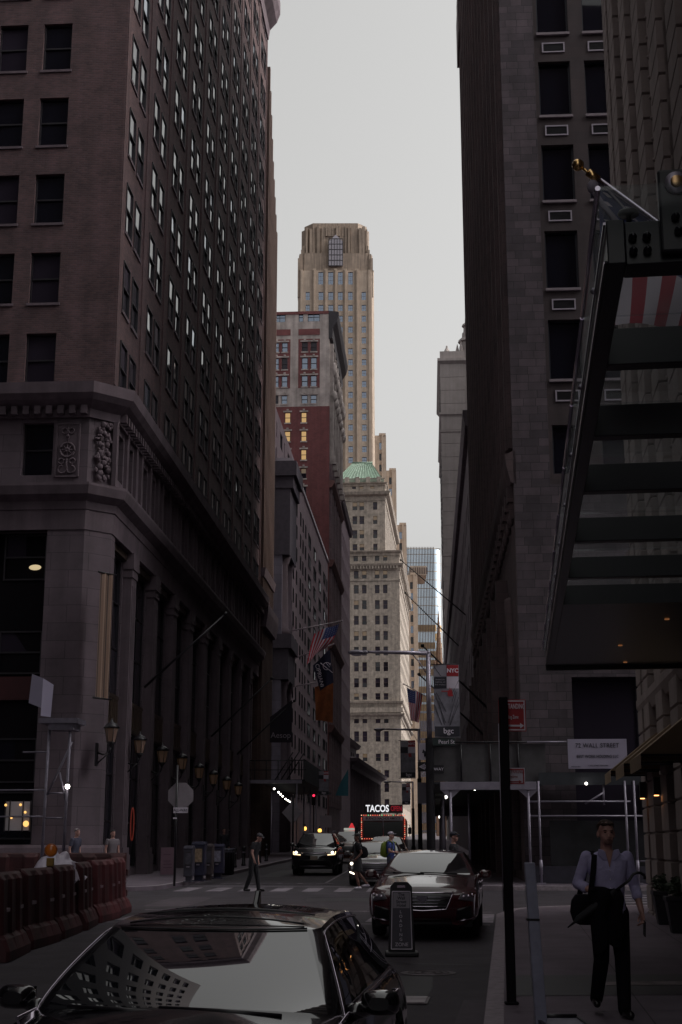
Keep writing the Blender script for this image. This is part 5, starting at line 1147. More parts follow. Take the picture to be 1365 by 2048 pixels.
# three flags on the bank
def pale_pole(Y, a, c_, label):
    A, B = at(*a, Y), at(*c_, Y); o = root('flagpole', label, 'flagpole', tuple(A), 0, 'pale flagpoles on the bank'); b = MB(); b.tube([(0, 0, 0), B - A], [.07, .05], 8); b.build('pole', mat('pale painted pole', (.38, .35, .34), .5), o)
    b = MB(); b.ball(B - A, .09, nu=8, nv=6); b.build('finial', MATS['pale painted pole'], o); return A, B
pale_pole(108, (560, 1266), (684, 1242), 'uppermost pale flagpole on the bank, with the striped flag'); pale_pole(112, (580, 1320), (668, 1288), 'middle pale flagpole on the bank, with the navy flag'); pale_pole(116, (585, 1374), (665, 1358), 'lowest pale flagpole on the bank, with the orange flag')
c00, c10, c01, c11 = (677, 1246), (600, 1345), (627, 1268), (640, 1335)
def PB(u, v):                        # hoist along the pole (v), stripes hanging down (u), the lower corner gathered
    px = 679 - 50 * v - (14 + 4 * v) * u - 9 * u * u * (1 - v) * 2 + 3 * math.sin(5 * v + 3 * u) * u; py = 1247 + 19 * v + (52 + 12 * v) * u
    return at(px, py, 108) + Vector((0, .35 * math.sin(8 * v + 2.5 * u), 0))
flag('striped_flag', 'red white and blue flag hanging from the uppermost pale pole on the bank', PB)
def quadcloth(name, label, pts, Y, m, nu=12, nv=12, amp=.25):
    o0 = at(*pts[0], Y); o = root(name, label, 'flag', tuple(o0))
    A, B, C, D = [at(*p, Y) - o0 for p in pts]
    f = lambda u, v: A * (1 - u) * (1 - v) + B * u * (1 - v) + C * u * v + D * (1 - u) * v + Vector((0, amp * math.sin(6 * u + 2 * v), 0))
    b = MB(); b.grid(f, nu, nv); b.build('cloth', m, o, fixn=False); return o, f
o, f = quadcloth('navy_flag', 'dark navy flag with white lettering below the striped flag on the left', [(626, 1331), (660, 1299), (668, 1364), (641, 1381)], 112, mat('navy flag cloth', (.020, .022, .05), .85))
e = f(.22, .9) - f(.22, .1); ang = math.atan2(e.z, e.x); lettering('CIPRIANI', m_textwhite, o, tuple(f(.2, .5) + Vector((.0, -.32, 0))), .46, rot=(rad(90), -ang, 0), sx=1.05)
b = MB(); cc = f(.7, .42) + Vector((0, -.3, 0))
ring(b, cc.x, cc.z, .3, .03, y=cc.y, a0=20, a1=300); b.tube([cc + Vector((-.5, 0, .25)), cc + Vector((.5, 0, -.55))], .03, 5); b.tube([cc + Vector((-.1, 0, .3)), cc + Vector((.25, 0, -.1)), cc + Vector((.3, 0, .25))], .025, 5); b.build('emblem', m_textwhite, o)
quadcloth('orange_flag', 'faded orange flag below the navy flag on the left', [(630, 1374), (667, 1362), (666, 1445), (632, 1440)], 116, mat('orange flag cloth', (.26, .085, .022), .85, var=.45, scale=1.2))
quadcloth('teal_banner', 'teal triangular banner hanging above the far left pavement', [(671, 1591), (697, 1592), (697, 1538), (681, 1566)], 130, mat('teal cloth', (.035, .16, .18), .8), amp=.1)
def PR(u, v):
    px = 814 + 32 * v + (8 - 16 * v) * u; py = 1375 + 14 * v + (66 - 10 * v) * u
    return at(px, py, 150) + Vector((0, .3 * math.sin(7 * v + 2 * u), 0))
flag('striped_flag', 'red white and blue flag to the left of the nearest street lamp', PR)
A, B = at(880, 1408, 150), at(808, 1368, 150); o = root('flagpole', 'thin pale flagpole holding the striped flag left of the nearest street lamp', 'flagpole', tuple(A)); b = MB(); b.tube([(0, 0, 0), B - A], .05, 6); b.build('pole', MATS['pale painted pole'], o); b = MB(); b.ball(B - A, .09, nu=8, nv=6); b.build('finial', MATS['pale painted pole'], o)

# ------------------------------------------------------------------ covered walkways
m_shed = mat('dark green plywood', (.035, .042, .046), .75, var=.3, scale=1.5)
m_beam = mat('grey steel beam', (.30, .30, .33), .4, metal=.5, var=.2)
def bulb(label, p, group, s=1.0, col=(1, .95, .85), es=9, r=.06):
    o = root('bare_bulb', label, 'lamp', tuple(p), 0, group)
    b = MB(); b.ball((0, 0, 0), r, nu=10, nv=7); b.build('bulb', emis('bulb %.1f' % es, col, es), o); b = MB(); b.tube([(0, 0, r * .8), (0, 0, r * 2)], r * .5, 6); b.build('socket', m_black, o); return o
X0s, X1s, Y0s = xat(884, 1575, 45.0), xat(1071, 1575, 45.0), 45.0
zB1, zB0 = zat(1564, 45), zat(1580, 45); gz45 = gz(45) + .13
sd = root('sidewalk_shed', 'pipe and plywood sidewalk shed over the right pavement beyond the crossing', 'scaffold shed', (X0s, Y0s, gz45), -AZ)
W = X1s - X0s; zb1, zb0 = zB1 - gz45, zB0 - gz45; LS = 52
b = MB(); b.box(-.05, W + .02, 0, .14, zb0, zb1); b.build('front_beam', m_beam, sd, bevel=.01)
b = MB(); b.box(-.3, W + .3, .16, LS, zb1 - .06, zb1 + .02); b.build('deck', m_shed, sd)
b = MB(); zp0, zp1 = zb1 + .03, zat(1484, 45) - gz45
for k in range(4): b.box(-.25 + k * .92, .62 + k * .92, .2, .24, zp0, zp1 - .06)
for k in range(18): b.box(-.29, -.25, .25 + k * 2.9, 3.1 + k * 2.9, zp0, zp1 - .06)
b.build('parapet', mat('grey green netting panel', (.070, .072, .070), .8, var=.25), sd)
b = MB(); b.tube([(-.3, .15, zp1), (W + 1.2, .15, zp1)], .03, 6); 
for x in (-.28, .65, 1.6, 2.5): b.tube([(x, .16, zp0), (x, .16, zp1)], .03, 6)
b.build('rail', m_black, sd)
for x, y in ((.28, .07), (2.78, .07), (.95, 3), (2.9, 2.6), (.1, 3.2), (.1, 6.3), (.1, 9.4), (.1, 12.5), (.1, 15.6), (2.8, 6), (2.8, 10), (.1, 19), (.1, 24), (2.8, 14)):
    b = MB(); b.tube([(x, y, .04), (x, y, zb0)], .045, 10); b.box(x - .14, x + .14, y - .14, y + .14, 0, .05); b.prism([(x - .32, zb0), (x, zb0 - .3), (x + .32, zb0)], y - .02, y + .02) if y < 1 else None; b.build('leg', m_beam, sd)
bulb('white bulb under the front beam of the right sidewalk shed', at(950, 1579, 45.6), None, es=5, r=.035)
for i, (px, py) in enumerate(((892, 1594), (886, 1616), (884, 1625), (880, 1634))): bulb('one of the white bulbs strung inside the right sidewalk shed', at(px, py, 50 + 6 * i), 'bulbs inside the right shed', es=5, r=.06)
# scaffold along the side street in front of the granite tower
s2x = X1s + .1; sc_ = root('pipe_scaffold', 'pipe scaffold with dark deck and white address board before the granite tower', 'scaffold', (s2x, 44.9, gz45), -AZ)
uu = lambda px: xat(px, 1650, 44.9) - s2x
zz_ = lambda py: zat(py, 44.9) - gz45
W2 = uu(1290)
b = MB(); b.box(.0, W2 + 6, .05, 1.5, zz_(1562), zz_(1556)); b.box(.0, W2 + 6, .0, .05, zz_(1570), zz_(1545)); b.build('deck', m_shed, sc_)
for py, x0, x1 in ((1603, uu(1060), uu(1262)), (1632, uu(1060), uu(1290)), (1484, uu(1060), uu(1140)), (1722, uu(1275), uu(1325))): b = MB(); b.tube([(x0, 0, zz_(py)), (x1, 0, zz_(py))], .028, 8); b.build('rail', m_beam, sc_)
b = MB(); b.tube([(uu(1172), .1, zz_(1608)), (uu(1210), .1, zz_(1585))], .03, 6); b.tube([(uu(1210), .1, zz_(1610)), (uu(1210), .1, zz_(1570))], .035, 6); b.build('brace', m_beam, sc_)
for px in (1080, 1252, 1270):
    x = uu(px); b = MB(); b.tube([(x, 0, .03), (x, 0, zz_(1562))], .038, 10); b.box(x - .13, x + .13, -.13, .13, 0, .05); b.tube([(x, 0, .3), (x, 0, .75)], .055, 8); b.build('leg', m_beam, sc_)
b = MB(); b.box(-.2, W2 + 4, .9, 1.0, 0, .55); b.build('jersey_base', mat('dark blue grey board', (.05, .05, .065), .7, var=.2), sc_)
b = MB(); b.box(.4, W2 + 4, 1.1, 1.16, .55, zz_(1640)); b.build('hoarding', mat('mottled dark hoarding', (.022, .024, .026), .6, var=.6, scale=1.2), sc_)
bx0, bx1, bz0, bz1 = uu(1141), uu(1259), zz_(1538), zz_(1479)
b = MB(); b.box(bx0, bx1, -.08, -.05, bz0, bz1); ab = b.build('address_board', mat('pale lilac grey board', (.36, .36, .42), .5, var=.05), sc_, bevel=.006)
lettering('72 WALL STREET', m_textdark, ab, ((bx0 + bx1) / 2, -.086, zz_(1492)), .20, sx=.86, sp=1.1); lettering('BEST WORK HOLDING LLC', m_textdark, ab, ((bx0 + bx1) / 2, -.086, zz_(1514)), .14, sx=.72, sp=1.1); lettering('72 WALL STREET, NEW YORK', m_textdark, ab, ((bx0 + bx1) / 2, -.086, zz_(1532)), .05, sx=1.0); lettering('SIGN BOARD', m_textdark, ab, (bx0 + .24, -.086, zz_(1534)), .05)
b = MB()
for x in (bx0 + .06, bx1 - .06, (bx0 + bx1) / 2):
    for z in (bz0 + .06, bz1 - .06): b.ball((x, -.083, z), .012, nu=8, nv=5)
b.build('screw', m_steel, ab)['kind'] = 'stuff'
bulb('white bulb hanging below the address board of the pipe scaffold', at(1173, 1567, 44.6), None, es=6, r=.045)
# left covered walkway
YL = 88; gl_ = gz(YL) + .13; xl0, xl1 = xat(486, 1565, YL), xat(604, 1565, YL)
ls = root('covered_walkway', 'covered walkway with railing and slanted braces on the left pavement', 'scaffold shed', (xl0, YL, gl_), -AZ)
zl = lambda py: zat(py, YL) - gl_; Wl = xl1 - xl0
b = MB(); b.box(0, Wl, 0, .15, zl(1567), zl(1560)); b.build('front_beam', m_beam, ls); b = MB(); b.box(-.2, Wl + .2, .15, 24, zl(1562), zl(1559)); b.build('deck', m_shed, ls)
b = MB(); b.tube([(0, 0, zl(1521)), (Wl + .3, 0, zl(1521))], .035, 6); b.tube([(0, 0, zl(1540)), (Wl + .3, 0, zl(1540))], .03, 6)
for k in range(6): b.tube([(Wl * k / 5, 0, zl(1560)), (Wl * k / 5, 0, zl(1521))], .03, 6)
for k in range(3): b.tube([(Wl * (.55 + .1 * k), 0, zl(1560)), (Wl * (.85 + .1 * k), 0, zl(1505))], .04, 6)
b.build('railing', m_black, ls); b = MB(); b.box(Wl + .1, Wl + .16, .1, 22, zl(1560), zl(1518)); b.build('parapet', m_shed, ls)
for x, y in ((.2, .1), (Wl - .3, .1), (.2, 5), (Wl - .3, 5), (.2, 10), (Wl - .3, 10), (.2, 15), (Wl - .3, 15)):
    b = MB(); b.tube([(x, y, 0), (x, y, zl(1567))], .05, 8); b.build('leg', m_beam, ls)
for i, (px, py) in enumerate(((549, 1577.5), (557.5, 1584.5), (561.5, 1588.5), (566, 1592.5), (571.5, 1598), (576, 1600.5), (580, 1603.5))): bulb('one of a row of white bulbs hanging under the left covered walkway', at(px, py, 89 + 3.0 * i), 'bulbs under the left covered walkway', es=6, r=.06)
m_pipe = mat('dull scaffold pipe', (.15, .15, .17), .5, metal=.4, var=.3)
# left pipe scaffold with board
YS = 44.3; ps = root('pipe_scaffold', 'thin pipe scaffold tower with white notice board at the far left', 'scaffold', (xat(112, 1650, YS), YS, gz(YS) + .13), -AZ)
xs = lambda px: xat(px, 1600, YS) - ps.location.x
zs_ = lambda py: zat(py, YS) - ps.location.z
for px, pt in ((92, 1448), (135, 1462)):
    b = MB(); b.tube([(xs(px - 3), 0, 0), (xs(px), 0, zs_(pt))], .05, 8); b.box(xs(px) - .12, xs(px) + .12, -.12, .12, 0, .04); b.build('leg', m_pipe, ps)
b = MB()
for py, a, c_ in ((1504, 40, 92), (1580, -5, 92), (1633, -5, 92), (1586, 92, 130), (1636, 92, 130)): b.tube([(xs(a), 0, zs_(py)), (xs(c_), 0, zs_(py))], .03, 6)
b.tube([(xs(94), 0, zs_(1590)), (xs(140), 0, zs_(1484))], .04, 6); b.tube([(xs(117), 0, zs_(1545)), (xs(132), 0, zs_(1600))], .035, 6); b.build('brace', m_pipe, ps)
b = MB(); b.box(xs(72), xs(152), -.2, .9, zs_(1447), zs_(1437)); b.box(xs(92), xs(143), -.15, .8, zs_(1460), zs_(1447)); b.build('platform', m_pipe, ps)
b = MB(); b.add([(xs(48), -.1, zs_(1406)), (xs(74), -.1, zs_(1416)), (xs(75.5), -.1, zs_(1357)), (xs(52), -.1, zs_(1348))], [(0, 1, 2, 3)]); b.add([(xs(74), -.1, zs_(1432)), (xs(87), .35, zs_(1432)), (xs(90), .35, zs_(1367)), (xs(75.5), -.1, zs_(1357))], [(0, 1, 2, 3)])
b.build('notice_board', mat('dull lilac grey board', (.24, .24, .29), .5), ps)
bulb('white bulb on the left pipe scaffold', at(135.5, 1573, 44.2), None, es=8, r=.075)
# lit shop window with small amber bulbs
sw = root('lit_shop_window', 'pale lit shop window with small amber bulbs behind the left pipe scaffold', 'shop window', (xat(36, 1630, 46.6), 46.6, zat(1661, 46.6)), -AZ)
ww_ = xat(61, 1630, 46.6) - xat(10, 1630, 46.6); wh_ = zat(1603, 46.6) - zat(1661, 46.6)
b = MB(); b.box(-ww_ / 2, ww_ / 2, .0, .02, 0, wh_); b.build('pane', mat('lit frosted pane', (.2, .19, .2), .5, emit=(1, .93, .92), es=.022), sw)
b = MB()
for x in (-ww_ / 2, -ww_ / 2 + .15, ww_ / 2 - .25, ww_ / 2): b.box(x - .02, x + .02, -.03, .03, -.03, wh_ + .03)
b.box(-ww_ / 2, ww_ / 2, -.03, .03, wh_ * .47, wh_ * .5); b.build('frame', m_frame, sw)
for px, py, r in ((12, 1610, .045), (42, 1609.5, .045), (51.5, 1624.5, .045), (23.5, 1635.5, .04), (53, 1647.5, .10)):
    p = at(px, py, 46.5) - Vector(sw.location); b = MB(); b.ball(p, r, nu=10, nv=7); b.build('amber_bulb', emis('amber bulb', (1, .55, .16), .9), sw)
# gold striped banner on the corner
gb_ = root('gold_banner', 'tall gold striped banner on the corner pier of the brick building', 'banner', tuple(at(205, 1397, 46.2)), rad(52))
bw2, bh2 = .62, zat(1147, 46.2) - zat(1397, 46.2); b = MB(); b.grid(lambda u, v: Vector((-bw2 / 2 + bw2 * u, .03 * math.sin(14 * u), bh2 * v)), 14, 4, mf=lambda i, j: (0, 1, 0, 0, 2, 0, 1)[i % 7]); b.build('cloth', [mat('gold cloth', (.17, .115, .075), .6), mat('dark gold cloth', (.05, .034, .026), .7), mat('pale gold cloth', (.26, .19, .125), .5)], gb_, fixn=False)
b = MB(); b.tube([(-bw2 / 2 - .1, 0, bh2), (bw2 / 2 + .1, 0, bh2)], .035, 6); b.tube([(-bw2 / 2 - .1, 0, 0), (bw2 / 2 + .1, 0, 0)], .035, 6); b.build('bracket', m_black, gb_)
# red glow sign at the left wall
o = root('neon_sign', 'narrow red neon oval sign low on the left colonnade', 'sign', tuple(at(265, 1648, 53.5))); b = MB(); b.tube([(.06 * math.cos(rad(t)), 0, .62 * math.sin(rad(t))) for t in range(0, 361, 20)], .022, 6); b.build('tube', emis('red neon', (1, .14, .09), .05), o); b = MB(); b.ball((0, .04, 0), (.08, .02, .66)); b.build('backing', m_black, o)
# hotel awnings, wall sconces, planters
m_awn = mat('dull gold awning canvas', (.25, .195, .11), .8, var=.12)
HX = lambda y: 3.26 + .118 * y
def awning(Y, wdt, label):
    o = root('window_awning', label, 'awning', (HX(Y), Y, gz(Y) + .13), -AH, 'awnings on the hotel front')
    zt_, zb_ = 3.75, 2.85; pr = 1.15
    b = MB(); b.add([(-.02, 0, zt_), (-.02, wdt, zt_), (-pr, wdt, zb_), (-pr, 0, zb_), (-pr, wdt, zb_ - .22), (-pr, 0, zb_ - .22), (-.02, 0, zb_), (-.02, wdt, zb_)], [(0, 1, 2, 3), (3, 2, 4, 5), (0, 3, 6), (1, 7, 2)]); b.build('canvas', m_awn, o)
    b = MB(); b.tube([(-.02, .02, zb_ - .02), (-pr + .02, .02, zb_ - .02), (-pr + .02, wdt - .02, zb_ - .02), (-.02, wdt - .02, zb_ - .02)], .018, 6); b.build('frame', m_black, o)
awning(27.4, 1.7, 'dull gold awning farthest along the hotel front'); awning(24.3, 1.9, 'middle dull gold awning over the hotel pavement'); awning(21.2, 1.9, 'nearest dull gold awning at the right edge')
for Y, lab in ((28.9, 'amber wall sconce on the farthest hotel pier'), (26.2, 'amber wall sconce between the gold awnings')):
    o = root('wall_sconce', lab, 'lamp', (HX(Y) - .42, Y, gz(Y) + 2.5), -AH, 'amber sconces on the hotel'); b = MB(); b.box(-.05, .08, -.06, .06, -.03, .3); b.build('housing', m_black, o); b = MB(); b.box(-.04, .04, -.05, .05, -.045, -.031); g = b.build('lamp', emis('amber sconce', (1, .42, .12), 3.2), o)
def planter(Y, label, s):
    X = HX(Y) - .33; o = root('planter', label, 'planter', (X, Y, gz(Y) + .13), -AH, 'planters along the hotel front')
    b = MB(); b.loft([[Vector((x * w_, y * w_, z)) for x, y in ((-1, -1), (1, -1), (1, 1), (-1, 1))] for w_, z in ((.17, 0), (.24, .52), (.26, .53), (.26, .60), (.21, .60))], 0, True, False); b.build('tub', mat('dark lead planter', (.025, .024, .03), .6, var=.2), o, bevel=.01)
    r = random.Random(s); b = MB()
    for k in range(420):
        v = Vector((r.gauss(0, 1), r.gauss(0, 1), r.gauss(0, 1))).normalized() * .25 * r.random() ** .35; c_ = Vector((v.x, v.y, 0.72 + v.z * .85)); q = Matrix.Rotation(r.random() * 6.3, 3, 'Z') @ Matrix.Rotation(r.random() * 3, 3, 'X'); a_, e_ = .045 * (q @ Vector((1, 0, 0))), .022 * (q @ Vector((0, 1, 0)))
        b.add([c_ - a_, c_ - e_, c_ + a_, c_ + e_], [(0, 1, 2, 3)])
    b.build('foliage', mat('dark shrub leaves', (.035, .06, .028), .6, var=.4, scale=9), o, fixn=False); b = MB(); b.tube([(0, 0, .55), (0, 0, .75)], .03, 6); b.build('stem', m_frame_br, o)
planter(26.3, 'dark planter with clipped shrub farther along the hotel front', 3); planter(24.2, 'dark planter with clipped shrub at the right edge', 5)

# ------------------------------------------------------------------ red construction barriers
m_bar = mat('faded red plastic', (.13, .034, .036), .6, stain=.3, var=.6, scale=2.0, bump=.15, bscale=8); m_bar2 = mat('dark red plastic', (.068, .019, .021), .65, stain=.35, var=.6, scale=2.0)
def barrier(loc, rz, label, m, H=1.22, L=1.95):
    o = root('plastic_barrier', label, 'barrier', loc, rz, 'red plastic barriers round the roadworks')
    def prof(x, t):
        return None
    b = MB(); n = 26; rings = []
    for i in range(n + 1):
        x = -L / 2 + L * i / n; rib = .045 if (i % 9 in (1, 2, 3, 4)) else 0.0
        edge = .04 if i in (0, n) else 0
        pts = [(-.30 + edge, 0), (-.30 + edge, .14), (-.22 - rib * .4 + edge, .30), (-.15 - rib + edge, .36), (-.11 - rib + edge, H - .10), (-.09 + edge, H - .03), (-.05, H)]
        rings.append([Vector((x, y, z)) for y, z in pts] + [Vector((x, -y, z)) for y, z in pts[::-1]])
    b.loft(rings, 0, True, False); b.build('shell', m, o, bevel=.012)
    b = MB()
    for z in (.32, .78): b.box(-L / 2 - .05, -L / 2, -.07, .07, z, z + .14)
    for z in (.55, .98): b.box(L / 2, L / 2 + .05, -.07, .07, z, z + .14)
    b.build('hinge_lug', m, o, bevel=.01)
    for x in (-.55, .6):
        b = MB(); b.box(x - .12, x + .12, -.158 - .03, -.12, H * .55, H * .55 + .05); b.build('reflective_strip', mat('scuffed grey tape', (.28, .24, .25), .5, var=.3), o)
    return o
for k in range(6):
    Y = 20.2 + k * 2.08 + 1; X = -5.05
    lab = ['red plastic barrier nearest the camera at the left edge', 'second red barrier from the left edge', 'third red barrier, below the orange lamp', 'fourth red barrier along the roadworks', 'fifth red barrier, next to the end one', 'end red barrier, palest, before the crossing'][k]
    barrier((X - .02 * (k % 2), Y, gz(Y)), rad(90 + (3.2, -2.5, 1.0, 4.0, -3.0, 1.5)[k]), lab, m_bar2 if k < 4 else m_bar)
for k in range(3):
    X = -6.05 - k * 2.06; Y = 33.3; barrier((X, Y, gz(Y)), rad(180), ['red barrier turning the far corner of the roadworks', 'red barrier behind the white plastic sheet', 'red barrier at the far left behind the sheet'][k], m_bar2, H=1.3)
# orange lamp on the barrier and plastic sheet
pl = at(101, 1728, 24.4)
o = root('barricade_lamp', 'orange plastic barricade lamp standing on the red barriers', 'warning lamp', (pl.x, pl.y, gz(24.4) + 1.22))
zt0 = 0; b = MB(); b.box(-.06, .06, -.05, .05, 0, .14); b.build('battery_case', mat('yellow plastic', (.30, .19, .03), .5), o, bevel=.01)
b = MB(); M = Matrix.Translation((0, 0, .27)) @ Matrix.Rotation(rad(90), 4, 'X'); b.lathe([(.004, -.06), (.065, -.056), (.092, -.036), (.10, 0), (.092, .036), (.065, .056), (.004, .06)], 20, M=M); b.build('lens', mat('orange lens', (.34, .085, .012), .2, coat=.5, emit=(1, .3, .04), es=.02), o)
b = MB(); b.tube([(.102 * math.cos(rad(t)), 0, .27 + .102 * math.sin(rad(t))) for t in range(0, 361, 15)], .014, 6); b.build('lens_rim', mat('orange plastic', (.34, .10, .02), .5), o)
rr = random.Random(8); nz = [[rr.random() for _ in range(15)] for _ in range(23)]
p0 = at(62, 1738, 26.5); p1 = at(163, 1726, 26.5); o = root('plastic_sheet', 'crumpled white plastic sheet heaped behind the red barriers', 'plastic sheet', (p0.x, 26.5, gz(26.5) + .9))
wd_ = p1.x - p0.x
def PS(u, v):
    i, j = min(int(u * 22), 21), min(int(v * 14), 13); dome = math.sin(math.pi * min(max(u, .001), .999)) ** .6
    return Vector((wd_ * u + .05 * (nz[i][j] - .5), -.6 + 1.2 * v + .05 * (nz[j][i % 15] - .5), dome * math.sin(math.pi * v) ** .5 * .52 + .09 * (nz[i][j] - .5) + .03 * math.sin(u * 23 + v * 9)))
b = MB(); b.grid(PS, 22, 14); b.build('sheet', mat('white plastic film', (.55, .55, .58), .35, var=.1), o, fixn=False)
b = MB(); b.box(.1, wd_ - .1, -.5, .5, -.9, -.02); b.build('covered_pallet', mat('dark timber', (.05, .04, .04), .8), o)

# ------------------------------------------------------------------ things on the left pavement
m_nb = mat('dark blue newspaper box', (.018, .019, .040), .45, var=.2)
def newsbox(px, py, h, w, col, label, face=None):
    p = gnd(px, py, .13); o = root('newspaper_box', label, 'newspaper box', tuple(p), -.1, 'newspaper boxes at the left kerb')
    b = MB(); b.box(-w / 2, w / 2, -.2, .2, .18, h - .12); b.loft([[Vector((x, y, z)) for x, y in ((-w / 2 - e, -.2 - e), (w / 2 + e, -.2 - e), (w / 2 + e, .2 + e), (-w / 2 - e, .2 + e))] for e, z in ((.01, h - .12), (.02, h - .1), (-.02, h))], 0, True, False); b.box(-w * .3, w * .3, -.14, .14, .03, .18); b.box(-w / 2, w / 2, -.2, .2, 0, .03); b.build('cabinet', col, o, bevel=.012)
    b = MB(); b.box(-w * .36, w * .36, -.215, -.201, h * .45, h - .2); g = b.build('door', m_frame, o); b = MB(); b.box(-w * .3, w * .3, -.222, -.216, h * .48, h - .24); b.build('front_page', face or mat('faded magazine cover', (.22, .17, .10), .6, var=.6, scale=9), g)
    b = MB(); b.box(-.05, .05, -.24, -.202, h * .40, h * .43); b.build('handle', m_steel, o); return o
newsbox(378, 1764, 1.18, .30, mat('pale grey newspaper box', (.045, .045, .058), .5, var=.3), 'slim grey newspaper box, leftmost at the kerb', mat('dark cover', (.05, .05, .06), .6, var=.5, scale=8))
newsbox(398, 1762, 1.30, .44, m_nb, 'dark blue newspaper box with a yellow cover')
newsbox(418, 1760, 1.22, .28, mat('brown grey newspaper box', (.05, .04, .04), .5, var=.3), 'brown newspaper box right of the blue one', mat('dark cover', (.05, .05, .06), .6))
newsbox(436, 1757, 1.2, .42, mat('indigo newspaper box', (.022, .022, .05), .5), 'indigo newspaper box with white lower panel', mat('pale cover', (.18, .19, .22), .6, var=.5, scale=9))
p = gnd(455, 1750, .13); o = root('litter_bin', 'dark wire litter bin beside the newspaper boxes', 'litter bin', tuple(p))
b = MB(); b.lathe([(.22, 0), (.28, .9), (.30, .92), (.30, .96)], 16)
for k in range(16): t = 2 * math.pi * k / 16; b.tube([(.235 * math.cos(t), .235 * math.sin(t), .02), (.295 * math.cos(t), .295 * math.sin(t), .92)], .012, 4)
b.build('basket', m_black, o); b = MB(); b.lathe([(.285, .84), (.30, .985), (.2, .97), (.02, .9)], 14); b.build('liner', mat('pale bin liner', (.18, .20, .23), .5), o)
p = gnd(340, 1760, .13)
p = gnd(335, 1752, .13); o = root('pavement_board', 'pale pink folding board standing on the left pavement', 'a-frame board', tuple(p), .1)
b = MB(); M = Matrix.Rotation(rad(8), 4, 'X'); b.box(-.26, .26, -.02, .0, .05, 1.05, M=M); b.build('front_panel', mat('pale pink board', (.22, .15, .17), .6, var=.1), o, bevel=.006)
b = MB(); M2 = Matrix.Translation((0, .3, 0)) @ Matrix.Rotation(rad(-8), 4, 'X'); b.box(-.26, .26, 0, .02, .05, 1.05, M=M2); b.build('back_panel', m_frame, o)
b = MB()
for z in (.3, .42, .54, .78): b.box(-.16, .16 - .05 * (z > .5), -.024, -.0215, z, z + .03, M=M)
b.build('faint_text', mat('faded print', (.14, .09, .11), .7), o)
# bollards along the left kerb
for k in range(9):
    Y = 52 + 3.1 * k; X = XL2(Y) - .75
    if k == 0:
        o = root('bollard', '', 'bollard', (X, Y, gz(Y) + .13), 0, 'bollards along the left kerb'); b = MB(); b.lathe([(.11, 0), (.11, .08), (.085, .1), (.08, .75), (.10, .78), (.10, .82), (.06, .9), (.01, .92)], 14); b.build('shaft', m_black, o); b = MB(); b.lathe([(.084, .60), (.084, .66)], 14); b.build('band', m_steel, o); bol = o
    else: o = copy_tree(bol); o.location = (X, Y, gz(Y) + .13)
    o['label'] = 'one of the short black bollards along the left kerb behind the newspaper boxes'
# distant lights
for px, py, col, lab in ((610, 1657, (1, .5, .1), 'amber shop light left of the black oncoming car'), (640, 1661, (1, .55, .15), 'brightest amber shop light above the black oncoming car'), (583, 1665, (1, .6, .2), 'small amber light at the left end of the covered walkway')):
    bulb(lab, at(px, py, 118), None, col=col, es=1.6, r=.17)
for px, py, Y, lab in ((628, 1591, 112, 'red traffic signal on the left beyond the covered walkway'), (970, 1614, 80, 'red light deep inside the right sidewalk shed')):
    p = at(px, py, Y); o = root('traffic_signal', lab, 'traffic light', tuple(p)); b = MB(); b.box(-.18, .18, 0, .3, -.75, .25); b.build('housing', m_black, o, bevel=.03); b = MB(); M = Matrix.Translation((0, -.02, 0)) @ Matrix.Rotation(rad(90), 4, 'X'); b.lathe([(.10, 0), (.09, .03), (.01, .04)], 14, M=M); b.build('red_lens', emis('red signal', (1, .03, .09), 1.2), o)
    b = MB(); b.tube([(0, .15, -.75), (0, .15, -(p.z - gz(Y) - .13))], .05, 8); b.build('pole', m_black, o)
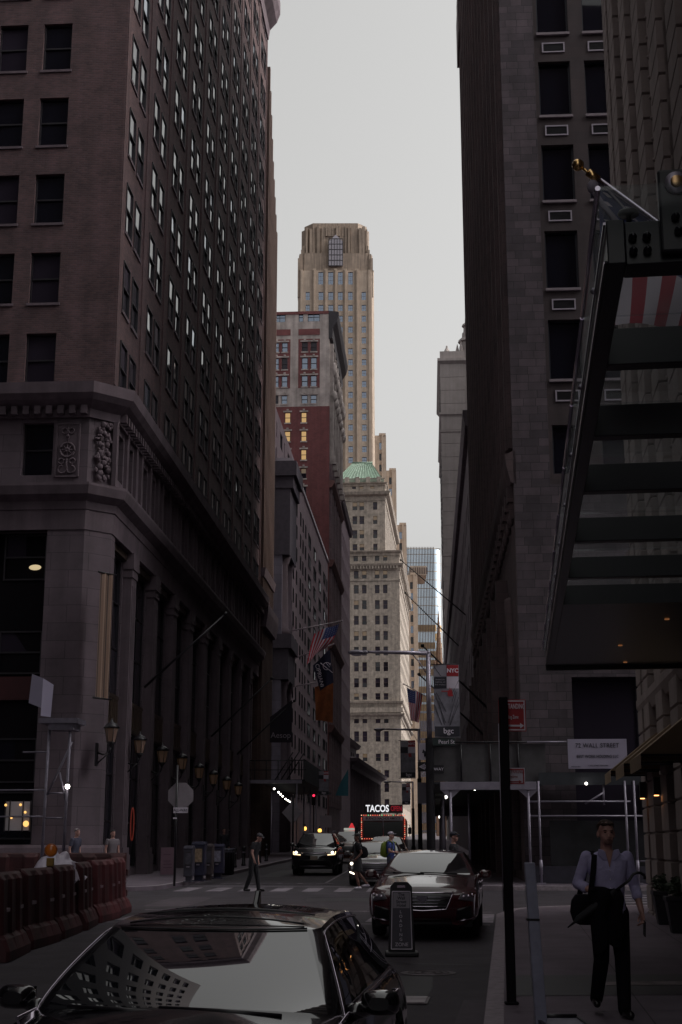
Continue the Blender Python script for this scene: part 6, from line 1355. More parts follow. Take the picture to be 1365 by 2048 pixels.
# ------------------------------------------------------------------ vehicles
m_cglass = mat('dark car glass', (.010, .012, .014), .015, spec=.9, ior=1.95)
m_under = mat('dark underbody', (.010, .010, .010), .8)
m_rim = mat('alloy wheel', (.30, .30, .31), .3, metal=.9)
m_hl = mat('clear headlamp lens', (.10, .10, .11), .06, spec=.8, coat=.6)
m_grille = mat('dark grille mesh', (.008, .008, .010), .35)
def lerp(tb, x):
    if x <= tb[0][0]: return tb[0][1]
    for (a, va), (b2, vb) in zip(tb[:-1], tb[1:]):
        if x <= b2: t = (x - a) / (b2 - a); t = t * t * (3 - 2 * t) if False else t; return va + (vb - va) * t
    return tb[-1][1]
class Car:
    """front towards +y; origin on the ground at the middle"""
    def __init__(s, name, label, loc, rz, L, W, H, paint, hood=.78, cowl=1.0, belt=1.02, deck=1.02, ysw=.95, yrw=-1.7, ywt=.15, yrt=-1.2, r=.34, wb=None, sill=.30, nose=None, roofw=.30, group=None, cat='car', crown=.05, res=1, fdrop=.035):
        s.L, s.W, s.H = L, W, H; s.b = L / 2; s.paint = paint; s.r = r; s.sill = sill; s.fdrop = fdrop
        s.o = root(name, label, cat, loc, rz, group, rx=0)
        wb = wb or L * .585; s.yf = wb / 2 + .02; s.yr = -wb / 2 + .02
        s.up = [(-s.b, deck - .12), (-s.b + .25, deck), (yrw, belt), (ysw, cowl), (s.b - .35, hood + .05), (s.b - .06, hood), (s.b, hood - .02)]
        s.insx = [(0, .09), (.12, .03), (.35, .0), (.6, .0), (.8, .02), (.94, .06), (1, .10)]
        s.insy = nose or [(0, .16), (.12, .05), (.4, .0), (.62, .02), (.8, .07), (.93, .16), (1, .26)]
        s.bow = .22; s.rx, s.ry = .34, .42; s.res = res
        s.body(crown, ysw, yrw, ywt, yrt, roofw); s.wheels()
    def plan(s):
        W2, b = s.W / 2, s.b; pts = []
        nside = 70 * s.res
        side = [(W2, -b + s.ry + (2 * b - 2 * s.ry) * i / nside) for i in range(nside + 1)]
        nc = 8; xc = W2 - s.rx; y1 = b - s.ry; yb = b - s.bow * .35
        corner = []
        for i in range(1, nc + 1):
            t = math.pi / 2 * i / nc; corner.append((xc + s.rx * math.cos(t), y1 + (yb - y1) * math.sin(t)))
        front = []; nf = 12
        for i in range(1, nf + 1):
            x = xc * (1 - i / nf); front.append((x, b - s.bow * .35 * (x / xc) ** 2))
        half = side + corner + front                        # right rear corner start .. nose centre
        rear = [(x, -y) for x, y in (corner + front)]        # from rear side to tail centre
        r = rear[::-1] + half                               # tail centre -> right side -> nose centre
        return r
    def upper(s, y): return lerp(s.up, y)
    def lower(s, x, y):
        z = s.sill
        if abs(x) > s.W / 2 - .12:
            for yw in (s.yf, s.yr):
                d = abs(y - yw); ra = s.r + .055
                if d < ra: z = max(z, s.r + math.sqrt(ra * ra - d * d))
        else:
            z = s.sill - .06
        return z
    def P(s, x, y, f, zl=None, zu=None):
        zl = s.lower(x, y) if zl is None else zl; zu = s.upper(y) if zu is None else zu
        z = zl + (zu - zl) * f; fa = (z - s.sill) / (zu - s.sill)
        ix = lerp(s.insx, fa); iy = lerp(s.insy, fa)
        return Vector((x * (s.W / 2 - ix) / (s.W / 2), y * (s.b - iy * min(1, max(0, (abs(y) - s.b * .55) / (s.b * .45)) * 1.0)) / s.b, z))
    def body(s, crown, ysw, yrw, ywt, yrt, roofw):
        half = s.plan(); ring_ = half + [(-x, y) for x, y in half[::-1]][1:-1]; K = 12; rings = []
        for k in range(K + 1): rings.append([s.P(x, y, k / K) for x, y in ring_])
        b = MB(); b.loft(rings, 0, False, True)
        top = [s.P(x, y, 1) for x, y in half]; M = 10; n = len(top)
        grid = [[Vector((p.x * (1 - 2 * j / M), p.y, p.z + crown * (1 - (1 - 2 * j / M) ** 2) * min(1, p.x / (s.W * .35)))) for j in range(M + 1)] for p in top]
        vs = [q for g in grid for q in g]; fs = [(i * (M + 1) + j, i * (M + 1) + j + 1, (i + 1) * (M + 1) + j + 1, (i + 1) * (M + 1) + j) for i in range(n - 1) for j in range(M)]
        b.add(vs, fs, 0, True)
        s.body_o = b.build('body', s.paint, s.o)
        u = MB(); u.box(-s.W / 2 + .12, s.W / 2 - .12, -s.b + .3, s.b - .3, s.sill - .1, s.sill + .3)
        for yw in (s.yf, s.yr):
            u.box(-s.W / 2 + .08, s.W / 2 - .08, yw - s.r - .05, yw + s.r + .05, s.sill, s.r * 2 + .08)
        u.build('underbody', m_under, s.o)
        # greenhouse
        z0 = s.upper(ysw) - .03; Wb = s.W / 2 - .085; Wt = s.W / 2 - roofw
        def outline(t):
            e = t ** 1.0; hw = Wb + (Wt - Wb) * (t * .85 + .15 * t * t); yf_ = ysw + (ywt - ysw) * (t ** 1.22); yr_ = yrw + (yrt - yrw) * (t ** 1.25)
            z = 0
            bw = .14 * (1 - .6 * t); pts = []; idx = []
            nf = 16
            for i in range(nf + 1):
                x = (hw - .07) * (1 - 2 * i / nf); pts.append((x, yf_ + bw * (1 - (x / (hw)) ** 2))); idx.append('f')
            for i in range(1, 4):                        # pillar corner to left side
                a = math.pi / 2 * i / 4; pts.append((-(hw - .07) - .07 * math.sin(a), yf_ + bw * (1 - ((hw - .07) / hw) ** 2) - .10 * (1 - math.cos(a)))); idx.append('p')
            ys0 = yf_ - .06; ns = 22; ys1 = yr_ + .16
            for i in range(ns + 1): pts.append((-hw, ys0 + (ys1 - ys0) * i / ns)); idx.append('l')
            for i in range(1, 4): a = math.pi / 2 * i / 4; pts.append((-hw + .12 * (1 - math.cos(a)), ys1 - .14 * math.sin(a))); idx.append('q')
            for i in range(9): x = -(hw - .12) + 2 * (hw - .12) * i / 8; pts.append((x, yr_ - .03 * (1 - (x / hw) ** 2))); idx.append('r')
            for i in range(1, 4): a = math.pi / 2 * i / 4; pts.append((hw - .12 + .12 * math.sin(a), ys1 - .14 * math.cos(a))); idx.append('q')
            for i in range(ns + 1): pts.append((hw, ys1 + (ys0 - ys1) * i / ns)); idx.append('l')
            for i in range(1, 4): a = math.pi / 2 * i / 4; pts.append(((hw - .07) + .07 * math.cos(a), yf_ + bw * (1 - ((hw - .07) / hw) ** 2) - .10 * (1 - math.sin(a)))); idx.append('p')
            def zz(y):
                zt = s.H - .045 - s.fdrop * max(0, (y - (ywt + yrt) / 2 - .1) / (ywt + .16 - (ywt + yrt) / 2 - .1)) ** 1.7 - .05 * max(0, ((ywt + yrt) / 2 - .2 - y) / ((ywt - yrt) / 2)) ** 2
                return z0 + (zt - z0) * (t ** .84)
            return [Vector((x, y, zz(y + (1 - t) * (ywt - ysw if y > 0 else 0)))) for x, y in pts], idx
        T = 9 * s.res; R_ = [outline(k / T) for k in range(T + 1)]; idx = R_[0][1]; n = len(idx); parts = {'windscreen': MB(), 'side_window': MB(), 'side_window2': MB(), 'rear_window': MB(), 'pillar': MB()}
        lside = [i for i in range(n) if idx[i] == 'l']
        for k in range(T):
            A, B = R_[k][0], R_[k + 1][0]
            for i in range(n):
                j = (i + 1) % n; c_ = idx[i] if idx[i] == idx[j] else 'p'
                if c_ == 'l':
                    q = lside.index(i) % 23
                    if k == T - 1 or q in (10, 11) or q == 21 and False: c_ = 'p'
                if c_ == 'f' and k == T - 1 and s.res == 1 and False: c_ = 'p'
                key = {'f': 'windscreen', 'l': 'side_window' if A[i].x < 0 else 'side_window2', 'r': 'rear_window', 'p': 'pillar', 'q': 'pillar'}[c_]
                parts[key].add([A[i], A[j], B[j], B[i]], [(0, 1, 2, 3)], 0, True)
        for k_, mb in parts.items(): s.__dict__[k_] = mb.build(k_.rstrip('2'), s.paint if k_ == 'pillar' else m_cglass, s.o)
        topr, ti = R_[-1]; front = [p for p, i in zip(topr, ti)]
        right = [p for p, i in zip(topr, ti) if p.x >= -1e-6]; right.sort(key=lambda p: (-p.y, p.x)) 
        ordr = [topr[i] for i in range(0, 17) if topr[i].x >= -1e-6][::-1] + [topr[i] for i in range(n - 1, n - 4, -1)] + [topr[i] for i in lside[::-1] if topr[i].x > 0] + [topr[i] for i in range(n) if ti[i] == 'q' and topr[i].x > 0][::-1] + [topr[i] for i in range(n) if ti[i] == 'r' and topr[i].x >= -1e-6][::-1]
        M = 14; b = MB(); m_ = len(ordr)
        y0, y1 = ordr[0].y, ordr[-1].y
        def rz_(p, j):
            t = (1 - (1 - 2 * j / M) ** 2); e = min(1, (y0 - p.y) / .35, (p.y - y1) / .35); return .045 * t * (max(0, e) ** .5) + .0
        vs = [Vector((p.x * (1 - 2 * j / M), p.y, p.z + rz_(p, j))) for p in ordr for j in range(M + 1)]
        fs = [(i * (M + 1) + j, i * (M + 1) + j + 1, (i + 1) * (M + 1) + j + 1, (i + 1) * (M + 1) + j) for i in range(m_ - 1) for j in range(M)]
        b.add(vs, fs, 0, True); s.roof = b.build('roof', s.paint, s.o); s.zroof = s.H
        s.gh = outline
    def wheels(s):
        for yw in (s.yf, s.yr):
            for sx in (-1, 1):
                M = Matrix.Translation((sx * (s.W / 2 - .125), yw, s.r)) @ Matrix.Rotation(rad(90) * sx, 4, 'Y'); w_ = .11
                b = MB(); r = s.r; b.lathe([(r * .62, -w_), (r * .9, -w_), (r * .985, -w_ * .75), (r, -w_ * .4), (r, w_ * .4), (r * .985, w_ * .75), (r * .9, w_), (r * .62, w_)], 28, M=M, cap=False); t = b.build('tyre', m_rubber, s.o)
                b = MB(); b.lathe([(r * .63, -w_ * .9), (r * .63, w_ * .85), (r * .58, w_ * .6), (r * .58, -w_ * .5), (.02, -w_ * .5)], 24, M=M)
                for k in range(5):
                    a = 2 * math.pi * k / 5; b.tube([M @ Vector((0, 0, w_ * .55)), M @ Vector((r * .6 * math.cos(a), r * .6 * math.sin(a), w_ * .6))], [.045, .035], 6)
                b.lathe([(.07, w_ * .5), (.06, w_ * .75), (.01, w_ * .78)], 12, M=M); b.build('rim', m_rim, t)
    def nose(s, x, z, off=0.0):
        """point on the front surface"""
        xa = min(abs(x), s.W / 2 - .002); W2 = s.W / 2; xc = W2 - s.rx; y1 = s.b - s.ry; yb = s.b - s.bow * .35
        zu = s.upper(s.b - .05); zl = s.sill; fa = (z - zl) / (zu - zl); xs = min(xa * W2 / (W2 - lerp(s.insx, fa)), W2 - .0005)
        if xs <= xc: y = s.b - s.bow * .35 * (xs / xc) ** 2
        else: t = math.acos(min(1, (xs - xc) / s.rx)); y = y1 + (yb - y1) * math.sin(t)
        y = y * (s.b - lerp(s.insy, fa) * min(1, max(0, (y - s.b * .55) / (s.b * .45)))) / s.b
        return Vector((x, y + off, z))
    def patch(s, name, quad, m, off=.012, nu=10, nv=6, par=None, th=.03):
        b = MB(); (x0, z0), (x1, z1), (x2, z2), (x3, z3) = quad
        def f(u, v, o=off):
            x = (x0 * (1 - u) + x1 * u) * (1 - v) + (x3 * (1 - u) + x2 * u) * v; z = (z0 * (1 - u) + z1 * u) * (1 - v) + (z3 * (1 - u) + z2 * u) * v
            return s.nose(x, z, o)
        b.grid(lambda u, v: f(u, v), nu, nv)
        for e in range(4):
            g = [lambda t: (t, 0), lambda t: (1, t), lambda t: (1 - t, 1), lambda t: (0, 1 - t)][e]
            b.grid(lambda u, v: f(*g(u), off - th * v), nu, 1)
        return b.build(name, m, par or s.o)
    def strip(s, name, pts, m, r=.012, off=.014, par=None):
        P = []
        for (a, b2) in zip(pts[:-1], pts[1:]):
            for k in range(6): t = k / 6; P.append(s.nose(a[0] + (b2[0] - a[0]) * t, a[1] + (b2[1] - a[1]) * t, off))
        P.append(s.nose(*pts[-1], off)); b = MB(); b.tube(P, r, 6); return b.build(name, m, par or s.o)
    def mirrors(s, y, z, size=(.11, .07, .075), out=.10):
        for sx in (-1, 1):
            c_ = Vector((sx * (s.W / 2 + out), y, z)); b = MB(); a, d, h = size; rings = []
            for k in range(7):
                t = k / 6; sc_ = math.sin(math.pi * min(max(.12 + .80 * t, 0), 1)) ** .5
                rings.append([c_ + Vector((a * sc_ * (abs(math.cos(q)) ** .6) * (1 if math.cos(q) > 0 else -1), d * 2 * (t - .6), h * sc_ * (abs(math.sin(q)) ** .6) * (1 if math.sin(q) > 0 else -1))) for q in [2 * math.pi * i / 16 for i in range(16)]])
            b.loft(rings, 0, True, True); b.tube([c_ + Vector((-sx * a * .6, .0, -h * .4)), Vector((sx * (s.W / 2 - .10), y + .03, z - h * .9))], [.04, .05], 8); m_ = b.build('mirror', s.paint, s.o)
            b = MB(); b.box(c_.x - a * .8, c_.x + a * .8, c_.y - d * 1.22, c_.y - d * 1.2, c_.z - h * .75, c_.z + h * .75); b.build('mirror_glass', m_cglass, m_)
    def handles(s, ys, z):
        for sx in (-1, 1):
            for y in ys:
                b = MB(); x = sx * (s.W / 2 + .005); b.tube([(x - sx * .02, y - .1, z), (x + sx * .02, y - .08, z), (x + sx * .02, y + .08, z), (x - sx * .02, y + .1, z)], .012, 6); b.build('door_handle', m_chrome, s.o)
    def plate(s, z, m, w=.30):
        b = MB(); p = s.nose(0, z, .03); b.box(-w / 2, w / 2, p.y - .012, p.y + .008, z - .075, z + .075); return b.build('licence_plate', m, s.o)
    def wipers(s, ysw, z):
        for x0, x1 in ((-.55, .12), (.05, .62)):
            b = MB(); b.tube([(x0, ysw + .14, z + .02), ((x0 + x1) / 2, ysw + .10, z + .035), (x1, ysw + .06, z + .04)], .011, 5); b.build('wiper', m_black, s.o)
AHD = math.atan(.118)
def carloc(px, py, L, az):
    """centre of a car whose front bumper touches that spot of the road, heading at the camera"""
    g = gnd(px, py); x, y = g.x + math.sin(az) * L / 2, g.y + math.cos(az) * L / 2; return (x, y, gz(y))
m_pblk = mat('black car paint', (.006, .006, .008), .12, coat=1.0, spec=.6)
m_pmar = mat('dark maroon car paint', (.058, .008, .011), .16, coat=1.0, spec=.6)
m_pgry = mat('dark bronze car paint', (.05, .042, .04), .16, coat=1.0, spec=.6)
m_porg = mat('dark orange car paint', (.12, .035, .012), .18, coat=1.0)
m_pwht = mat('white car paint', (.45, .45, .46), .18, coat=1.0)
m_plate = mat('cream licence plate', (.32, .28, .20), .5, var=.1)
lamp_on = emis('lit headlamp', (1, .88, .68), 3.5); lamp_warm = emis('lit daytime strip', (1, .72, .42), 1.6)
m_int = mat('dim car interior', (.02, .02, .02), .8)
# nearest black car
aN = math.atan(.147); L = 4.6
nc_ = Car('black_sedan', 'black sedan nearest the camera, its glossy roof and windscreen filling the foreground', (-.735, 8.25, gz(8.25)), rad(180) - aN, L, 1.86, 1.385, m_pblk, hood=.70, cowl=.895, belt=.95, deck=.98, ysw=.62, ywt=.0, yrt=-1.45, yrw=-2.0, roofw=.31, r=.34, res=2, crown=.045, fdrop=.075)
nc_.mirrors(.42, .94, (.105, .075, .066), .085); nc_.wipers(.64, .888); nc_.handles((.0, -1.0), .86)
b = MB(); b.prism([(-.02, 0), (.10, .0), (.02, .085), (-.01, .09)], -.018, .018, M=Matrix.Translation((0, -1.25, 1.375)) @ Matrix.Rotation(rad(90), 4, 'Z')); b.build('shark_fin', m_pblk, nc_.o, bevel=.008)
b = MB(); T_, I_ = nc_.gh(1.0); f_ = [p for p, i in zip(T_, I_) if i == 'f']; b.tube([p + Vector((0, .004, .006)) for p in f_], .006, 6); b.build('windscreen_seal', m_black, nc_.o)
b = MB(); b.tube([(x, -.42 - .02 * x * x, 1.337 + .043 * (1 - (x / .56) ** 2)) for x in [-.52 + 1.04 * k / 12 for k in range(13)]], .008, 5); b.tube([(x, -.06, 1.308 + .043 * (1 - (x / .56) ** 2)) for x in [-.52 + 1.04 * k / 12 for k in range(13)]], .006, 5); b.build('sunroof_seam', m_black, nc_.o)
for sx in (-1, 1):
    b = MB(); P = []
    for k in range(13):
        t = k / 12; R_, I_ = nc_.gh(t); ls_ = [p for p, i in zip(R_, I_) if i == 'l' and p.x * sx > 0]; ls_.sort(key=lambda p: -p.y); P.append(ls_[0] + Vector((sx * .006, 0, 0)))
    top_ = [p for p, i in zip(*nc_.gh(.94)) if i == 'l' and p.x * sx > 0]; top_.sort(key=lambda p: -p.y)
    b.tube(P[:-1] + [p + Vector((sx * .008, 0, 0)) for p in top_[1:]], .006, 5); b.build('window_trim', m_chrome, nc_.o)
    b = MB(); P = [Vector((sx * (.93 - .085 + .012), y, nc_.upper(y) + .0)) for y in (.8, .4, 0, -.5, -1, -1.5)]; b.tube(P, .010, 5); b.build('belt_trim', m_chrome, nc_.o)
# maroon sedan with a wide grille
L = 5.15; mc = Car('maroon_sedan', 'dark maroon sedan with wide chrome-edged grille parked behind the loading zone board', carloc(846, 1884, L, AHD), rad(180) - AHD, L, 1.89, 1.47, m_pmar, hood=.80, cowl=1.02, belt=1.02, deck=1.05, ysw=.95, ywt=.05, yrt=-1.5, yrw=-2.1, roofw=.33, r=.36, nose=[(0, .13), (.12, .04), (.4, 0), (.7, .01), (.88, .05), (.96, .14), (1, .30)])
mc.mirrors(.75, 1.04); mc.wipers(1.0, 1.03); mc.handles((-.1, -1.2), .88)
g = mc.patch('grille', [(-.38, .50), (.38, .50), (.52, .76), (-.52, .76)], m_grille, .014)
for k in range(4): z = .545 + .05 * k; w2 = .37 + .14 * (z - .5) / .26; mc.strip('grille_bar', [(-w2, z), (w2, z)], m_chrome if k in (0,) else mat('dark chrome', (.22, .22, .24), .25, metal=1), .006, .022, g)
mc.strip('grille_surround', [(-.52, .765), (.52, .765), (.40, .50), (0, .475), (-.40, .50), (-.52, .765)], m_chrome, .010, .018, g)
b = MB(); p = mc.nose(0, .67, .03); b.prism([(-.10, p.z + .05), (.10, p.z + .05), (.07, p.z - .03), (0, p.z - .07), (-.07, p.z - .03)], p.y - .01, p.y + .012); b.build('emblem', mat('dark chrome', (.22, .22, .24), .25, metal=1), g)
for sx in (-1, 1):
    h = mc.patch('headlight', [(sx * .60, .66), (sx * .865, .62), (sx * .90, .83), (sx * .66, .76)], m_hl, .012)
    for k, (x, z) in enumerate(((.70, .70), (.78, .71), (.84, .73))): b = MB(); p = mc.nose(sx * x, z, .02); b.ball(p, .028, nu=10, nv=7); b.build('lamp_reflector', m_chrome, h)
    mc.strip('daytime_strip', [(sx * .89, .84), (sx * .875, .62), (sx * .865, .40)], mat('pale strip lens', (.5, .5, .52), .2), .012, .02)
    mc.strip('bumper_trim', [(sx * .86, .36), (sx * .60, .30)], m_chrome, .010, .018)
    mc.patch('side_intake', [(sx * .56, .31), (sx * .84, .37), (sx * .82, .56), (sx * .58, .50)], m_grille, .008)
mc.patch('lower_intake', [(-.50, .245), (.50, .245), (.46, .34), (-.46, .34)], m_grille, .010)
# black oncoming crossover
aF = AZ
L = 4.5; bs = Car('black_crossover', 'black crossover with lit headlamps driving at the camera on the left', carloc(628, 1752, L, aF), rad(180) - aF, L, 1.88, 1.72, m_pblk, hood=1.0, cowl=1.12, belt=1.14, deck=1.16, ysw=.95, ywt=.25, yrt=-1.75, yrw=-2.05, roofw=.33, r=.37, sill=.34, nose=[(0, .16), (.12, .06), (.4, .0), (.6, .01), (.75, .06), (.9, .14), (1, .28)])
bs.mirrors(.75, 1.2); bs.wipers(1.0, 1.13); bs.handles((0, -1), 1.0)
g = bs.patch('grille', [(-.62, .83), (.62, .83), (.45, .92), (-.45, .92)], m_grille, .014); bs.strip('grille_bar', [(-.5, .875), (0, .86), (.5, .875)], m_chrome, .012, .03, g)
bs.patch('lower_grille', [(-.6, .42), (.6, .42), (.5, .60), (-.5, .60)], m_grille, .012); bs.strip('skid_trim', [(-.6, .36), (.6, .36)], m_rim, .016, .02)
for sx in (-1, 1):
    h = bs.patch('headlight', [(sx * .52, .80), (sx * .86, .82), (sx * .88, .96), (sx * .60, .88)], m_hl, .014)
    b = MB(); b.ball(bs.nose(sx * .74, .895, .05), .055, nu=10, nv=7); b.build('lamp', lamp_on, h); bs.strip('daytime_strip', [(sx * .86, .93), (sx * .84, .82), (sx * .55, .80)], lamp_warm, .017, .035, h)
    b = MB(); b.tube([(sx * .62, .3, 1.70), (sx * .64, .1, 1.76), (sx * .64, -1.5, 1.77), (sx * .62, -1.7, 1.72)], .022, 6); b.build('roof_rail', m_steel, bs.o)
bs.plate(.68, m_plate)
# silver-grey sedan in the crossing lane
L = 4.9; gs = Car('grey_sedan', 'dark grey sedan with one lit headlamp behind the crossing pedestrians', carloc(752, 1774, L, aF), rad(180) - aF, L, 1.86, 1.45, m_pgry, hood=.80, cowl=1.0, belt=1.0, deck=1.03, ysw=.95, ywt=.1, yrt=-1.4, yrw=-2.0, roofw=.33, r=.35)
gs.mirrors(.75, 1.04); gs.wipers(1.0, 1.01); gs.handles((-.1, -1.2), .86)
g = gs.patch('grille', [(-.40, .42), (.40, .42), (.58, .72), (-.58, .72)], m_grille, .014); gs.strip('grille_surround', [(-.58, .72), (.58, .72)], m_chrome, .012, .02, g); gs.strip('grille_edge', [(-.58, .70), (-.40, .42), (.40, .42), (.58, .70)], mat('dark chrome', (.22, .22, .24), .25, metal=1), .012, .02, g)
for k in range(4): z = .47 + .055 * k; w2 = .40 + .16 * (z - .42) / .3; gs.strip('grille_bar', [(-w2, z), (w2, z)], MATS['dark chrome'], .006, .022, g)
for sx in (-1, 1):
    h = gs.patch('headlight', [(sx * .62, .66), (sx * .87, .64), (sx * .885, .80), (sx * .68, .76)], m_hl, .012)
    b = MB(); b.ball(gs.nose(sx * .80, .71, .04), .048, nu=10, nv=7); b.build('lamp', lamp_on if sx > 0 else m_chrome, h)
    gs.strip('fog_strip', [(sx * .86, .44), (sx * .70, .38)], lamp_on if sx > 0 else m_chrome, .020, .02)
# cars farther back
L = 4.8; c1_ = Car('grey_sedan', 'pale roofed car just showing over the grey sedan', carloc(772, 1748, L, aF), rad(180) - aF, L, 1.84, 1.55, m_pgry, hood=.85, cowl=1.02, belt=1.04, deck=1.05, r=.35, roofw=.32)
L = 4.6; c2_ = Car('orange_suv', 'dark orange sport utility car behind the black crossover', carloc(694, 1727, L, aF), rad(180) - aF, L, 1.88, 1.75, m_porg, hood=1.0, cowl=1.14, belt=1.15, deck=1.16, ysw=.95, ywt=.3, yrt=-1.75, yrw=-2.05, r=.37, sill=.34, roofw=.32)
for sx in (-1, 1):
    h = c2_.patch('headlight', [(sx * .55, .80), (sx * .86, .82), (sx * .88, .93), (sx * .60, .90)], m_hl, .014); b = MB(); b.ball(c2_.nose(sx * .75, .87, .05), .07, nu=10, nv=7); b.build('lamp', lamp_on, h)
c2_.patch('grille', [(-.5, .6), (.5, .6), (.45, .9), (-.45, .9)], m_grille, .014); c2_.plate(.52, m_plate); c2_.mirrors(.75, 1.2)
b = MB(); b.box(-.30, .30, -.25, .05, 1.76, 1.90); b.build('roof_light', emis('roof sign', (.9, .9, .8), .25), c2_.o, bevel=.03)
L = 4.7; c3_ = Car('white_car', 'white car with amber lamps farthest back in the queue, beside the food truck', carloc(716, 1715, L, aF), rad(180) - aF, L, 1.85, 1.6, m_pwht, hood=.92, cowl=1.08, belt=1.1, deck=1.1, r=.36, roofw=.32)
for sx in (-1, 1):
    h = c3_.patch('headlight', [(sx * .55, .72), (sx * .86, .74), (sx * .88, .85), (sx * .60, .82)], m_hl, .014); b = MB(); b.ball(c3_.nose(sx * .75, .79, .05), .085, nu=10, nv=7); b.build('lamp', emis('amber car lamp', (1, .6, .2), 4), h)
# food truck
YT = 70.0; zt_ = zat(1630, YT) - gz(YT); xc = xat(767, 1680, YT); hwT = (xat(812, 1680, YT) - xat(723, 1680, YT)) / 2
ft = root('food_truck', 'red food truck outlined with string lights under a lit roof sign', 'food truck', (xc, YT, gz(YT)), -AZ)
m_ftr = mat('dark red truck paint', (.13, .022, .02), .4, coat=.3, var=.15)
def rr_ring(y, w_, z0, z1, c_):
    return [Vector((x, y, z)) for x, z in ((-w_, z0), (w_, z0), (w_, z1 - c_), (w_ - c_ * .4, z1 - c_ * .4), (w_ - c_, z1), (-w_ + c_, z1), (-w_ + c_ * .4, z1 - c_ * .4), (-w_, z1 - c_))]
b = MB(); b.loft([rr_ring(.0, hwT - .05, .42, zt_ - .04, .18), rr_ring(.12, hwT, .38, zt_, .2), rr_ring(6.5, hwT, .38, zt_, .2)], 0, True, False); b.build('body', m_ftr, ft)
zz2 = lambda py: zat(py, YT) - gz(YT)
for sx in (-1, 1):
    b = MB(); x0, x1 = (.03, hwT - .12); w4 = [(sx * x0, zz2(1675)), (sx * x1, zz2(1675)), (sx * x1, zz2(1642)), (sx * x0, zz2(1645))]
    b.prism(w4, -.03, .0); b.build('windscreen', m_cglass, ft)
b = MB(); b.tube([(0, -.04, zz2(1676)), (0, -.04, zz2(1641))], .025, 6); b.build('centre_bar', m_steel, ft)
b = MB(); b.box(-hwT + .12, hwT - .12, -.05, -.0, zz2(1641), zz2(1632.5)); mq = b.build('name_board', mat('dull grey board', (.75, .72, .74), .6), ft); lettering('BUENOS NACHOS AMIGOS', mat('dark red lettering', (.06, .015, .02), .6), mq, (0, -.055, zz2(1637)), .165, sx=.86, bold=.004)
bl = [(-hwT + .03 + (2 * hwT - .06) * k / 19, zz2(1630.5)) for k in range(20)] + [(-hwT + .05 + (2 * hwT - .1) * k / 17, zz2(1677.5)) for k in range(18)] + [(sx * (hwT - .03), zz2(1632 + 4.1 * k)) for sx in (-1, 1) for k in range(1, 11)]
for k, (x, z) in enumerate(bl):
    b = MB(); b.ball((x, -.06, z), .026, nu=7, nv=5); b.build('string_bulb', emis('green string bulb', (.3, .9, .4), .8) if k in (3, 9, 14) else emis('red string bulb', (1, .16, .10), .9) if k % 4 else emis('warm string bulb', (1, .55, .35), .9), ft)
b = MB(); b.box(xat(728, 1615, YT) - xc, xat(806, 1615, YT) - xc, .1, .3, zz2(1626), zz2(1609.5)); sg = b.build('sign_board', m_black, ft)
for x in (-.7, .7): b = MB(); b.box(x - .04, x + .04, .15, .25, zt_ - .05, zz2(1626)); b.build('sign_bracket', m_black, ft)
lettering('TACOS', emis('white sign letters', (.95, .95, 1), .62), sg, (xat(755, 1617, YT) - xc, .085, zz2(1617.5)), .47, sx=.76, bold=.010); lettering('OPEN', emis('red sign letters', (1, .04, .08), .18), sg, (xat(793, 1617, YT) - xc, .085, zz2(1617.5)), .36, sx=.60)
b = MB(); b.box(-hwT - .02, hwT + .02, -.15, .0, .42, .68); b.build('bumper', m_steel, ft, bevel=.02)
b = MB(); b.box(-.55, .55, -.03, .01, .8, zz2(1684)); b.build('grille', m_grille, ft)
for sx in (-1, 1):
    b = MB(); M = Matrix.Translation((sx * (hwT - .28), -.01, 1.0)) @ Matrix.Rotation(rad(90), 4, 'X'); b.lathe([(.13, 0), (.13, .03), (.10, .05), (.01, .06)], 14, M=M); b.build('headlight', m_hl, ft)
    b = MB(); b.tube([(sx * hwT, .1, zz2(1650)), (sx * (hwT + .22), -.1, zz2(1650)), (sx * (hwT + .22), -.1, zz2(1672))], .02, 6); b.box(sx * (hwT + .22) - .09, sx * (hwT + .22) + .09, -.14, -.07, zz2(1668), zz2(1655)); b.build('mirror', m_black, ft)
    for y in (1.2, 5.2):
        M = Matrix.Translation((sx * (hwT - .16), y, .42)) @ Matrix.Rotation(rad(90) * sx, 4, 'Y'); b = MB(); b.lathe([(.25, -.12), (.40, -.12), (.42, -.08), (.42, .08), (.40, .12), (.25, .12), (.2, .06), (.02, .06)], 20, M=M); b.build('wheel', m_rubber, ft)
# far traffic and warning light
o = root('red_lamp_post', 'small red lit lamp above the queue left of the food truck', 'lamp', tuple(at(704, 1662, 92))); b = MB(); b.lathe([(.12, -.35), (.2, -.2), (.2, .2), (.05, .5)], 10); b.build('lantern', emis('red lantern', (1, .05, .06), .35), o); b = MB(); b.tube([(0, 0, -.35), (0, 0, -(at(704, 1662, 92).z - gz(92)))], .05, 6); b.build('pole', m_black, o)
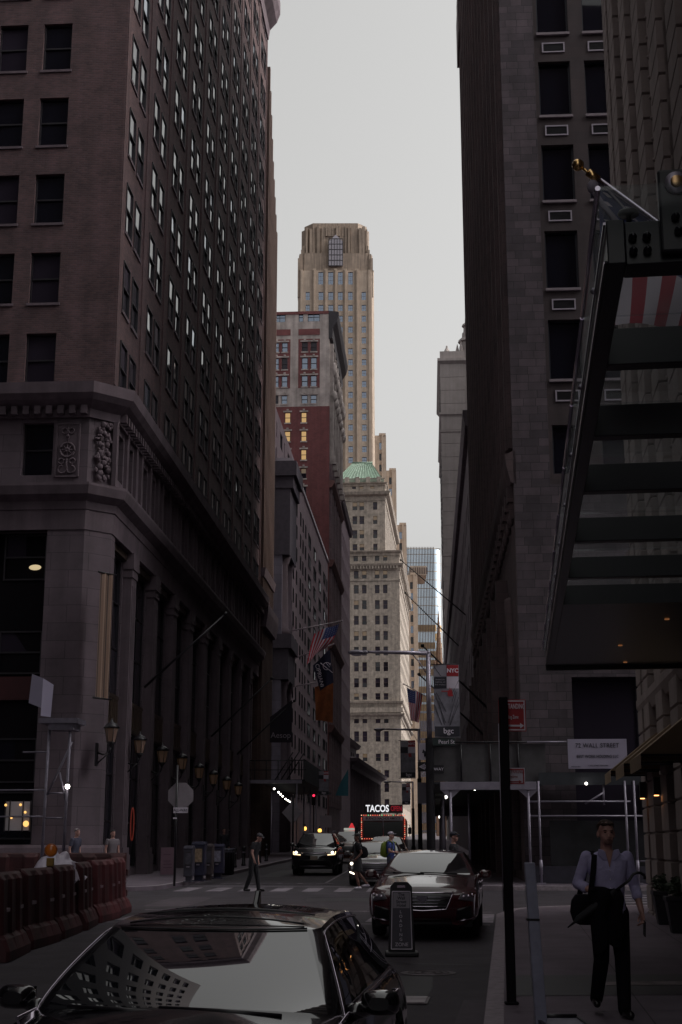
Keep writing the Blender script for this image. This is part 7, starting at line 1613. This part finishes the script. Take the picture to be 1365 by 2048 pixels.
# ------------------------------------------------------------------ people
m_skin = mat('skin', (.40, .24, .18), .55, var=.08, scale=12); m_skin2 = mat('brown skin', (.13, .065, .045), .55)
m_shirt = mat('pale lilac shirt', (.40, .40, .56), .85, var=.10, scale=9, bump=1.0, bscale=11); m_trou = mat('black trousers', (.010, .010, .013), .95, spec=.1, bump=.4, bscale=16); m_shoe = mat('black leather shoe', (.012, .010, .010), .22)
m_hair = mat('brown hair', (.045, .026, .016), .7, bump=.6, bscale=60); m_hair2 = mat('dark hair', (.012, .010, .010), .6)
def limb(mb, pts, rs, n=12):
    pts = [Vector(p) for p in pts]; P, Q = [], []
    for i in range(len(pts) - 1):
        for k in range(6):
            t = k / 6; P.append(pts[i].lerp(pts[i + 1], t)); Q.append(rs[i] + (rs[i + 1] - rs[i]) * t)
    P.append(pts[-1]); Q.append(rs[-1]); mb.tube(P, Q, n)
    for p, r in zip(pts, rs): mb.ball(p, r, nu=10, nv=7)
def torso(mb, secs, n=24):
    rings = []
    for c_, rx_, ry_ in secs:
        c_ = Vector(c_); rings.append([c_ + Vector((rx_ * (abs(math.cos(t)) ** .85) * (1 if math.cos(t) > 0 else -1), ry_ * (abs(math.sin(t)) ** .85) * (1 if math.sin(t) > 0 else -1), 0)) for t in [2 * math.pi * k / n for k in range(n)]])
    mb.loft(rings, 0, True, True)
def hand(mb, wrist, d, n, s=1.0, curl=.5, side=1):
    """palm along d, palm normal n; five fingers, bent"""
    d = Vector(d).normalized(); n = (Vector(n) - d * Vector(n).dot(d)).normalized(); w_ = d.cross(n) * side; W = Vector(wrist)
    R = Matrix((w_, d, n)).transposed(); mb.ball(W + d * .048 * s, (.040 * s, .052 * s, .017 * s), M=R, nu=12, nv=8)
    for k, (off, L) in enumerate(((-.030, .062), (-.010, .074), (.010, .078), (.029, .070))):
        a = W + d * .088 * s + w_ * off * s; p = [a]; ang = .25
        for q in (.45, .33, .25): ang += curl * (.9 if q < .45 else .6); p.append(p[-1] + (d * math.cos(ang) + n * math.sin(ang)) * L * q * s)
        limb(mb, p, [.0098 * s, .0092 * s, .0084 * s, .0070 * s], 8)
    t0 = W + d * .03 * s + w_ * .030 * s; limb(mb, [t0, t0 + (d * .6 + w_ * .7 + n * .2).normalized() * .04 * s, t0 + (d * .6 + w_ * .7 + n * .2).normalized() * .04 * s + (d * .9 + n * .4).normalized() * .032 * s], [.013 * s, .0115 * s, .009 * s], 8)
def head(mb, c_, yaw=0.0, tilt=0.0, s=1.0):
    """faces -y at yaw 0"""
    c_ = Vector(c_); R = Matrix.Rotation(yaw, 3, 'Z') @ Matrix.Rotation(tilt, 3, 'X'); T = lambda x, y, z: c_ + R @ (Vector((x, y, z)) * s)
    B = lambda p, r: mb.ball(T(*p), Vector(r) * s, M=R, nu=18, nv=12)
    B((0, .01, .035), (.076, .096, .088)); B((0, -.025, -.03), (.063, .072, .078)); B((0, -.045, -.080), (.046, .042, .034))
    B((0, -.093, -.012), (.013, .014, .026)); B((0, -.102, -.026), (.015, .013, .011)); B((0, -.086, -.058), (.024, .012, .0075)); B((0, -.085, -.068), (.02, .011, .006))
    for sx in (-1, 1):
        B((sx * .030, -.080, .030), (.026, .014, .009)); B((sx * .078, .012, -.008), (.012, .022, .034)); B((sx * .036, -.068, -.028), (.022, .018, .020))
    return T, R
def person(label, loc, rz=0.0, H=1.78, hip=None, legs=None, arms=None, yaw=0.0, tilt=0.0, lean=(0, 0), vox=.011, skin=None, shirt=None, trousers=None, shoe=None, hair=None, bare_legs=False, short=False, hair_long=0.0, hat=None, group=None, hands=None, sleeve=.55, hd=None, shirt_tail=.0, curls=.45):
    s = H / 1.78; o = root('person', label, 'person', loc, rz, group); V = lambda p: Vector(p) * s
    lx, ly = lean
    legs = legs or {1: [(.095, 0, .92), (.10, -.01, .5), (.10, .02, .09)], -1: [(-.095, 0, .92), (-.10, -.01, .5), (-.10, .02, .09)]}
    arms = arms or {1: [(.19, 0, 1.44), (.235, .02, 1.16), (.235, -.05, .92)], -1: [(-.19, 0, 1.44), (-.235, .02, 1.16), (-.235, -.05, .92)]}
    L = lambda z: Vector((lx * max(0, z - .95), ly * max(0, z - .95), 0))
    body = MB()
    secs = [(.88, .155, .105), (.98, .155, .105), (1.08, .135, .095), (1.2, .145, .10), (1.32, .165, .11), (1.42, .170, .10), (1.47, .13, .08), (1.51, .062, .062)]
    torso(body, [(V((0, 0, z)) + L(z) * s, a * s, c_ * s) for z, a, c_ in secs])
    hc = V((hd or (0, -.02, 1.665))) + L(1.66) * s
    limb(body, [V((0, .01, 1.46)) + L(1.46) * s, hc + Vector((0, .012, -.07)) * s], [.060 * s, .056 * s]); T, R = head(body, hc, yaw, tilt, s)
    for sd, (h_, k_, a_) in legs.items():
        limb(body, [V(h_), V(k_), V(a_)], [.082 * s, .055 * s, .040 * s]); f = V(a_); 
        limb(body, [f + V((0, .02, -.045)), f + V((sd * .02, -.13, -.06))], [.034 * s, .026 * s])
    for sd, (a0, a1, a2) in arms.items():
        p = [V(q) + L(q[2]) * s for q in (a0, a1, a2)]; limb(body, p, [.056 * s, .041 * s, .028 * s]); d = (p[2] - p[1]).normalized()
        hn = (hands or {}).get(sd); dd = Vector(hn[0]) if hn else d; nn = Vector(hn[1]) if hn else Vector((-sd, -.3, 0)); hand(body, p[2], dd, nn, s, curls, sd)
    fuse(body, 'body', skin or m_skin, o, vox, 3)
    # clothes
    sh_ = MB(); g = .016
    sec2 = [(.86 - shirt_tail, .168, .118), (.96, .168, .118), (1.08, .15, .11), (1.2, .16, .118), (1.32, .182, .126), (1.42, .200, .110), (1.478, .145, .088), (1.50, .082, .08)]
    torso(sh_, [(V((0, 0, z)) + L(z) * s, a * s, c_ * s) for z, a, c_ in sec2])
    for sd, (a0, a1, a2) in arms.items():
        p = [V(q) + L(q[2]) * s for q in (a0, a1, a2)]; mid = p[1].lerp(p[2], max(0, sleeve - .5) * 2) if sleeve > .5 else p[0].lerp(p[1], sleeve * 2)
        if sleeve > .5: limb(sh_, [p[0], p[1], mid], [.058 * s, .054 * s, .048 * s]); limb(sh_, [mid.lerp(p[1], .12), mid], [.053 * s, .053 * s])
        else: limb(sh_, [p[0], mid], [.062 * s, .062 * s])
    fuse(sh_, 'shirt', shirt or m_shirt, o, vox, 3)
    tr = MB(); torso(tr, [(V((0, 0, z)), a * s, c_ * s) for z, a, c_ in ((.80, .165, .112), (.9, .17, .118), (1.0, .163, .114), (1.03, .158, .11))])
    for sd, (h_, k_, a_) in legs.items():
        if short: e = Vector(V(h_)).lerp(V(k_), .75); limb(tr, [V(h_), e], [.102 * s, .088 * s])
        else: limb(tr, [V(h_), V(k_), V(a_) + V((0, .005, -.02))], [.100 * s, .075 * s, .062 * s])
    if not bare_legs: fuse(tr, 'trousers', trousers or m_trou, o, vox, 3)
    else:
        sk_ = MB(); torso(sk_, [(V((0, 0, z)), a * s, c_ * s) for z, a, c_ in ((.58, .20, .16), (.8, .185, .135), (1.02, .16, .115))]); fuse(sk_, 'skirt', trousers or m_trou, o, vox, 3)
    for sd, (h_, k_, a_) in legs.items():
        f = V(a_); b = MB(); dk = (V(a_) - V(k_)); toe = f + V((sd * .025, -.155, -.055)); heel = f + V((0, .045, -.05))
        limb(b, [heel, f + V((sd * .012, -.05, -.045)), toe], [.042 * s, .044 * s, .036 * s]); b.ball(f + V((0, .0, -.03)), (.046 * s, .052 * s, .05 * s)); fuse(b, 'shoe', shoe or m_shoe, o, vox, 2)
    hb_ = MB(); rh = random.Random(len(label))
    hb_.ball(T(0, .028, .052), Vector((.080, .092, .086)) * s, M=R, nu=18, nv=12)
    cut = []
    for k in range(34):
        a = rh.uniform(-.2, math.pi + .2); e = rh.uniform(.5, 1.35); v = Vector((math.cos(a) * math.cos(e) * .080, math.sin(a) * math.cos(e) * .092 - .005, .035 + math.sin(e) * .082)); hb_.ball(T(*v), Vector((.024, .024, .018)) * s, nu=8, nv=6)
    for k in range(10): x = -.055 + .011 * k; hb_.ball(T(x, -.062 - .012 * rh.random(), .088 + .008 * rh.random()), Vector((.018, .022, .016)) * s, nu=8, nv=6)
    if hair_long: hb_.ball(T(0, .06, -.02 - hair_long * .5), Vector((.07, .05, .08 + hair_long)) * s, nu=12, nv=9)
    fuse(hb_, 'hair', hair or m_hair, o, .008, 2)
    for sx in (-1, 1):
        b = MB(); b.ball(T(sx * .030, -.0885, .010), Vector((.011, .006, .006)) * s, nu=8, nv=6); b.build('eye', mat('dark eye', (.02, .015, .015), .2), o)
        b = MB(); b.ball(T(sx * .031, -.091, .030), Vector((.018, .006, .0045)) * s, nu=8, nv=6); b.build('eyebrow', hair or m_hair, o)
    b = MB(); b.ball(T(0, -.094, -.062), Vector((.022, .006, .004)) * s, nu=8, nv=6); b.build('mouth', mat('lips', (.16, .06, .055), .5), o)
    if hat:
        b = MB(); b.ball(T(0, .012, .075), Vector((.092, .105, .068)) * s, M=R, nu=16, nv=10); b.ball(T(0, -.115, .062), Vector((.068, .065, .010)) * s, M=R, nu=14, nv=6); fuse(b, 'cap', hat, o, .008, 2)
    return o, T, s
# the walking man on the right
YM = 13.6; mp = at(1222, 2025, YM); MX = xat(1220, 1850, YM); MZ = gz(YM) + .13
man, T, s = person('man in pale lilac shirt walking with black bag, umbrella and phone on the right pavement', (MX, YM, MZ), 0.0, 1.79, vox=.0075,
    legs={1: [(.09, .0, .93), (.10, -.03, .52), (.085, -.10, .095)], -1: [(-.09, .0, .93), (-.10, -.04, .51), (-.115, .22, .16)]},
    arms={1: [(.195, .0, 1.45), (.265, .06, 1.18), (.295, -.06, .95)], -1: [(-.195, 0, 1.45), (-.285, .03, 1.20), (-.15, -.17, 1.12)]}, sleeve=.70, yaw=.06, hands={1: ((.06, -.25, -.95), (-1, -.3, 0)), -1: ((.92, -.38, -.05), (0, -.45, -.8))}, hair=m_hair, curls=.6)
b = MB()
for sx in (-1, 1): b.prism([(sx * .012, 1.43), (sx * .05, 1.525), (sx * .095, 1.535), (sx * .11, 1.49), (sx * .055, 1.43)], -.125, -.105, M=Matrix.Rotation(rad(6), 4, 'X') @ Matrix.Translation((0, .158, 0)))
b.build('collar', m_shirt, man, bevel=.004)
b = MB(); b.prism([(-.035, 1.51), (.035, 1.51), (0, 1.36)], -.135, -.118); b.build('open_neck', m_skin, man)
b = MB()
for z in (1.33, 1.25, 1.17): b.ball((0, -.131, z), .007, nu=8, nv=5)
b.build('button', m_textwhite, man)
b = MB(); b.ball(T(0, -.072, -.078), (.045, .030, .030), nu=12, nv=8); b.ball(T(0, -.094, -.050), (.024, .006, .006), nu=8, nv=6); fuse(b, 'beard', mat('stubble beard', (.14, .08, .06), .8), man, .006, 2)
jk = root('folded_jacket', 'black jacket draped over the forearm of the man in the lilac shirt', 'jacket', (MX, YM, MZ))
b = MB(); b.grid(lambda u, v: Vector((-.22 + .29 * u + (.04 - .02 * u) * v + .012 * math.sin(9 * v), -.235 + .022 * math.sin(u * 11 + v * 2) - .03 * math.sin(math.pi * u) + .10 * max(0, .12 - v) * 4 + .05 * v, 1.165 - (.60 - .24 * u + .05 * math.sin(9 * u)) * v + .018 * math.sin(6 * u))), 22, 18); b.grid(lambda u, v: Vector((-.21 + .28 * u, -.20 + .02 * math.sin(u * 7), 1.16 - (.42 + .12 * u) * v + .02 * math.sin(6 * u))), 14, 12)
b.grid(lambda u, v: Vector((-.20 + .27 * u, -.245 + .05 * v, 1.165)), 8, 2); o_ = b.build('cloth', mat('black jacket cloth', (.009, .009, .011), .95, spec=.08, bump=.4, bscale=18), jk, fixn=False); sm = o_.modifiers.new('solid', 'SOLIDIFY'); sm.thickness = .02
bg_ = root('shoulder_bag', 'black shoulder bag hanging at the hip of the man in the lilac shirt', 'bag', (MX, YM, MZ))
b = MB(); b.loft([[Vector((x * w_ - .235, y * .07 - .02, z)) for x, y in ((-1, -.5), (-.7, -1), (0, -1.3), (.7, -1), (1, -.5), (1, .5), (.7, 1), (0, 1.2), (-.7, 1), (-1, .5))] for w_, z in ((.06, .83), (.115, .86), (.14, .95), (.125, 1.05), (.08, 1.11))], 0, True, True); b.build('pouch', mat('black nylon', (.008, .008, .010), .9, spec=.12), bg_, bevel=.015)
b = MB()
def strap_at(t):
    pts = [Vector((-.27, .08, 1.08)), Vector((-.20, .11, 1.30)), Vector((-.135, .06, 1.515)), Vector((-.135, -.09, 1.47)), Vector((-.16, -.135, 1.32)), Vector((-.20, -.15, 1.10))]
    i = min(int(t * 5), 4); return pts[i].lerp(pts[i + 1], t * 5 - i)
b.loft([[strap_at(k / 20) + Vector((x, y, 0)) for x, y in ((-.026, -.006), (.026, -.006), (.026, .008), (-.026, .008))] for k in range(21)], 0, True, False); b.build('strap', MATS['black nylon'], bg_)
um = root('umbrella', 'closed black umbrella with crook handle under the arm of the man in the lilac shirt', 'umbrella', (MX, YM, MZ))
A, B = Vector((-.37, -.20, .86)), Vector((.16, -.235, 1.245)); d = (B - A).normalized()
b = MB(); b.tube([A - d * .08, A, A + d * .05, A + d * .4, B - d * .16], [.006, .012, .035, .042, .030], 10); b.build('canopy', mat('black umbrella cloth', (.011, .011, .014), .7), um)
b = MB(); b.tube([B - d * .2, B] + [B + d * .02 + Vector((.055 - .055 * math.cos(t), -.0, .0)) + Vector((.02 * t / 3, 0, .05 * math.sin(t) + .015 * t / 3)) for t in [.4, .9, 1.5, 2.1, 2.7, 3.2, 3.6]], .0135, 8); b.build('handle', mat('black lacquer', (.010, .009, .010), .3), um)
ph = root('phone', 'dark phone held low in the hand of the man in the lilac shirt', 'phone', (MX + .305, YM - .115, MZ + .80)); b = MB(); b.box(-.006, .006, -.038, .038, -.07, .075, M=Matrix.Rotation(rad(14), 4, 'X')); b.build('case', mat('dark phone glass', (.012, .012, .014), .1), ph, bevel=.004)
# pedestrian in dark clothes on the crossing
g = gnd(506, 1783); pl_, T, s = person('person in black clothes with a dark cap bending forward on the far crossing', (g.x, g.y, gz(g.y)), rad(62), 1.74, lean=(0, -.22), shirt=mat('black top', (.012, .012, .015), .85), trousers=mat('black jeans', (.011, .011, .014), .85), shoe=m_shoe, skin=m_skin, hair=m_hair2, hat=mat('grey cap', (.06, .06, .065), .7), sleeve=.25, hd=(0, -.06, 1.62), tilt=.35,
    legs={1: [(.09, 0, .92), (.10, -.08, .5), (.10, -.16, .09)], -1: [(-.09, 0, .92), (-.10, .02, .5), (-.10, .20, .10)]}, arms={1: [(.19, 0, 1.44), (.23, .05, 1.16), (.22, -.05, .93)], -1: [(-.19, 0, 1.44), (-.23, -.05, 1.16), (-.2, -.16, .95)]})
# woman crossing
g = gnd(716, 1779); wm, T, s = person('woman in black dress with dark backpack and white shoes crossing before the grey sedan', (g.x, g.y, gz(g.y)), rad(-72), 1.70, shirt=mat('black top', (.012, .012, .015), .85), trousers=mat('black skirt', (.012, .012, .014), .85), shoe=mat('white trainers', (.45, .45, .46), .6), skin=m_skin2, hair=m_hair2, hat=mat('black cap', (.012, .012, .012), .7), bare_legs=True, sleeve=.22, hair_long=.05,
    legs={1: [(.085, 0, .92), (.09, -.10, .52), (.085, .02, .10)], -1: [(-.085, 0, .92), (-.09, .06, .52), (-.085, .36, .17)]}, arms={1: [(.18, 0, 1.42), (.22, .06, 1.16), (.20, -.10, 1.0)], -1: [(-.18, 0, 1.42), (-.21, .08, 1.18), (-.17, -.12, 1.05)]})
wz = Matrix.Rotation(rad(-72), 4, 'Z')
def backpack(label, owner, m, z0=.98, z1=1.42):
    o = root('backpack', label, 'backpack', tuple(owner.location), owner.rotation_euler.z); b = MB()
    b.loft([[Vector((x * w_, .115 + (y + 1) * d_, z)) for x, y in ((-1, -1), (1, -1), (1, .6), (.7, 1), (-.7, 1), (-1, .6))] for w_, d_, z in ((.11, .04, z0), (.15, .09, z0 + .05), (.15, .10, (z0 + z1) / 2), (.14, .08, z1 - .06), (.09, .04, z1))], 0, True, True); b.ball((0, .31, z0 + .14), (.11, .03, .09)); b.build('pack', m, o, bevel=.02)
    b = MB()
    for sx in (-1, 1): b.tube([(sx * .10, .13, z1 - .03), (sx * .11, .03, 1.50), (sx * .12, -.11, 1.42), (sx * .14, -.10, 1.2), (sx * .15, .1, z0 + .05)], .016, 6)
    b.build('strap', m, o); return o
backpack('dark backpack on the woman in the black dress', wm, mat('black nylon', (.008, .008, .010), .9, spec=.12), .95, 1.32)
# person with lime backpack
g = gnd(778, 1777); gp, T, s = person('person in blue shirt and pale cap walking right in front of the maroon sedan', (g.x + .05, g.y - .6, gz(g.y)), rad(68), 1.74, shirt=mat('blue shirt', (.035, .06, .20), .85), trousers=mat('grey blue jeans', (.06, .065, .09), .85), skin=m_skin, hair=m_hair2, hat=mat('pale cap', (.42, .41, .44), .7), sleeve=.25, shoe=m_shoe,
    arms={1: [(.18, 0, 1.43), (.22, -.05, 1.18), (.16, -.24, 1.12)], -1: [(-.18, 0, 1.43), (-.22, -.04, 1.18), (-.14, -.26, 1.14)]}, legs={1: [(.09, 0, .92), (.1, -.08, .5), (.1, -.16, .09)], -1: [(-.09, 0, .92), (-.1, .02, .5), (-.1, .2, .1)]})
backpack('lime green backpack on the person in the blue shirt', gp, mat('lime nylon', (.16, .24, .022), .7, var=.25, scale=14), .96, 1.45)
# others half hidden
p = at(922, 1750, 34); person('person in dark cap standing behind the maroon sedan', (p.x, 36, gz(36)), rad(70), 1.76, shirt=mat('dark jacket', (.02, .02, .025), .85), hat=mat('navy cap', (.02, .022, .035), .7), sleeve=.95, skin=m_skin, hair=m_hair2)
p = at(141, 1720, 43.6); person('grey-haired person in grey shirt beside the left pipe scaffold', (p.x, 43.6 + .6, gz(44) + .13), rad(60), 1.72, shirt=mat('grey blue shirt', (.055, .06, .085), .85), hair=mat('grey hair', (.20, .18, .17), .8), sleeve=.3, lean=(0, -.1), trousers=mat('dark jeans', (.03, .03, .045), .85))
p = at(219, 1720, 44.4); person('woman in white top and dark jacket by the corner pier', (p.x, 44.9, gz(45) + .13), rad(35), 1.68, shirt=mat('white top', (.16, .15, .15), .85), hair=m_hair2, hair_long=.10, sleeve=.2, trousers=mat('dark jeans', (.03, .03, .045), .85))
p = at(541, 1690, 66); person('distant person in dark clothes by the bollards on the left pavement', (XL2(66) - 1.5, 66, gz(66) + .13), rad(20), 1.75, shirt=mat('dark jacket', (.02, .02, .025), .85), trousers=m_trou, sleeve=.9, hair=m_hair2, vox=.013)
